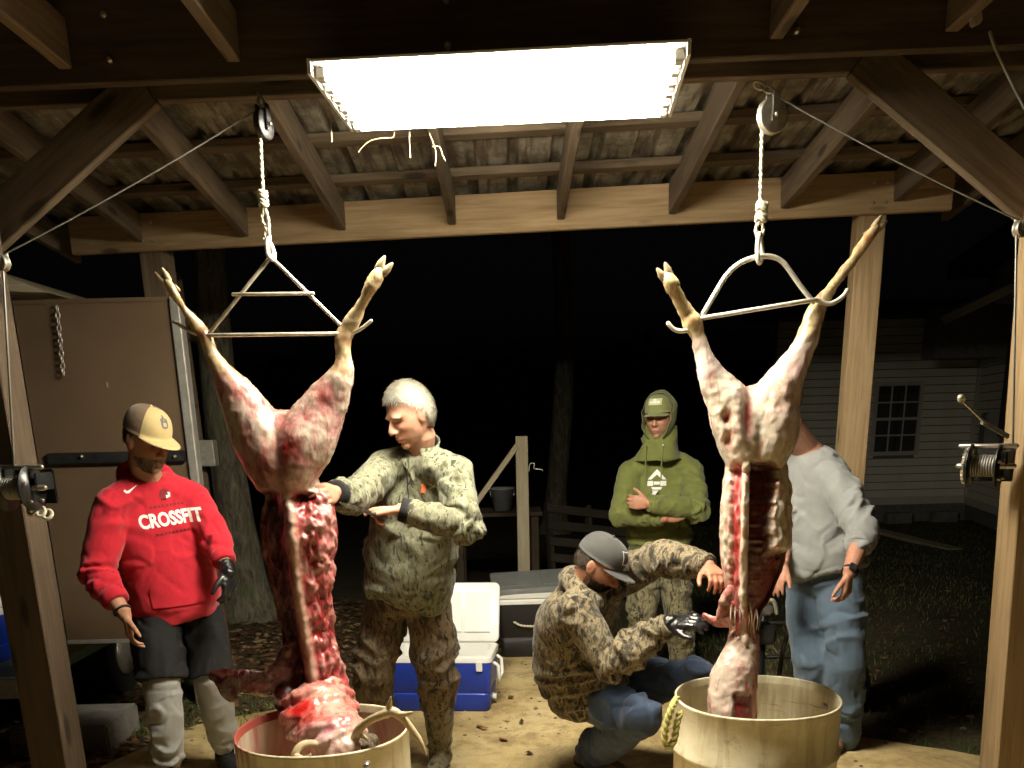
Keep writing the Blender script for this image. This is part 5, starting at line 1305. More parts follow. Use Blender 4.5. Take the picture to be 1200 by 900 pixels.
    def eyes(s, parent, tone, squint=.5):
        for q in (-1, 1):
            mb = MB(); mb.ell(s.p1(q * .031, .0535, -.001), s.X * .0125 * s.s, s.F * .0125 * s.s, s.U * .0125 * s.s, 20, 16)
            me = mb.mesh('eye'); V = mb.V(); p = s.loc(V) - A(q * .031, .0535, -.001)
            c = np.tile(A(.72, .68, .62), (len(V), 1)); c = cmix(c, (.05, .035, .025), ((p[:, 0] ** 2 + (p[:, 2] + .001) ** 2) < .0055 ** 2).astype(float))
            c = cmix(c, A(*tone) * .8, (p[:, 2] > .006 - .009 * squint).astype(float)); c = cmix(c, A(*tone) * .85, (p[:, 2] < -.0065 + .002 * squint).astype(float))
            setcol(me, c); link('eye', me, 'skin', parent)

def strands(P, N, flow, L, w, lift, seed=0, jit=.35):
    r = np.random.default_rng(seed); n = len(P)
    f = flow + r.normal(size=(n, 3)) * jit; f -= N * np.einsum('ij,ij->i', f, N)[:, None]; f /= np.linalg.norm(f, axis=1)[:, None] + 1e-9
    s = np.cross(f, N); L = L * r.uniform(.6, 1.3, n)[:, None]
    a = P - N * .002; b = P + f * L * .5 + N * lift * r.uniform(.3, 1.2, n)[:, None]; c = P + f * L + N * lift * r.uniform(.2, 1.4, n)[:, None]
    V = np.stack([a - s * w, a + s * w, b + s * w * .8, c, b - s * w * .8], 1).reshape(-1, 3)
    F = [(5 * i, 5 * i + 1, 5 * i + 2, 5 * i + 3, 5 * i + 4) for i in range(n)]
    return V, F
def hair(H, parent, mat, mask, off, flow, L=.022, n=3500, seed=1, lift=.003, w=.0005):
    nu, nv = 110, 80; ang = np.linspace(0, 2 * math.pi, nu, endpoint=False); D = []
    for j in range(1, nv):
        t = math.pi * j / nv; D.append(np.stack([np.cos(ang) * math.sin(t), np.sin(ang) * math.sin(t), 0 * ang - math.cos(t)], 1))
    D = np.concatenate(D); S = H.skull(D); mk_ = mask(S); e = 1e-3
    S2 = S + D * ((off * sstep(0, .5, mk_) - .004 * (mk_ < .02)) + .0035 * fbm(D * 7, 3) * (mk_ > .2) + .0015 * noise(D * 30))[:, None]
    F = []; m_ = nv - 1
    for i in range(m_ - 1):
        for k in range(nu):
            q = (i * nu + k, i * nu + (k + 1) % nu, (i + 1) * nu + (k + 1) % nu, (i + 1) * nu + k)
            if max(mk_[list(q)]) > 0: F.append(q)
    W = H.w(S2); mb = MB().add(W, F)
    idx = np.where(mk_ > .12)[0]; r = np.random.default_rng(seed); pick = r.choice(idx, n); jit = r.normal(size=(n, 3)) * .0015
    Nn = np.stack([D[pick] @ A(1, 0, 0), D[pick] @ A(0, 1, 0), D[pick] @ A(0, 0, 1)], 1)
    V, Fs = strands(S2[pick] + jit, Nn, flow(S2[pick]), L, w, lift, seed); mb.add(H.w(V), Fs)
    return mb.build('hair', mat, parent)
def beard_hair(H, parent, mat, cut, n=1600, L=.012, seed=4, name='beard', top=True):
    r = np.random.default_rng(seed); D = r.normal(size=(n * 8, 3)); D /= np.linalg.norm(D, axis=1)[:, None]; S = H.skull(D)
    k = (S[:, 1] > .005) & (S[:, 2] < cut - .35 * np.clip(np.abs(S[:, 0]) - .045, -1, 0) * 0) & ~((np.abs(S[:, 0]) < .022) & (np.abs(S[:, 2] + .072) < .009) & (S[:, 1] > .06))
    if top: k |= (np.abs(S[:, 2] + .058) < .006) & (np.abs(S[:, 0]) < .03) & (S[:, 1] > .06)
    S, D = S[k][:n], D[k][:n]
    V, F = strands(S + D * .002, D, np.tile(A(0, .15, -1), (len(S), 1)), L, .0009, .005, seed)
    return MB().add(H.w(V), F).build(name, mat, parent)

def hand(mb, wrist, d, n, s, curl=(.3, .5, .4), k=1.0, fat=0.0, thumb=(.7, .7, .3), spread=.06, tcurl=.5):
    """palm, four fingers, thumb; d along the hand, n the way the palm faces, s towards the thumb"""
    d = unit(d); n = unit(np.asarray(n, float) - d * (np.asarray(n, float) @ d)); s = np.asarray(s, float); s = unit(s - d * (s @ d) - n * (s @ n))
    w = np.asarray(wrist, float); r = lambda q: q * k + fat
    rows = []
    for q, a, b in ((-.03, .027, .022), (0, .026, .019), (.02, .034, .018), (.05, .041, .0165), (.078, .043, .0155), (.090, .040, .013)):
        rows.append((w + d * q * k + n * .004, s * r(a), n * r(b)))
    mb.loft(rows, 20, 2.6)
    for i, (off, L, rr) in enumerate(((.031, .074, .0088), (.0105, .082, .0090), (-.0105, .077, .0086), (-.030, .060, .0078))):
        c = curl[i] if hasattr(curl[0], '__len__') else curl
        a = (off / .03) * spread; fd = unit(d + s * a); p = w + d * (.082 - .006 * abs(off) / .03) * k + s * off * k; P = [p - fd * .02 * k, p]; ang = 0
        for seg, cc in zip((.46, .30, .24), c):
            ang += cc; q = fd * math.cos(ang) + n * math.sin(ang); P.append(P[-1] + q * L * k * seg)
        mb.tube(P, [r(rr * 1.05), r(rr * 1.08), r(rr), r(rr * .92), r(rr * .8)], 10)
    td = unit(d * thumb[0] + s * thumb[1] + n * thumb[2]); p = w + d * .022 * k + s * .022 * k + n * .006 * k
    P = [p]; q = td; bend = unit(d * .6 - s * .5 + n * .25)
    for L in (.040, .032, .026):
        P.append(P[-1] + q * L * k); q = unit(q + bend * tcurl * .6)
    mb.tube(P, [r(.0135), r(.0118), r(.0102), r(.008)], 10)

def cloth(mb, bones, voxel=.0072, smooth=6, seed=0, amp=1.0, coarse=1.0, extra=None):
    """fuse a garment and press folds across its bones: (p, q, amp at p, amp at q, folds per metre)"""
    V, F = remesh(mb, voxel, smooth); N = normals(V, F)
    best = np.full(len(V), 1e9); disp = np.zeros(len(V))
    for i, (a, b, A0, A1, fr) in enumerate(bones):
        a, b = np.asarray(a, float), np.asarray(b, float); L = np.linalg.norm(b - a); ax = (b - a) / L
        t = np.clip((V - a) @ ax / L, 0, 1); r = V - (a + np.outer(t, b - a)); dist = np.linalg.norm(r, axis=1); rd = r / (dist[:, None] + 1e-6)
        am = A0 + (A1 - A0) * t
        sp = np.cross(ax, rd)
        q = np.outer(t * L * fr * .8 + 1.1 * noise(V * 4 + i), ax) + rd * .6 + (seed * 3.7 + i * 9.1)
        n1 = noise(q); n2 = noise(q * 2.1 + 31)
        h = 1.7 * np.clip(1 - np.abs(n1) * 2.2, 0, 1) ** 1.5 + .30 * np.clip(1 - np.abs(n2) * 2.2, 0, 1) ** 1.5 - .45 - .75 * np.exp(-(noise(q * 1.4 + 57) / .10) ** 2)
        m_ = dist < best; best = np.where(m_, dist, best); disp = np.where(m_, am * h, disp)
    disp = disp * (.25 + .95 * sstep(-.35, .35, noise(V * 4.5 + seed * 1.7)))
    soft = disp.copy()
    for _ in range(2):                     # soften the seams between bones
        acc = np.zeros(len(V)); cnt = np.zeros(len(V))
        for k in range(4):
            np.add.at(acc, F[:, k], soft[F[:, (k + 1) % 4]]); np.add.at(cnt, F[:, k], 1)
        soft = .5 * soft + .5 * acc / np.maximum(cnt, 1)
    V = V + N * (soft * amp + .003 * coarse * fbm(V * 9 + seed, 2))[:, None]
    if extra: V = extra(V, N)
    return V, F
def cloth_obj(name, mat, parent, *a, **k):
    V, F = cloth(*a, **k); return link(name, fast_mesh(name, V, F), mat, parent)

def torso_rows(J, prof, front, bend=None):
    """prof: (t along pelvis-neck, half width, half depth, forward shift)"""
    pel, nk = J['pelvis'], J['neck']; hx = unit(J['hipB'] - J['hipA']); sx = unit(J['shoB'] - J['shoA']); rows = []
    mid = J.get('mid', (pel + nk) / 2)
    for t, w_, d_, f_ in prof:
        tt = min(max(t, 0), 1)
        c = (1 - tt) ** 2 * pel + 2 * tt * (1 - tt) * (2 * mid - .5 * pel - .5 * nk) + tt ** 2 * nk
        if t < 0: c = pel + (pel - (pel * .7 + mid * .3)) / np.linalg.norm(pel * .3 - mid * .3) * (-t) * np.linalg.norm(nk - pel)
        if t > 1: c = nk + unit(nk - mid) * (t - 1) * np.linalg.norm(nk - pel)
        ax = unit(hx * (1 - tt) + sx * tt); fr_ = unit(np.asarray(front, float)); tan = unit((2 * (1 - tt) * (mid - pel) + 2 * tt * (nk - mid)))
        ax = unit(ax - tan * (ax @ tan)); dp = np.cross(tan, ax); dp = dp if dp @ fr_ > 0 else -dp
        rows.append((c + dp * f_, ax * w_, dp * d_))
    return rows
BODY = [(-.14, .10, .09, 0), (-.05, .155, .11, 0), (.05, .165, .115, 0), (.3, .150, .11, .01), (.6, .160, .115, .01), (.82, .165, .105, 0), (.93, .13, .085, 0), (1.0, .075, .07, 0), (1.04, .06, .06, 0)]
def limb(mb, a, b, c, r, n=14):
    m1, m2 = a + (b - a) * .5, b + (c - b) * .35
    mb.tube([a, m1, b, m2, c], r, n)
def body(J, H, parent, tone, front, hands, beard=None, brow=(.10, .06, .035), build=1.0, voxel=.0045):
    mb = MB(); k = build
    mb.loft([(c, a * k, b * k) for c, a, b in torso_rows(J, BODY, front)], 24, 2.3)
    mb.tube([J['neck'] - unit(H.p1(0, -.02, -.1) - J['neck']) * .05, J['neck'], H.p1(0, -.030, -.09), H.p1(0, -.030, -.03)], [.068 * k, .064 * k, .058 * k, .055], 18)
    for s in 'AB':
        limb(mb, J['sho' + s], J['elb' + s], J['wri' + s], [.058 * k, .052 * k, .043 * k, .044 * k, .028 * k])
        limb(mb, J['hip' + s], J['kne' + s], J['ank' + s], [.085 * k, .070 * k, .050, .050, .038])
        f = unit(J['toe' + s]); a = J['ank' + s]; g = A(a[0], a[1], .045)
        mb.tube([a, g], [.034, .03], 12); mb.tube([g - f * .03, g + f * .04, g + f * .10], [(.028, .03), (.032, .025), (.028, .014)], 12, side=np.cross(f, A(0, 0, 1)))
        h = hands.get(s)
        if h: hand(mb, J['wri' + s], *h[:3], **h[3])
    H.mesh(mb)
    V, F = remesh(mb, voxel, 2, .5); c = np.tile(A(*tone), (len(V), 1))
    n = fbm(V * 30, 2); c = cmix(c, A(*tone) * A(.95, .75, .70), .35 * sstep(-.2, .5, n))
    for s in 'AB':
        d = np.linalg.norm(V - (J['wri' + s] + 0), axis=1); c = cmix(c, A(*tone) * A(.98, .74, .66), .35 * (d < .22))
    c = H.paint(c, V, tone, beard, brow)
    me = fast_mesh('body', V, F); setcol(me, c.clip(0, 1)); o = link('body', me, 'skin', parent)
    H.eyes(parent, tone)
    return o
def shoe(parent, name, a, toe, mat, sole='black_rubber', L=.28, hi=.07, r=.048, z=None):
    f = unit(toe); s = np.cross(f, A(0, 0, 1)); g = A(a[0], a[1], (z if z is not None else 0) + .03)
    mb = MB()
    mb.tube([g - f * .065, g - f * .02 + A(0, 0, .018), g + f * .07 + A(0, 0, .014), g + f * (L - .115), g + f * (L - .085)], [(.036, .034), (.041, .05), (.045, .044), (.044, .030), (.03, .02)], 14, side=s)
    mb.tube([g - f * .015 + A(0, 0, .03), A(a[0], a[1], g[2] + hi)], [r, r * .95], 14)
    V, F = remesh(mb, .007, 4); N = normals(V, F); V = V + N * (.003 * fbm(V * 20, 2))[:, None]; V[:, 2] = np.maximum(V[:, 2], g[2] - .022)
    o = link(name, fast_mesh(name, V, F), mat, parent)
    ang = np.linspace(0, 2 * math.pi, 28, endpoint=False); cx = np.cos(ang); R = []
    for zz, k in ((-.03, .96), (-.026, 1.0), (-.008, 1.0), (-.004, .95)):
        R.append(g + f * .035 + np.outer(cx * (L / 2 - .005) * k, f) + np.outer(np.sin(ang) * (.044 + .006 * cx) * k, s) + A(0, 0, zz))
    MB().rings(R).build('sole', sole, o); return o

def tri_grid(V2, F, maxe):
    """split 2-D faces until edges are short, so they can be wrapped over cloth"""
    bm = bmesh.new(); vs = [bm.verts.new((x, y, 0)) for x, y in V2]
    for f in F:
        try: bm.faces.new([vs[i] for i in f])
        except ValueError: pass
    bmesh.ops.triangulate(bm, faces=bm.faces[:])
    for _ in range(5):
        e = [x for x in bm.edges if x.calc_length() > maxe]
        if not e: break
        bmesh.ops.subdivide_edges(bm, edges=e, cuts=1); bmesh.ops.triangulate(bm, faces=[f for f in bm.faces if len(f.verts) > 3])
    bm.verts.index_update(); V = A([v.co[:2] for v in bm.verts]); Fo = [tuple(v.index for v in f.verts) for f in bm.faces]; bm.free()
    return V, Fo
def text2d(txt, size, bold=.0, align='CENTER', shear=0):
    cu_ = bpy.data.curves.new('t', 'FONT'); cu_.body = txt; cu_.size = size; cu_.align_x = align; cu_.align_y = 'CENTER'; cu_.offset = bold; cu_.shear = shear; cu_.resolution_u = 3
    o = bpy.data.objects.new('t', cu_); C.objects.link(o); dg = bpy.context.evaluated_depsgraph_get(); dg.update(); ev = o.evaluated_get(dg); me = ev.to_mesh()
    V = [v.co[:2] for v in me.vertices]; F = [tuple(p.vertices) for p in me.polygons]; ev.to_mesh_clear(); bpy.data.objects.remove(o); return V, F
def wrap(name, V2, F, target, c, x, y, d, mat, parent, lift=.0025, maxe=.012, back=.25):
    """lay flat print on a garment: cast along d from the plane (c; x, y) on to the target mesh"""
    V2, F = tri_grid(V2, F, maxe); me = target.data
    n = len(me.vertices); co = np.empty(n * 3); me.vertices.foreach_get('co', co); co = co.reshape(-1, 3)
    bvh = BVHTree.FromPolygons(co.tolist(), [tuple(p.vertices) for p in me.polygons])
    x, y, d = unit(x), unit(y), unit(d); out = []; hits = []
    for u_, v_ in V2:
        o = np.asarray(c) + x * u_ + y * v_; h = bvh.ray_cast(Vector(o - d * back), Vector(d), back + .35)
        hits.append((h[0] is not None)); out.append(np.array(h[0]) - d * lift if h[0] is not None else o)
    m_ = mk(name, out, [f for f in F if all(hits[i] for i in f)]); return link(name, m_, mat, parent)

def cap(parent, H, front_mat, back_mat, brim_mat, tilt=0.0, split=True, up=.034, brim=.075, size=1.0, curve=.018):
    """baseball cap: crown in two panels, curved brim, button; tilt pitches it forward"""
    ct, st_ = math.cos(tilt), math.sin(tilt)
    def W(p):
        p = np.asarray(p, float).reshape(-1, 3); y, z = p[:, 1] * ct + p[:, 2] * st_, -p[:, 1] * st_ + p[:, 2] * ct
        return H.w(np.stack([p[:, 0], y, z + up], 1))
    rx, ry, rz_ = .0835 * size, .1035 * size, .100 * size; cy = -.012
    def crown(a0, a1, nm, mat, th=.003):
        n, m_ = 40, 14; ang = np.linspace(a0, a1, n); V = []
        for side_, dr in ((0, 0), (1, -th)):
            for j in range(m_ + 1):
                t = j / m_ * math.pi / 2; k = math.cos(t) ** .72; z = math.sin(t) ** .9 * (rz_ + dr)
                fr_ = np.clip(np.sin(ang), 0, 1)
                x = np.cos(ang) * (rx + dr) * k; y = cy + np.sin(ang) * (ry + dr) * k + .006 * fr_ * math.sin(2 * t)
                V.append(np.stack([x, y, z + 0 * ang], 1))
        V = np.concatenate(V); F = []
        for b in (0, 1):
            o = b * (m_ + 1) * n
            for j in range(m_):
                for i in range(n - 1): F.append((o + j * n + i, o + j * n + i + 1, o + (j + 1) * n + i + 1, o + (j + 1) * n + i))
        for i in range(n - 1): F.append((i, i + 1, (m_ + 1) * n + i + 1, (m_ + 1) * n + i))
        return MB().add(W(V), F).build(nm, mat, parent)
    f = crown(R_(30), R_(150), 'cap_front', front_mat); b = crown(R_(150), R_(390), 'cap_back', back_mat)
    n, m_ = 30, 8; V = []
    for zo in (0, -.004):
        for j in range(m_ + 1):
            for i in range(n + 1):
                a = R_(28) + (R_(152) - R_(28)) * i / n; q = j / m_; e = math.sin(math.pi * (i / n)) ** .55
                x = math.cos(a) * (rx + q * .004 * e); y = cy + math.sin(a) * ry * (1 + .0) + q * brim * e
                V.append((x, y, .004 - curve * (math.cos(a)) ** 2 * 1.4 - q * .010 * e + zo))
    N0 = (m_ + 1) * (n + 1); F = []
    for b_ in (0, 1):
        for j in range(m_):
            for i in range(n): F.append(tuple(b_ * N0 + q for q in (j * (n + 1) + i, j * (n + 1) + i + 1, (j + 1) * (n + 1) + i + 1, (j + 1) * (n + 1) + i)))
    for i in range(n): F.append((m_ * (n + 1) + i, m_ * (n + 1) + i + 1, N0 + m_ * (n + 1) + i + 1, N0 + m_ * (n + 1) + i))
    MB().add(W(V), F).build('cap_brim', brim_mat, parent)
    MB().sph(W([(0, cy, rz_)])[0], .007).build('cap_button', front_mat, parent)
    # raised seams
    for a in (90,):
        mb = MB().tube([W([(math.cos(R_(a)) * rx * math.cos(t) ** .72, cy + math.sin(R_(a)) * (ry + .002) * math.cos(t) ** .72 + .006 * math.sin(2 * t), math.sin(t) ** .9 * (rz_ + .001))])[0] for t in np.linspace(0.02, 1.5, 14)], .0012, 5)
    return f, W
def hood_down(parent, J, front, mat, r=.095):
    """a hood lying rolled round the back of the neck"""
    f = unit(A(front[0], front[1], 0)); s = np.cross(f, A(0, 0, 1)); mb = MB(); P = []; R = []
    for t in np.linspace(-1, 1, 17):
        a = t * R_(128); back = math.cos(a); tp = 1 - .75 * abs(t) ** 3
        P.append(J['neck'] + s * math.sin(a) * r * 1.05 - f * back * r * 1.0 + A(0, 0, .045 * back + .0)); R.append(((.030 + .024 * max(0, back)) * tp, (.022 + .020 * max(back, 0)) * tp))
    mb.tube(P, R, 12, side=A(0, 0, 1)); return mb

# ------------------------------------------------------------------ people: the five figures
def J_(**k): return {a: np.asarray(b, float) for a, b in k.items()}
def sleeve(mb, J, s, r, end=.93, n=16):
    a, b, w = J['sho' + s], J['elb' + s], J['wri' + s]; c = b + (w - b) * end
    mb.tube([a, a + (b - a) * .5, b, b + (c - b) * .5, c], r, n); mb.sph(b, r[2] * .97)
    k = J['neck'] - A(0, 0, .035); mb.tube([k + (a - k) * .3 , k + (a - k) * .7, a - (a - k) * .06 - A(0, 0, .006)], [r[0] * 1.05, r[0] * 1.0, r[0] * .98], n)
    return [(a, b, .006, .012, 15), (b, c, .013, .009, 20)]
def cuff(parent, J, s, r, end, mat, L=.05):
    b, w = J['elb' + s], J['wri' + s]; d = unit(w - b); c = b + (w - b) * end
    ang = np.linspace(0, 2 * math.pi, 40, endpoint=False); a = unit(np.cross(d, A(.3, .5, .8))); e = np.cross(d, a); R = []
    for q, k in ((-.004, .9), (0, 1.04), (L * .5, 1.06), (L, 1.0), (L + .003, .9)):
        rr = r * k * (1 + .02 * np.cos(ang * 20)); R.append(c + d * q + np.outer(np.cos(ang) * rr, a) + np.outer(np.sin(ang) * rr, e))
    MB().rings(R).build('cuff', mat, parent)
def pants(J, front, prof, r, end=.97, endB=None):
    mb = MB(); mb.loft(torso_rows(J, prof, front), 26, 2.4); bones = [(J['pelvis'], J['mid'], .006, .004, 14)]
    for s in 'AB':
        a, b, w = J['hip' + s], J['kne' + s], J['ank' + s]; c = b + (w - b) * (end if s == 'A' or endB is None else endB)
        up_ = a + (J['pelvis'] - a) * .15
        mb.tube([up_, a + (b - a) * .5, b, b + (c - b) * .5, c], r, 18); mb.sph(b, r[2] * .98); bones += [(a, b, .007, .012, 9), (b, c, .011, .010, 12)]
    return mb, bones
def check(nm, J):
    pass

# ---- person in the red hoodie -------------------------------------------------
def red():
    T = thing('person', U(225, 890, 4.08) * A(1, 1, 0), 'person in a red hoodie, black shorts and tan cap by the trailer', 'person')
    tone = (.40, .235, .155); front = A(.55, -.83, 0)
    J = J_(shoA=U(133, 590, 3.88), shoB=U(224, 582, 4.10), neck=U(174, 562, 4.0), pelvis=U(203, 702, 4.10), hipA=U(181, 708, 4.02), hipB=U(229, 702, 4.17),
           kneA=U(190, 800, 3.92), kneB=U(248, 795, 4.10), ankA=U(198, 894, 3.96), ankB=U(263, 873, 4.24))
    J['mid'] = (J['pelvis'] + J['neck']) / 2 + A(-.03, .03, 0)
    J['elbA'] = UL(113, 668, J['shoA'], .285); J['wriA'] = UL(147, 722, J['elbA'], .255, False)
    J['elbB'] = U(253, 634, 4.03); J['wriB'] = U(267, 668, 3.93)
    J['toeA'] = A(.35, -.9, 0); J['toeB'] = A(.6, -.75, 0)
    H = Head(U(174, 517, 3.90), A(.80, -.52, -.28), (-.10, .10, 1), 1.03)
    hA = (unit(A(.15, -.25, -1)), A(.85, .4, 0), A(.4, -.9, 0), dict(curl=(.35, .5, .4), tcurl=.4))
    hB = (unit(A(.08, -.2, -1)), A(-.8, .3, 0), A(-.3, -.9, 0), dict(curl=(.35, .5, .4), tcurl=.4))
    body(J, H, T, tone, front, {'A': hA, 'B': hB}, ((.34, .26, .18), -.045, .75))
    beard_hair(H, T, 'hair_grey', -.052, 1500, .013)
    hair(H, T, 'hair_brown', lambda S: sstep(.0, .02, S[:, 2] + .02 - .05 * (S[:, 1] > .0)) * sstep(.02, -.01, S[:, 1]) * (S[:, 2] < .06), .005, lambda S: np.tile(A(0, -.2, -1), (len(S), 1)), .012, 900)
    mb = MB(); mb.loft(torso_rows(J, [(-.16, .195, .155, .0), (-.13, .205, .165, .0), (.0, .215, .175, .015), (.25, .205, .172, .03), (.5, .205, .165, .03), (.72, .205, .150, .02), (.86, .19, .125, .0), (.96, .125, .10, 0), (1.01, .085, .085, 0)], front), 30, 2.3)
    bones = [(J['pelvis'], J['mid'], .010, .006, 9), (J['mid'], J['neck'], .006, .004, 9)]
    bones += sleeve(mb, J, 'A', [.078, .076, .074, .070, .060], .52) + sleeve(mb, J, 'B', [.078, .076, .070, .064, .056], .45)
    V0 = hood_down(T, J, front, 'red_fleece', .10); mb.add(V0.V(), V0.f)
    hd = cloth_obj('hoodie', 'red_fleece', T, mb, bones, seed=2)
    # pouch pocket, waistband and pocket opening
    fr = unit(front); sx = unit(J['shoB'] - J['shoA']); up = A(0, 0, 1); pc = J['pelvis'] + A(0, 0, .10)
    pk = [(-.13, -.10), (.13, -.10), (.135, -.02), (.075, .09), (-.075, .09), (-.135, -.02)]
    wrap('pouch_pocket', pk, [tuple(range(6))], hd, pc + fr * .2, sx, up, -fr, 'red_fleece', T, lift=.007, maxe=.02)
    cuff(T, J, 'A', .055, .50, 'red_fleece'); cuff(T, J, 'B', .051, .43, 'red_fleece')
    # chest print
    cc = U(203, 609, 3.9); x = unit(sx + A(0, 0, .06)); y = unit(up - x * (up @ x))
    V, F = text2d('CROSSFIT', .092, .0035); V = [(u * .66, v * .86) for u, v in V]
    wrap('chest_lettering', V, F, hd, cc, x, y, -fr, 'printed_white', T)
    for dv in (.058, -.056):
        for k in range(9):
            u = -.075 + k * .0175
            wrap('small_print', [(u, -.005), (u + .011, -.005), (u + .011, .005), (u, .005)], [(0, 1, 2, 3)], hd, cc + y * dv, x, y, -fr, 'printed_dark', T, maxe=.02)
    # small helmet emblem above the lettering
    hl = [(.022 * math.cos(a), .024 * math.sin(a)) for a in np.linspace(-.6, 3.6, 14)] + [(-.016, -.022), (-.004, -.012), (.002, -.024)]
    wrap('helmet_emblem', hl, [tuple(range(len(hl)))], hd, cc + y * .105 + x * .0, x, y, -fr, 'printed_dark', T, maxe=.008)
    wrap('emblem_face', [(.002, -.018), (.02, -.012), (.022, .006), (.010, .008), (.014, -.004), (.002, -.004)], [tuple(range(6))], hd, cc + y * .105 + x * .003, x, y, -fr, 'printed_white', T, lift=.004, maxe=.008)
    sw = [(-.030, -.002), (-.022, -.013), (-.010, -.013), (.034, .016), (-.008, -.002), (-.017, -.003), (-.022, .004)]
    wrap('swoosh', sw, [(0, 1, 2, 5, 6), (2, 3, 4, 5)], hd, U(154, 574, 3.85), x, y, -fr, 'printed_white', T, maxe=.01)
    # shorts over grey sweat trousers
    mb = MB(); mb.loft(torso_rows(J, [(-.17, .10, .10, 0), (-.06, .185, .14, 0), (.1, .175, .135, 0)], front), 26, 2.4); bones = []
    for s in 'AB':
        a, b = J['hip' + s], J['kne' + s]; e = a + (b - a) * .96; mb.tube([a, a + (b - a) * .5, e], [.105, .108, .110], 18, roundcap=False); bones.append((a, e, .008, .010, 9))
    cloth_obj('shorts', 'black_knit', T, mb, bones, seed=5)
    for s, e in (('A', .97), ('B', .97)):
        mb = MB(); a, b, w = J['hip' + s], J['kne' + s], J['ank' + s]; q = b + (w - b) * e; f = unit(J['toe' + s])
        mb.tube([a + (b - a) * .6, b, b + (q - b) * .45, b + (q - b) * .85, q], [.078, .080, .078, .074, .060], 18)
        cloth_obj('trouser_leg', 'grey_sweat', T, mb, [(b, q, .004, .014, 13)], seed=8 + ord(s))
        shoe(T, 'shoe', w, J['toe' + s], 'black_knit', hi=.09)
    f_, W = cap(T, H, 'tan_cotton', 'brown_mesh', 'tan_cotton', tilt=.10, up=.036, brim=.072, size=1.03, curve=.006)
    # emblem on the cap: interlocked letters
    sx2 = H.X; uy = unit(H.U - H.F * .55)
    cpt = H.p1(0, .2, .10)
    V, F = text2d('A', .046, .001); wrap('cap_emblem', V, F, f_, cpt + H.U * .004 + sx2 * .0, sx2, H.U, -H.F, 'printed_grey', T, lift=.0015, maxe=.006)
    V, F = text2d('U', .050, .001); wrap('cap_emblem', V, F, f_, cpt - H.U * .008, sx2, H.U, -H.F, 'printed_grey', T, lift=.002, maxe=.006)
    # wristband and glove
    d = unit(J['wriA'] - J['elbA']); c0 = J['wriA'] - d * .03; a = unit(np.cross(d, A(1, .2, 0))); b = np.cross(d, a)
    MB().tube([c0 + (a * math.cos(t) + b * math.sin(t)) * .034 for t in np.linspace(0, 6.283, 24, endpoint=False)], (.005), 8, closed=True).build('wristband', 'black_rubber', T)
    mb = MB(); hand(mb, J['wriB'], *hB[:3], fat=.0025, **hB[3]); d = unit(J['wriB'] - J['elbB']); mb.tube([J['wriB'] - d * .035, J['wriB'] + d * .01], [.036, .034], 14)
    V, F = remesh(mb, .0042, 2); N = normals(V, F); V = V + N * (.0016 * fbm(V * 60, 2))[:, None]; link('glove', fast_mesh('glove', V, F), 'glove', T)
red()

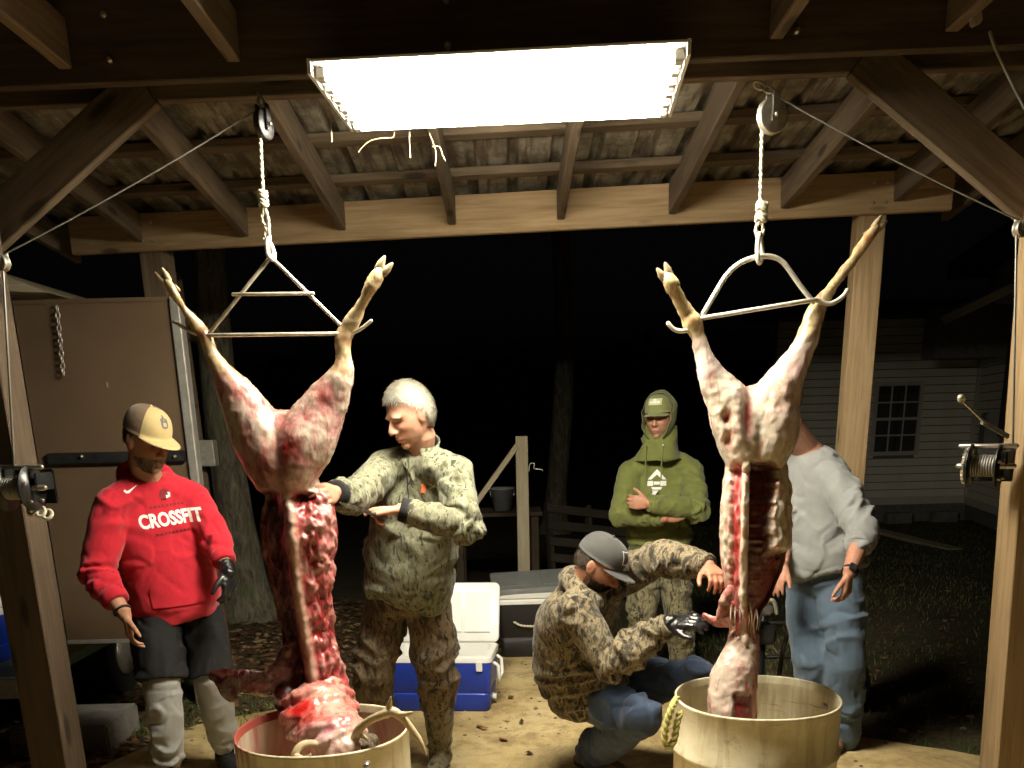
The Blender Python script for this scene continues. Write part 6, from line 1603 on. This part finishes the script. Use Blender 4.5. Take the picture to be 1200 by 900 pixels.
# ---- white-haired person with the knife ----------------------------------------
def white():
    T = thing('person', U(490, 880, 4.12) * A(1, 1, 0), 'white-haired person in green camouflage cutting the antlered deer with a knife', 'person')
    tone = (.47, .27, .185); front = A(-.50, -.86, 0)
    J = J_(shoA=U(451, 548, 3.88), shoB=U(532, 552, 3.80), neck=U(491, 532, 3.90), pelvis=U(477, 690, 4.07), hipA=U(454, 700, 4.15), hipB=U(501, 698, 4.06),
           kneA=U(437, 790, 4.08), kneB=U(512, 788, 4.05), ankA=U(440, 868, 4.24), ankB=U(516, 878, 4.18))
    J['mid'] = (J['pelvis'] + J['neck']) / 2 + A(.02, .03, 0)
    J['wriA'] = U(393, 577, 3.36); J['elbA'] = UL(416, 585, J['shoA'], .28); J['elbB'] = UL(546, 618, J['shoB'], .275); J['wriB'] = UL(470, 597, J['elbB'], .25)
    J['toeA'] = A(-.5, -.85, 0); J['toeB'] = A(-.15, -1, 0)
    H = Head(U(478, 487, 3.81), A(-.72, -.60, -.36), (.05, .05, 1), 1.02)
    hA = (unit(U(368, 580, 3.13) - U(393, 577, 3.36)), A(-.3, .8, -.2), A(-.3, -.3, .9), dict(curl=(.35, .5, .4), tcurl=.4, thumb=(.8, .35, .4)))
    hB = (unit(A(-.95, -.12, .02)), A(-.1, -.25, -1), A(-.1, -.9, .35), dict(curl=((.10, .35, .3), (.9, 1.1, .7), (1.0, 1.1, .7), (1.0, 1.1, .7)), tcurl=.2, thumb=(.9, .3, .2)))
    body(J, H, T, tone, front, {'A': hA, 'B': hB}, None, (.30, .24, .18))
    def mask(S):
        x, y, z = S[:, 0], S[:, 1], S[:, 2]; hl = np.where(y > .02, .062 + .35 * np.clip(y - .02, 0, .05), np.interp(y, [-.12, -.05, -.02, .0, .02], [-.075, -.05, .02, .035, .062])); return sstep(0, .02, z - hl)
    hair(H, T, 'hair_white', mask, .011, lambda S: np.stack([S[:, 0] * 3 - .35, .15 + S[:, 1] * 3, -.55 + 0 * S[:, 0]], 1), .028, 9000, 3, .0035)
    mb = MB(); mb.loft(torso_rows(J, [(-.06, .20, .155, .0), (.0, .205, .165, .01), (.2, .205, .175, .03), (.45, .20, .165, .03), (.7, .20, .145, .02), (.86, .185, .12, .0), (.96, .12, .095, 0), (1.0, .085, .082, 0)], front), 30, 2.3)
    bones = [(J['pelvis'], J['mid'], .013, .008, 10), (J['mid'], J['neck'], .006, .004, 9)]
    bones += sleeve(mb, J, 'A', [.076, .070, .064, .060, .050], .86) + sleeve(mb, J, 'B', [.078, .074, .070, .062, .050], .88)
    sh = cloth_obj('jacket', 'camo_green', T, mb, bones, seed=12, amp=1.1)
    cuff(T, J, 'A', .045, .82, 'black_knit', .055); cuff(T, J, 'B', .046, .84, 'black_knit', .045)
    # collar with dark lining, zip placket
    f = unit(A(front[0], front[1], 0)); s = np.cross(f, A(0, 0, 1)); nk = J['neck'] + A(0, 0, .0)
    for r, z0, z1, mat, nm, th in ((.083, -.015, .052, 'camo_green', 'collar', .006), (.077, -.02, .050, 'black_knit', 'collar_lining', .004)):
        R = []
        aa = np.linspace(R_(38), R_(322), 40)
        for z, k in ((z0, 1.05), (z1 * .6, 1.0), (z1, 1.06), (z1, 1.0), (z0, .96)):
            op = np.exp(-((aa - math.pi) / 1.2) ** 2)
            R.append(nk + np.outer(np.cos(aa) * r * k * 1.02, f) + np.outer(np.sin(aa) * r * k * 1.05, s) + np.outer(z + .03 * op * (z > 0) - .03 * (1 - op), A(0, 0, 1)))
        n = len(aa); V = np.concatenate(R); F = [(j * n + i, j * n + i + 1, (j + 1) % 5 * n + i + 1, (j + 1) % 5 * n + i) for j in range(4) for i in range(n - 1)]
        MB().add(V, F).build(nm, mat, T)
    wrap('collar_flap', [(-.01, .03), (.062, .04), (.070, -.03), (.028, -.058)], [(0, 1, 2, 3)], sh, nk + f * .10 + A(0, 0, -.045), -s, A(0, 0, 1), -f, 'camo_green', T, lift=.014, maxe=.008, back=.08)
    zc = nk + f * .1 + A(0, 0, -.17)
    wrap('zip_placket', [(-.012, -.12), (.012, -.12), (.012, .12), (-.012, .12)], [(0, 1, 2, 3)], sh, zc, -s, A(0, 0, 1), -f, 'camo_green', T, lift=.005, back=.10)
    wrap('zip', [(-.003, -.12), (.003, -.12), (.003, .12), (-.003, .12)], [(0, 1, 2, 3)], sh, zc, -s, A(0, 0, 1), -f, 'black_rubber', T, lift=.007, back=.10)
    lg = U(484, 573, 3.75)
    wrap('chest_emblem', [(-.010, -.020), (.008, -.022), (.012, -.004), (.004, .018), (-.010, .014), (-.004, .002)], [tuple(range(6))], sh, lg, -s, A(0, 0, 1), -f, 'printed_orange', T, lift=.003, maxe=.008)
    wrap('chest_print', [(.022, -.008), (.062, .012), (.064, .018), (.022, .000)], [(0, 1, 2, 3)], sh, lg, -s, A(0, 0, 1), -f, 'printed_pale', T, lift=.003, maxe=.01)
    wrap('chest_print', [(.022, .014), (.056, -.008), (.060, -.004), (.024, .020)], [(0, 1, 2, 3)], sh, lg, -s, A(0, 0, 1), -f, 'printed_pale', T, lift=.0035, maxe=.01)
    mb, bones = pants(J, front, [(-.18, .10, .10, 0), (-.08, .175, .135, 0), (.06, .185, .145, 0)], [.108, .105, .098, .094, .088], .38)
    cloth_obj('trousers', 'camo_brown', T, mb, bones, seed=15, amp=1.3)
    for s_ in 'AB':
        b, w = J['kne' + s_], J['ank' + s_]; q = b + (w - b) * .28; toe = J['toe' + s_]; f2 = unit(toe); sd = np.cross(f2, A(0, 0, 1)); g = A(w[0], w[1], .045)
        mb = MB(); mb.tube([q, b + (w - b) * .6, w + A(0, 0, .02), g], [.076, .070, .058, .056], 18); mb.tube([g - f2 * .06, g + f2 * .05, g + f2 * .15, g + f2 * .20], [(.045, .042), (.050, .046), (.047, .034), (.032, .022)], 16, side=sd)
        V, F = cloth(mb, [(q, w, .005, .010, 18)], .008, 4, 20); V[:, 2] = np.maximum(V[:, 2], .003); link('boot', fast_mesh('boot', V, F), 'boot_camo', T)
    return J, T
JW, TW = white()
kn = thing('knife', U(440, 590, 3.62), 'slim fillet knife held out by the white-haired person', 'knife')
hb = JW['wriB'] + unit(A(-.95, -.12, .02)) * .085 + A(0, -.012, -.022)
tip = U(397, 590, 3.27); kd = unit(tip - hb)
MB().tube([hb - kd * -.0 + kd * -.06, hb, hb + kd * .045], [(.012, .009), (.014, .010), (.011, .008)], 12).build('handle', 'black_plastic', kn)
sd = unit(np.cross(kd, A(0, -.35, 1))); up_ = np.cross(sd, kd); b0 = hb + kd * .045
L = np.linalg.norm(tip - b0); V = []
for q, h0, h1 in ((0, -.008, .010), (.5, -.008, .010), (.8, -.006, .009), (.95, .000, .008), (1.0, .006, .007)):
    V += [b0 + kd * L * q + up_ * h0, b0 + kd * L * q + up_ * h1 + sd * .0012, b0 + kd * L * q + up_ * h1 - sd * .0012]
F = [(3 * i + a, 3 * i + b, 3 * i + 3 + b, 3 * i + 3 + a) for i in range(4) for a, b in ((0, 1), (1, 2), (2, 0))]
MB().add(V, F).build('blade', 'blade', kn, False)

# ---- person in the olive hoodie -------------------------------------------------
def olive():
    T = thing('person', U(775, 790, 5.75) * A(1, 1, 0), 'person in an olive hoodie with hood up and arms crossed', 'person')
    tone = (.42, .25, .17); front = A(-.22, -.97, 0)
    J = J_(shoA=U(739, 553, 5.74), shoB=U(810, 552, 5.68), neck=U(776, 531, 5.74), pelvis=U(772, 648, 5.78), hipA=U(756, 655, 5.78), hipB=U(790, 655, 5.74),
           kneA=U(753, 717, 5.68), kneB=U(795, 718, 5.62), ankA=U(755, 783, 5.8), ankB=U(800, 783, 5.74))
    J['mid'] = (J['pelvis'] + J['neck']) / 2 + A(0, .03, 0)
    J['elbA'] = UL(727, 602, J['shoA'], .285); J['wriA'] = U(779, 607, 5.43); J['elbB'] = UL(817, 598, J['shoB'], .285); J['wriB'] = U(760, 590, 5.38)
    J['toeA'] = A(-.3, -.9, 0); J['toeB'] = A(.3, -.9, 0)
    H = Head(U(772, 490, 5.66), A(-.42, -.9, -.04), (0, .05, 1), 1.02)
    hA = (unit(A(.95, -.1, .22)), A(-.1, 1, 0), A(.2, 0, 1), dict(curl=(.35, .5, .3), tcurl=.3))
    hB = (unit(A(-.95, .15, .10)), A(-.2, 1, 0), A(0, 0, 1), dict(curl=(.4, .6, .4), tcurl=.3))
    body(J, H, T, tone, front, {'A': hA, 'B': hB}, ((.16, .10, .06), -.055, .45), voxel=.005)
    mb = MB(); mb.loft(torso_rows(J, [(-.06, .185, .135, .0), (-.02, .20, .15, .0), (.2, .20, .16, .01), (.45, .20, .15, .02), (.7, .20, .14, .01), (.86, .185, .12, .0), (.96, .125, .10, 0), (1.01, .095, .09, 0)], front), 30, 2.3)
    bones = [(J['pelvis'], J['mid'], .011, .008, 9), (J['mid'], J['neck'], .006, .004, 9)]
    bones += sleeve(mb, J, 'A', [.078, .076, .074, .070, .052], .84) + sleeve(mb, J, 'B', [.078, .076, .074, .070, .052], .90)
    hd = cloth_obj('hoodie', 'olive_fleece', T, mb, bones, seed=22, amp=1.15)
    cuff(T, J, 'A', .048, .80, 'olive_fleece', .045); cuff(T, J, 'B', .048, .86, 'olive_fleece', .04)
    f_, W = cap(T, H, 'olive_cotton', 'olive_cotton', 'olive_cotton', tilt=.06, up=.036, brim=.062, curve=.016)
    cpt = H.p1(0, .2, .095)
    wrap('cap_patch', [(-.042, -.019), (.042, -.019), (.042, .021), (-.042, .021)], [(0, 1, 2, 3)], f_, cpt, H.X, H.U, -H.F, 'printed_pale', T, lift=.002, maxe=.01)
    for k in (-1, 1):
        wrap('patch_border', [(-.044, k * .0205 - .0015), (.044, k * .0205 - .0015), (.044, k * .0205 + .0015), (-.044, k * .0205 + .0015)], [(0, 1, 2, 3)], f_, cpt, H.X, H.U, -H.F, 'olive_fleece', T, lift=.003, maxe=.01)
        wrap('patch_border', [(k * .043 - .0015, -.02), (k * .043 + .0015, -.02), (k * .043 + .0015, .022), (k * .043 - .0015, .022)], [(0, 1, 2, 3)], f_, cpt, H.X, H.U, -H.F, 'olive_fleece', T, lift=.003, maxe=.01)
    for i, (a, b) in enumerate(((-.030, -.016), (-.012, .000), (.004, .014), (.018, .032))):
        wrap('patch_mark', [(a, -.008), (b, -.008), (b, .003), (a, .003)], [(0, 1, 2, 3)], f_, cpt, H.X, H.U, -H.F, 'printed_white', T, lift=.003, maxe=.01)
    wrap('patch_mark', [(-.012, .007), (.012, .007), (.006, .015), (-.006, .015)], [(0, 1, 2, 3)], f_, cpt, H.X, H.U, -H.F, 'printed_white', T, lift=.003, maxe=.01)
    # hood drawn up over the cap, open at the face
    n, m_ = 40, 22; V = []
    for layer in (0, 1):
        for j in range(m_ + 1):
            t = j / m_                                        # 0 = face edge, 1 = back of the head
            for i in range(n + 1):
                a = R_(-62) + R_(304) * i / n                 # round the face, from chin to chin
                ca_, sa_ = math.cos(a), math.sin(a)
                hgt = .128 if sa_ > 0 else .178
                th = R_(52) + R_(128) * t
                rx = .108 * math.sin(th) ** .55 if t < 1 else 0
                x = ca_ * .104 * math.sin(th) ** .5 if t < 1 else 0
                z = .030 + sa_ * hgt * math.sin(th) ** .5 if t < 1 else .03
                y = -.010 + .095 * math.cos(th) - (.035 * (1 - t) if sa_ > .2 else 0) + (.03 * (1 - t) if sa_ < -.3 else 0)
                k = 1 - .05 * layer
                V.append((x * k, y + .004 * layer, .03 + (z - .03) * k))
    n1 = n + 1; N0 = (m_ + 1) * n1; F = []
    for b in (0, 1):
        for j in range(m_):
            for i in range(n): F.append(tuple(b * N0 + q for q in (j * n1 + i, j * n1 + i + 1, (j + 1) * n1 + i + 1, (j + 1) * n1 + i)))
    for i in range(n): F.append((i, i + 1, N0 + i + 1, N0 + i))
    V = A(V); d = unit(np.where(np.abs(V) > 0, V, 1e-6)) ; nz = .006 * fbm(V * 14 + 3, 2); V = V * (1 + nz[:, None] * 6)
    MB().add(H.w(V), F).build('hood', 'olive_fleece', T)
    mb = MB()                                               # gathered cloth where the hood meets the shoulders
    rows = []
    for z, rx, ry, cy in ((-.045, .100, .066, -.050), (-.10, .104, .082, -.040), (-.15, .110, .098, -.030), (-.20, .128, .112, -.018), (-.25, .145, .11, -.015)):
        rows.append((H.c + H.F * cy + A(0, 0, z), H.X * rx, unit(A(H.F[0], H.F[1], 0)) * ry))
    mb.loft(rows, 30, 2.2)
    cloth_obj('hood_collar', 'olive_fleece', T, mb, [(H.p1(0, 0, 0), H.p1(0, 0, -.2), .006, .008, 12)], seed=28, voxel=.007)
    for q in (-1, 1):
        P = smoothpath([H.p1(q * .052, .088, -.150), H.p1(q * .050, .110, -.20), H.p1(q * .048, .125, -.28), H.p1(q * .047, .13, -.34)], 5)
        MB().tube(P, .0042, 7).build('drawstring', 'olive_fleece', T)
    MB().sph(H.p1(-.052, .098, -.150), .006).build('eyelet', 'printed_white', T)
    # white printed arrow on the chest
    fr = unit(front); x = unit(J['shoB'] - J['shoA']); y = A(0, 0, 1); cc = U(768, 566, 5.5)
    P = lambda pts: wrap('chest_emblem', pts, [tuple(range(len(pts)))], hd, cc, x, y, -fr, 'printed_white', T, lift=.004, maxe=.015)
    P([(0, .075), (.058, .012), (.034, .012), (0, .042), (-.034, .012), (-.058, .012)]); P([(-.058, .004), (-.022, .004), (-.022, -.026), (-.058, -.026)]); P([(.058, .004), (.022, .004), (.022, -.026), (.058, -.026)]); P([(-.018, .000), (.018, .000), (.018, -.018), (-.018, -.018)])
    P([(-.034, -.034), (.034, -.034), (.024, -.048), (-.024, -.048)]); P([(-.03, -.054), (.012, -.054), (-.002, -.078)])
    mb, bones = pants(J, front, [(-.18, .10, .10, 0), (-.08, .175, .135, 0), (.06, .18, .14, 0)], [.102, .098, .088, .084, .078], .95)
    tq = cloth_obj('trousers', 'camo_tan', T, mb, bones, seed=25, amp=1.2)
    for s_ in 'AB': shoe(T, 'boot', J['ank' + s_], J['toe' + s_], 'leather', hi=.10)
olive()

# ---- person in the grey shirt, head hidden behind the deer ------------------------
def grey():
    T = thing('person', U(975, 870, 4.33) * A(1, 1, 0), 'person in a grey sweatshirt and blue jeans behind the right deer', 'person')
    tone = (.42, .24, .165); front = A(-.74, -.67, 0)
    J = J_(shoA=U(925, 556, 4.50), shoB=U(982, 566, 4.22), neck=U(945, 527, 4.36), pelvis=U(966, 672, 4.36), hipA=U(944, 678, 4.42), hipB=U(985, 676, 4.28),
           kneA=U(952, 772, 4.32), kneB=U(990, 778, 4.22), ankA=U(962, 858, 4.44), ankB=U(986, 868, 4.34))
    J['mid'] = (J['pelvis'] + J['neck']) / 2 + A(.02, .05, 0)
    J['elbB'] = UL(1012, 622, J['shoB'], .285); J['wriB'] = UL(995, 672, J['elbB'], .25); J['elbA'] = U(918, 625, 4.42); J['wriA'] = U(917, 660, 4.18)
    J['toeA'] = A(-.8, -.6, 0); J['toeB'] = A(-.6, -.8, 0)
    H = Head(U(911, 470, 4.22), A(-.82, -.45, -.30), (.05, 0, 1), 1.03)
    hA = (unit(A(-.35, -.3, -.95)), A(.6, .5, 0), A(-.5, -.6, 0), dict(curl=(.2, .3, .25), tcurl=.2, thumb=(.8, .5, .1)))
    hB = (unit(A(-.05, -.12, -1)), A(-.75, .6, 0), A(-.6, -.75, 0), dict(curl=(.5, .7, .5), tcurl=.5))
    body(J, H, T, tone, front, {'A': hA, 'B': hB}, None, (.25, .2, .15))
    hair(H, T, 'hair_grey', lambda S: sstep(0, .02, S[:, 2] - np.interp(S[:, 1], [-.12, -.04, .0, .05, .09], [-.07, -.04, .03, .06, .075])), .010, lambda S: np.stack([S[:, 0] * 2, -.3 + 0 * S[:, 0], -.5 + 0 * S[:, 0]], 1), .016, 1800, 6)
    mb = MB(); mb.loft(torso_rows(J, [(.0, .185, .165, .02), (.03, .205, .185, .02), (.2, .205, .19, .03), (.45, .20, .175, .02), (.7, .20, .150, .01), (.86, .185, .125, .0), (.96, .13, .10, 0), (1.0, .09, .085, 0)], front), 30, 2.3)
    bones = [(J['pelvis'], J['mid'], .014, .009, 11), (J['mid'], J['neck'], .006, .003, 9)]
    bones += sleeve(mb, J, 'A', [.078, .074, .07, .066, .06], .45) + sleeve(mb, J, 'B', [.078, .076, .074, .070, .064], .32)
    cloth_obj('sweatshirt', 'grey_tee', T, mb, bones, seed=33, amp=1.25)
    for s_, e in (('B', .22),):
        b, w = J['elb' + s_], J['wri' + s_]; d = unit(w - b); a = unit(np.cross(d, A(.3, .5, .8))); c_ = np.cross(d, a)
        for q in range(3):
            o = b + d * (.055 + .018 * q); MB().tube([o + (a * math.cos(t) + c_ * math.sin(t)) * (.060 - .004 * q + .003 * math.sin(3 * t + q)) + d * .008 * math.sin(2 * t + q) for t in np.linspace(0, 6.283, 26, endpoint=False)], .011, 8, closed=True).build('sleeve_roll', 'grey_tee', T)
    mb, bones = pants(J, front, [(-.18, .10, .10, 0), (-.08, .175, .15, 0), (.03, .182, .16, 0), (.06, .175, .155, 0)], [.112, .108, .098, .095, .090], .97)
    jn = cloth_obj('jeans', 'denim_light', T, mb, bones, seed=36, amp=1.15)
    # belt, pocket seams, watch
    R = torso_rows(J, [(.035, .190, .168, 0), (.04, .193, .171, 0), (.075, .193, .171, .004), (.08, .190, .168, .004)], front)
    MB().loft(R, 40, 2.4).build('belt', 'black_rubber', T)
    f = unit(front); s = unit(J['hipB'] - J['hipA'])
    pk = smoothpath([A(0, 0, 0), A(.03, -.035, 0), (.075, -.052, 0), (.12, -.05, 0)], 5); pts = [(p[0], p[1]) for p in pk] + [(p[0], p[1] - .004) for p in reversed(pk)]; n = len(pk)
    wrap('pocket_seam', pts, [(i, i + 1, 2 * n - 2 - i, 2 * n - 1 - i) for i in range(n - 1)], jn, U(951, 664, 4.1), s, A(0, 0, 1), -unit(f + A(.35, -.2, 0)), 'denim_dark', T, lift=.003, maxe=.01)
    d = unit(J['wriB'] - J['elbB']); c0 = J['wriB'] - d * .012; a = unit(np.cross(d, A(1, .2, 0))); b = np.cross(d, a); R = []
    ang = np.linspace(0, 6.283, 30, endpoint=False)
    for q, k in ((-.012, .97), (-.011, 1.05), (.011, 1.05), (.012, .97)): R.append(c0 + d * q + np.outer(np.cos(ang) * .0335 * k, a) + np.outer(np.sin(ang) * .0335 * k, b))
    wt_ = MB().rings(R).build('watch', 'black_rubber', T)
    o = unit(A(-.2, -1, .1)); o = unit(o - d * (o @ d)); MB().obox(c0 + o * .037, d * .018, np.cross(d, o) * .017, o * .005).build('watch_face', 'black_plastic', wt_, False, .003)
    p = J['wriB'] + unit(hB[0]) * .10 + A(-.01, -.012, 0); MB().tube([p + A(.010 * math.cos(t), .010 * math.sin(t), 0) for t in np.linspace(0, 6.283, 16, endpoint=False)], .002, 6, closed=True).build('ring', 'gold', T)
    for s_ in 'AB': shoe(T, 'boot', J['ank' + s_], J['toe' + s_], 'leather', hi=.12)
grey()

# ---- squatting person in the leaf-camouflage jacket -------------------------------
def squat():
    T = thing('person', U(720, 885, 4.0) * A(1, 1, 0), 'squatting person in leaf camouflage jacket and dark cap working on the deer neck', 'person')
    tone = (.40, .215, .135); front = A(.82, -.45, 0)
    J = J_(shoA=U(674, 712, 3.64), shoB=U(736, 672, 3.86), neck=U(697, 690, 3.75), pelvis=U(690, 806, 4.02), hipA=U(684, 815, 4.0), hipB=U(715, 806, 4.14),
           kneA=U(750, 842, 3.74), kneB=U(818, 796, 3.92), ankA=U(692, 884, 4.12), ankB=U(815, 896, 3.98))
    J['mid'] = (J['pelvis'] + J['neck']) / 2 + A(-.08, .05, .03)
    J['elbA'] = U(716, 780, 3.54); J['wriA'] = U(785, 731, 3.42); J['elbB'] = U(778, 653, 3.63); J['wriB'] = U(830, 663, 3.43)
    J['toeA'] = A(.75, -.65, 0); J['toeB'] = A(.9, -.4, 0)
    H = Head(U(702, 664, 3.70), A(.80, -.34, -.46), (.20, -.02, 1), .99)
    hA = (unit(U(842, 720, 3.30) - J['wriA']), A(-.1, .5, -.8), A(.1, -.8, .3), dict(curl=(.3, .5, .4), tcurl=.4))
    hB = (unit(U(862, 696, 3.2) - J['wriB']), A(-.2, .5, -.8), A(.1, -1, -.2), dict(curl=(.5, .8, .5), tcurl=.5))

    body(J, H, T, tone, front, {'A': hA, 'B': hB}, ((.045, .028, .018), -.035, .95), (.05, .03, .02))
    beard_hair(H, T, 'hair_dark', -.042, 2200, .016)
    hair(H, T, 'hair_dark', lambda S: sstep(.0, .02, S[:, 2] + .03) * sstep(-.01, -.03, S[:, 1]) * (S[:, 2] < .06), .006, lambda S: np.tile(A(0, -.2, -1), (len(S), 1)), .012, 1200)
    f_, W = cap(T, H, 'charcoal_cotton', 'charcoal_cotton', 'charcoal_cotton', tilt=.06, up=.034, brim=.072, size=1.03, curve=.016)
    cpt = H.p1(0, .2, .088)
    for x0, y0, x1, y1 in ((-.036, -.026, .036, -.023), (-.036, .021, .036, .024), (-.036, -.026, -.033, .024), (.033, -.026, .036, .024)):
        wrap('patch_border', [(x0, y0), (x1, y0), (x1, y1), (x0, y1)], [(0, 1, 2, 3)], f_, cpt, H.X, H.U, -H.F, 'printed_white', T, lift=.0022, maxe=.01)
    for k in range(4): wrap('patch_stripe', [(-.03, -.018 + k * .011), (.03, -.018 + k * .011), (.03, -.013 + k * .011), (-.03, -.013 + k * .011)], [(0, 1, 2, 3)], f_, cpt, H.X, H.U, -H.F, 'printed_grey', T, lift=.002, maxe=.012)
    mb = MB(); mb.loft(torso_rows(J, [(-.10, .185, .165, .0), (-.04, .205, .18, .0), (.15, .205, .18, .01), (.45, .205, .165, .01), (.7, .20, .150, .0), (.86, .185, .125, .0), (.96, .125, .10, 0), (1.0, .09, .085, 0)], front), 30, 2.3)
    bones = [(J['pelvis'], J['mid'], .015, .010, 11), (J['mid'], J['neck'], .010, .006, 11)]
    bones += sleeve(mb, J, 'A', [.078, .076, .074, .074, .052], .84) + sleeve(mb, J, 'B', [.078, .076, .074, .068, .052], .86)
    hm = hood_down(T, J, front, 'camo_leaf', .105); mb.add(hm.V(), hm.f)
    cloth_obj('jacket', 'camo_leaf', T, mb, bones, seed=43, amp=1.25)
    cuff(T, J, 'A', .049, .82, 'camo_leaf', .05); cuff(T, J, 'B', .046, .84, 'camo_leaf', .04)
    mb, bones = pants(J, front, [(-.14, .12, .11, 0), (-.06, .175, .145, 0), (.06, .18, .15, 0)], [.115, .112, .098, .095, .082], .95)
    cloth_obj('jeans', 'denim_dark', T, mb, bones, seed=46, amp=1.3)
    for s_ in 'AB': shoe(T, 'boot', J['ank' + s_], J['toe' + s_], 'leather', hi=.13, r=.056)
    mb = MB(); hand(mb, J['wriA'], *hA[:3], fat=.003, **hA[3]); d = unit(J['wriA'] - J['elbA']); mb.tube([J['wriA'] - d * .02, J['wriA'] + d * .01], [.038, .036], 14)
    V, F = remesh(mb, .0042, 2); N = normals(V, F); V = V + N * (.002 * fbm(V * 50, 2))[:, None]; link('glove', fast_mesh('glove', V, F), 'glove', T)
squat()
bpy.context.view_layer.update()
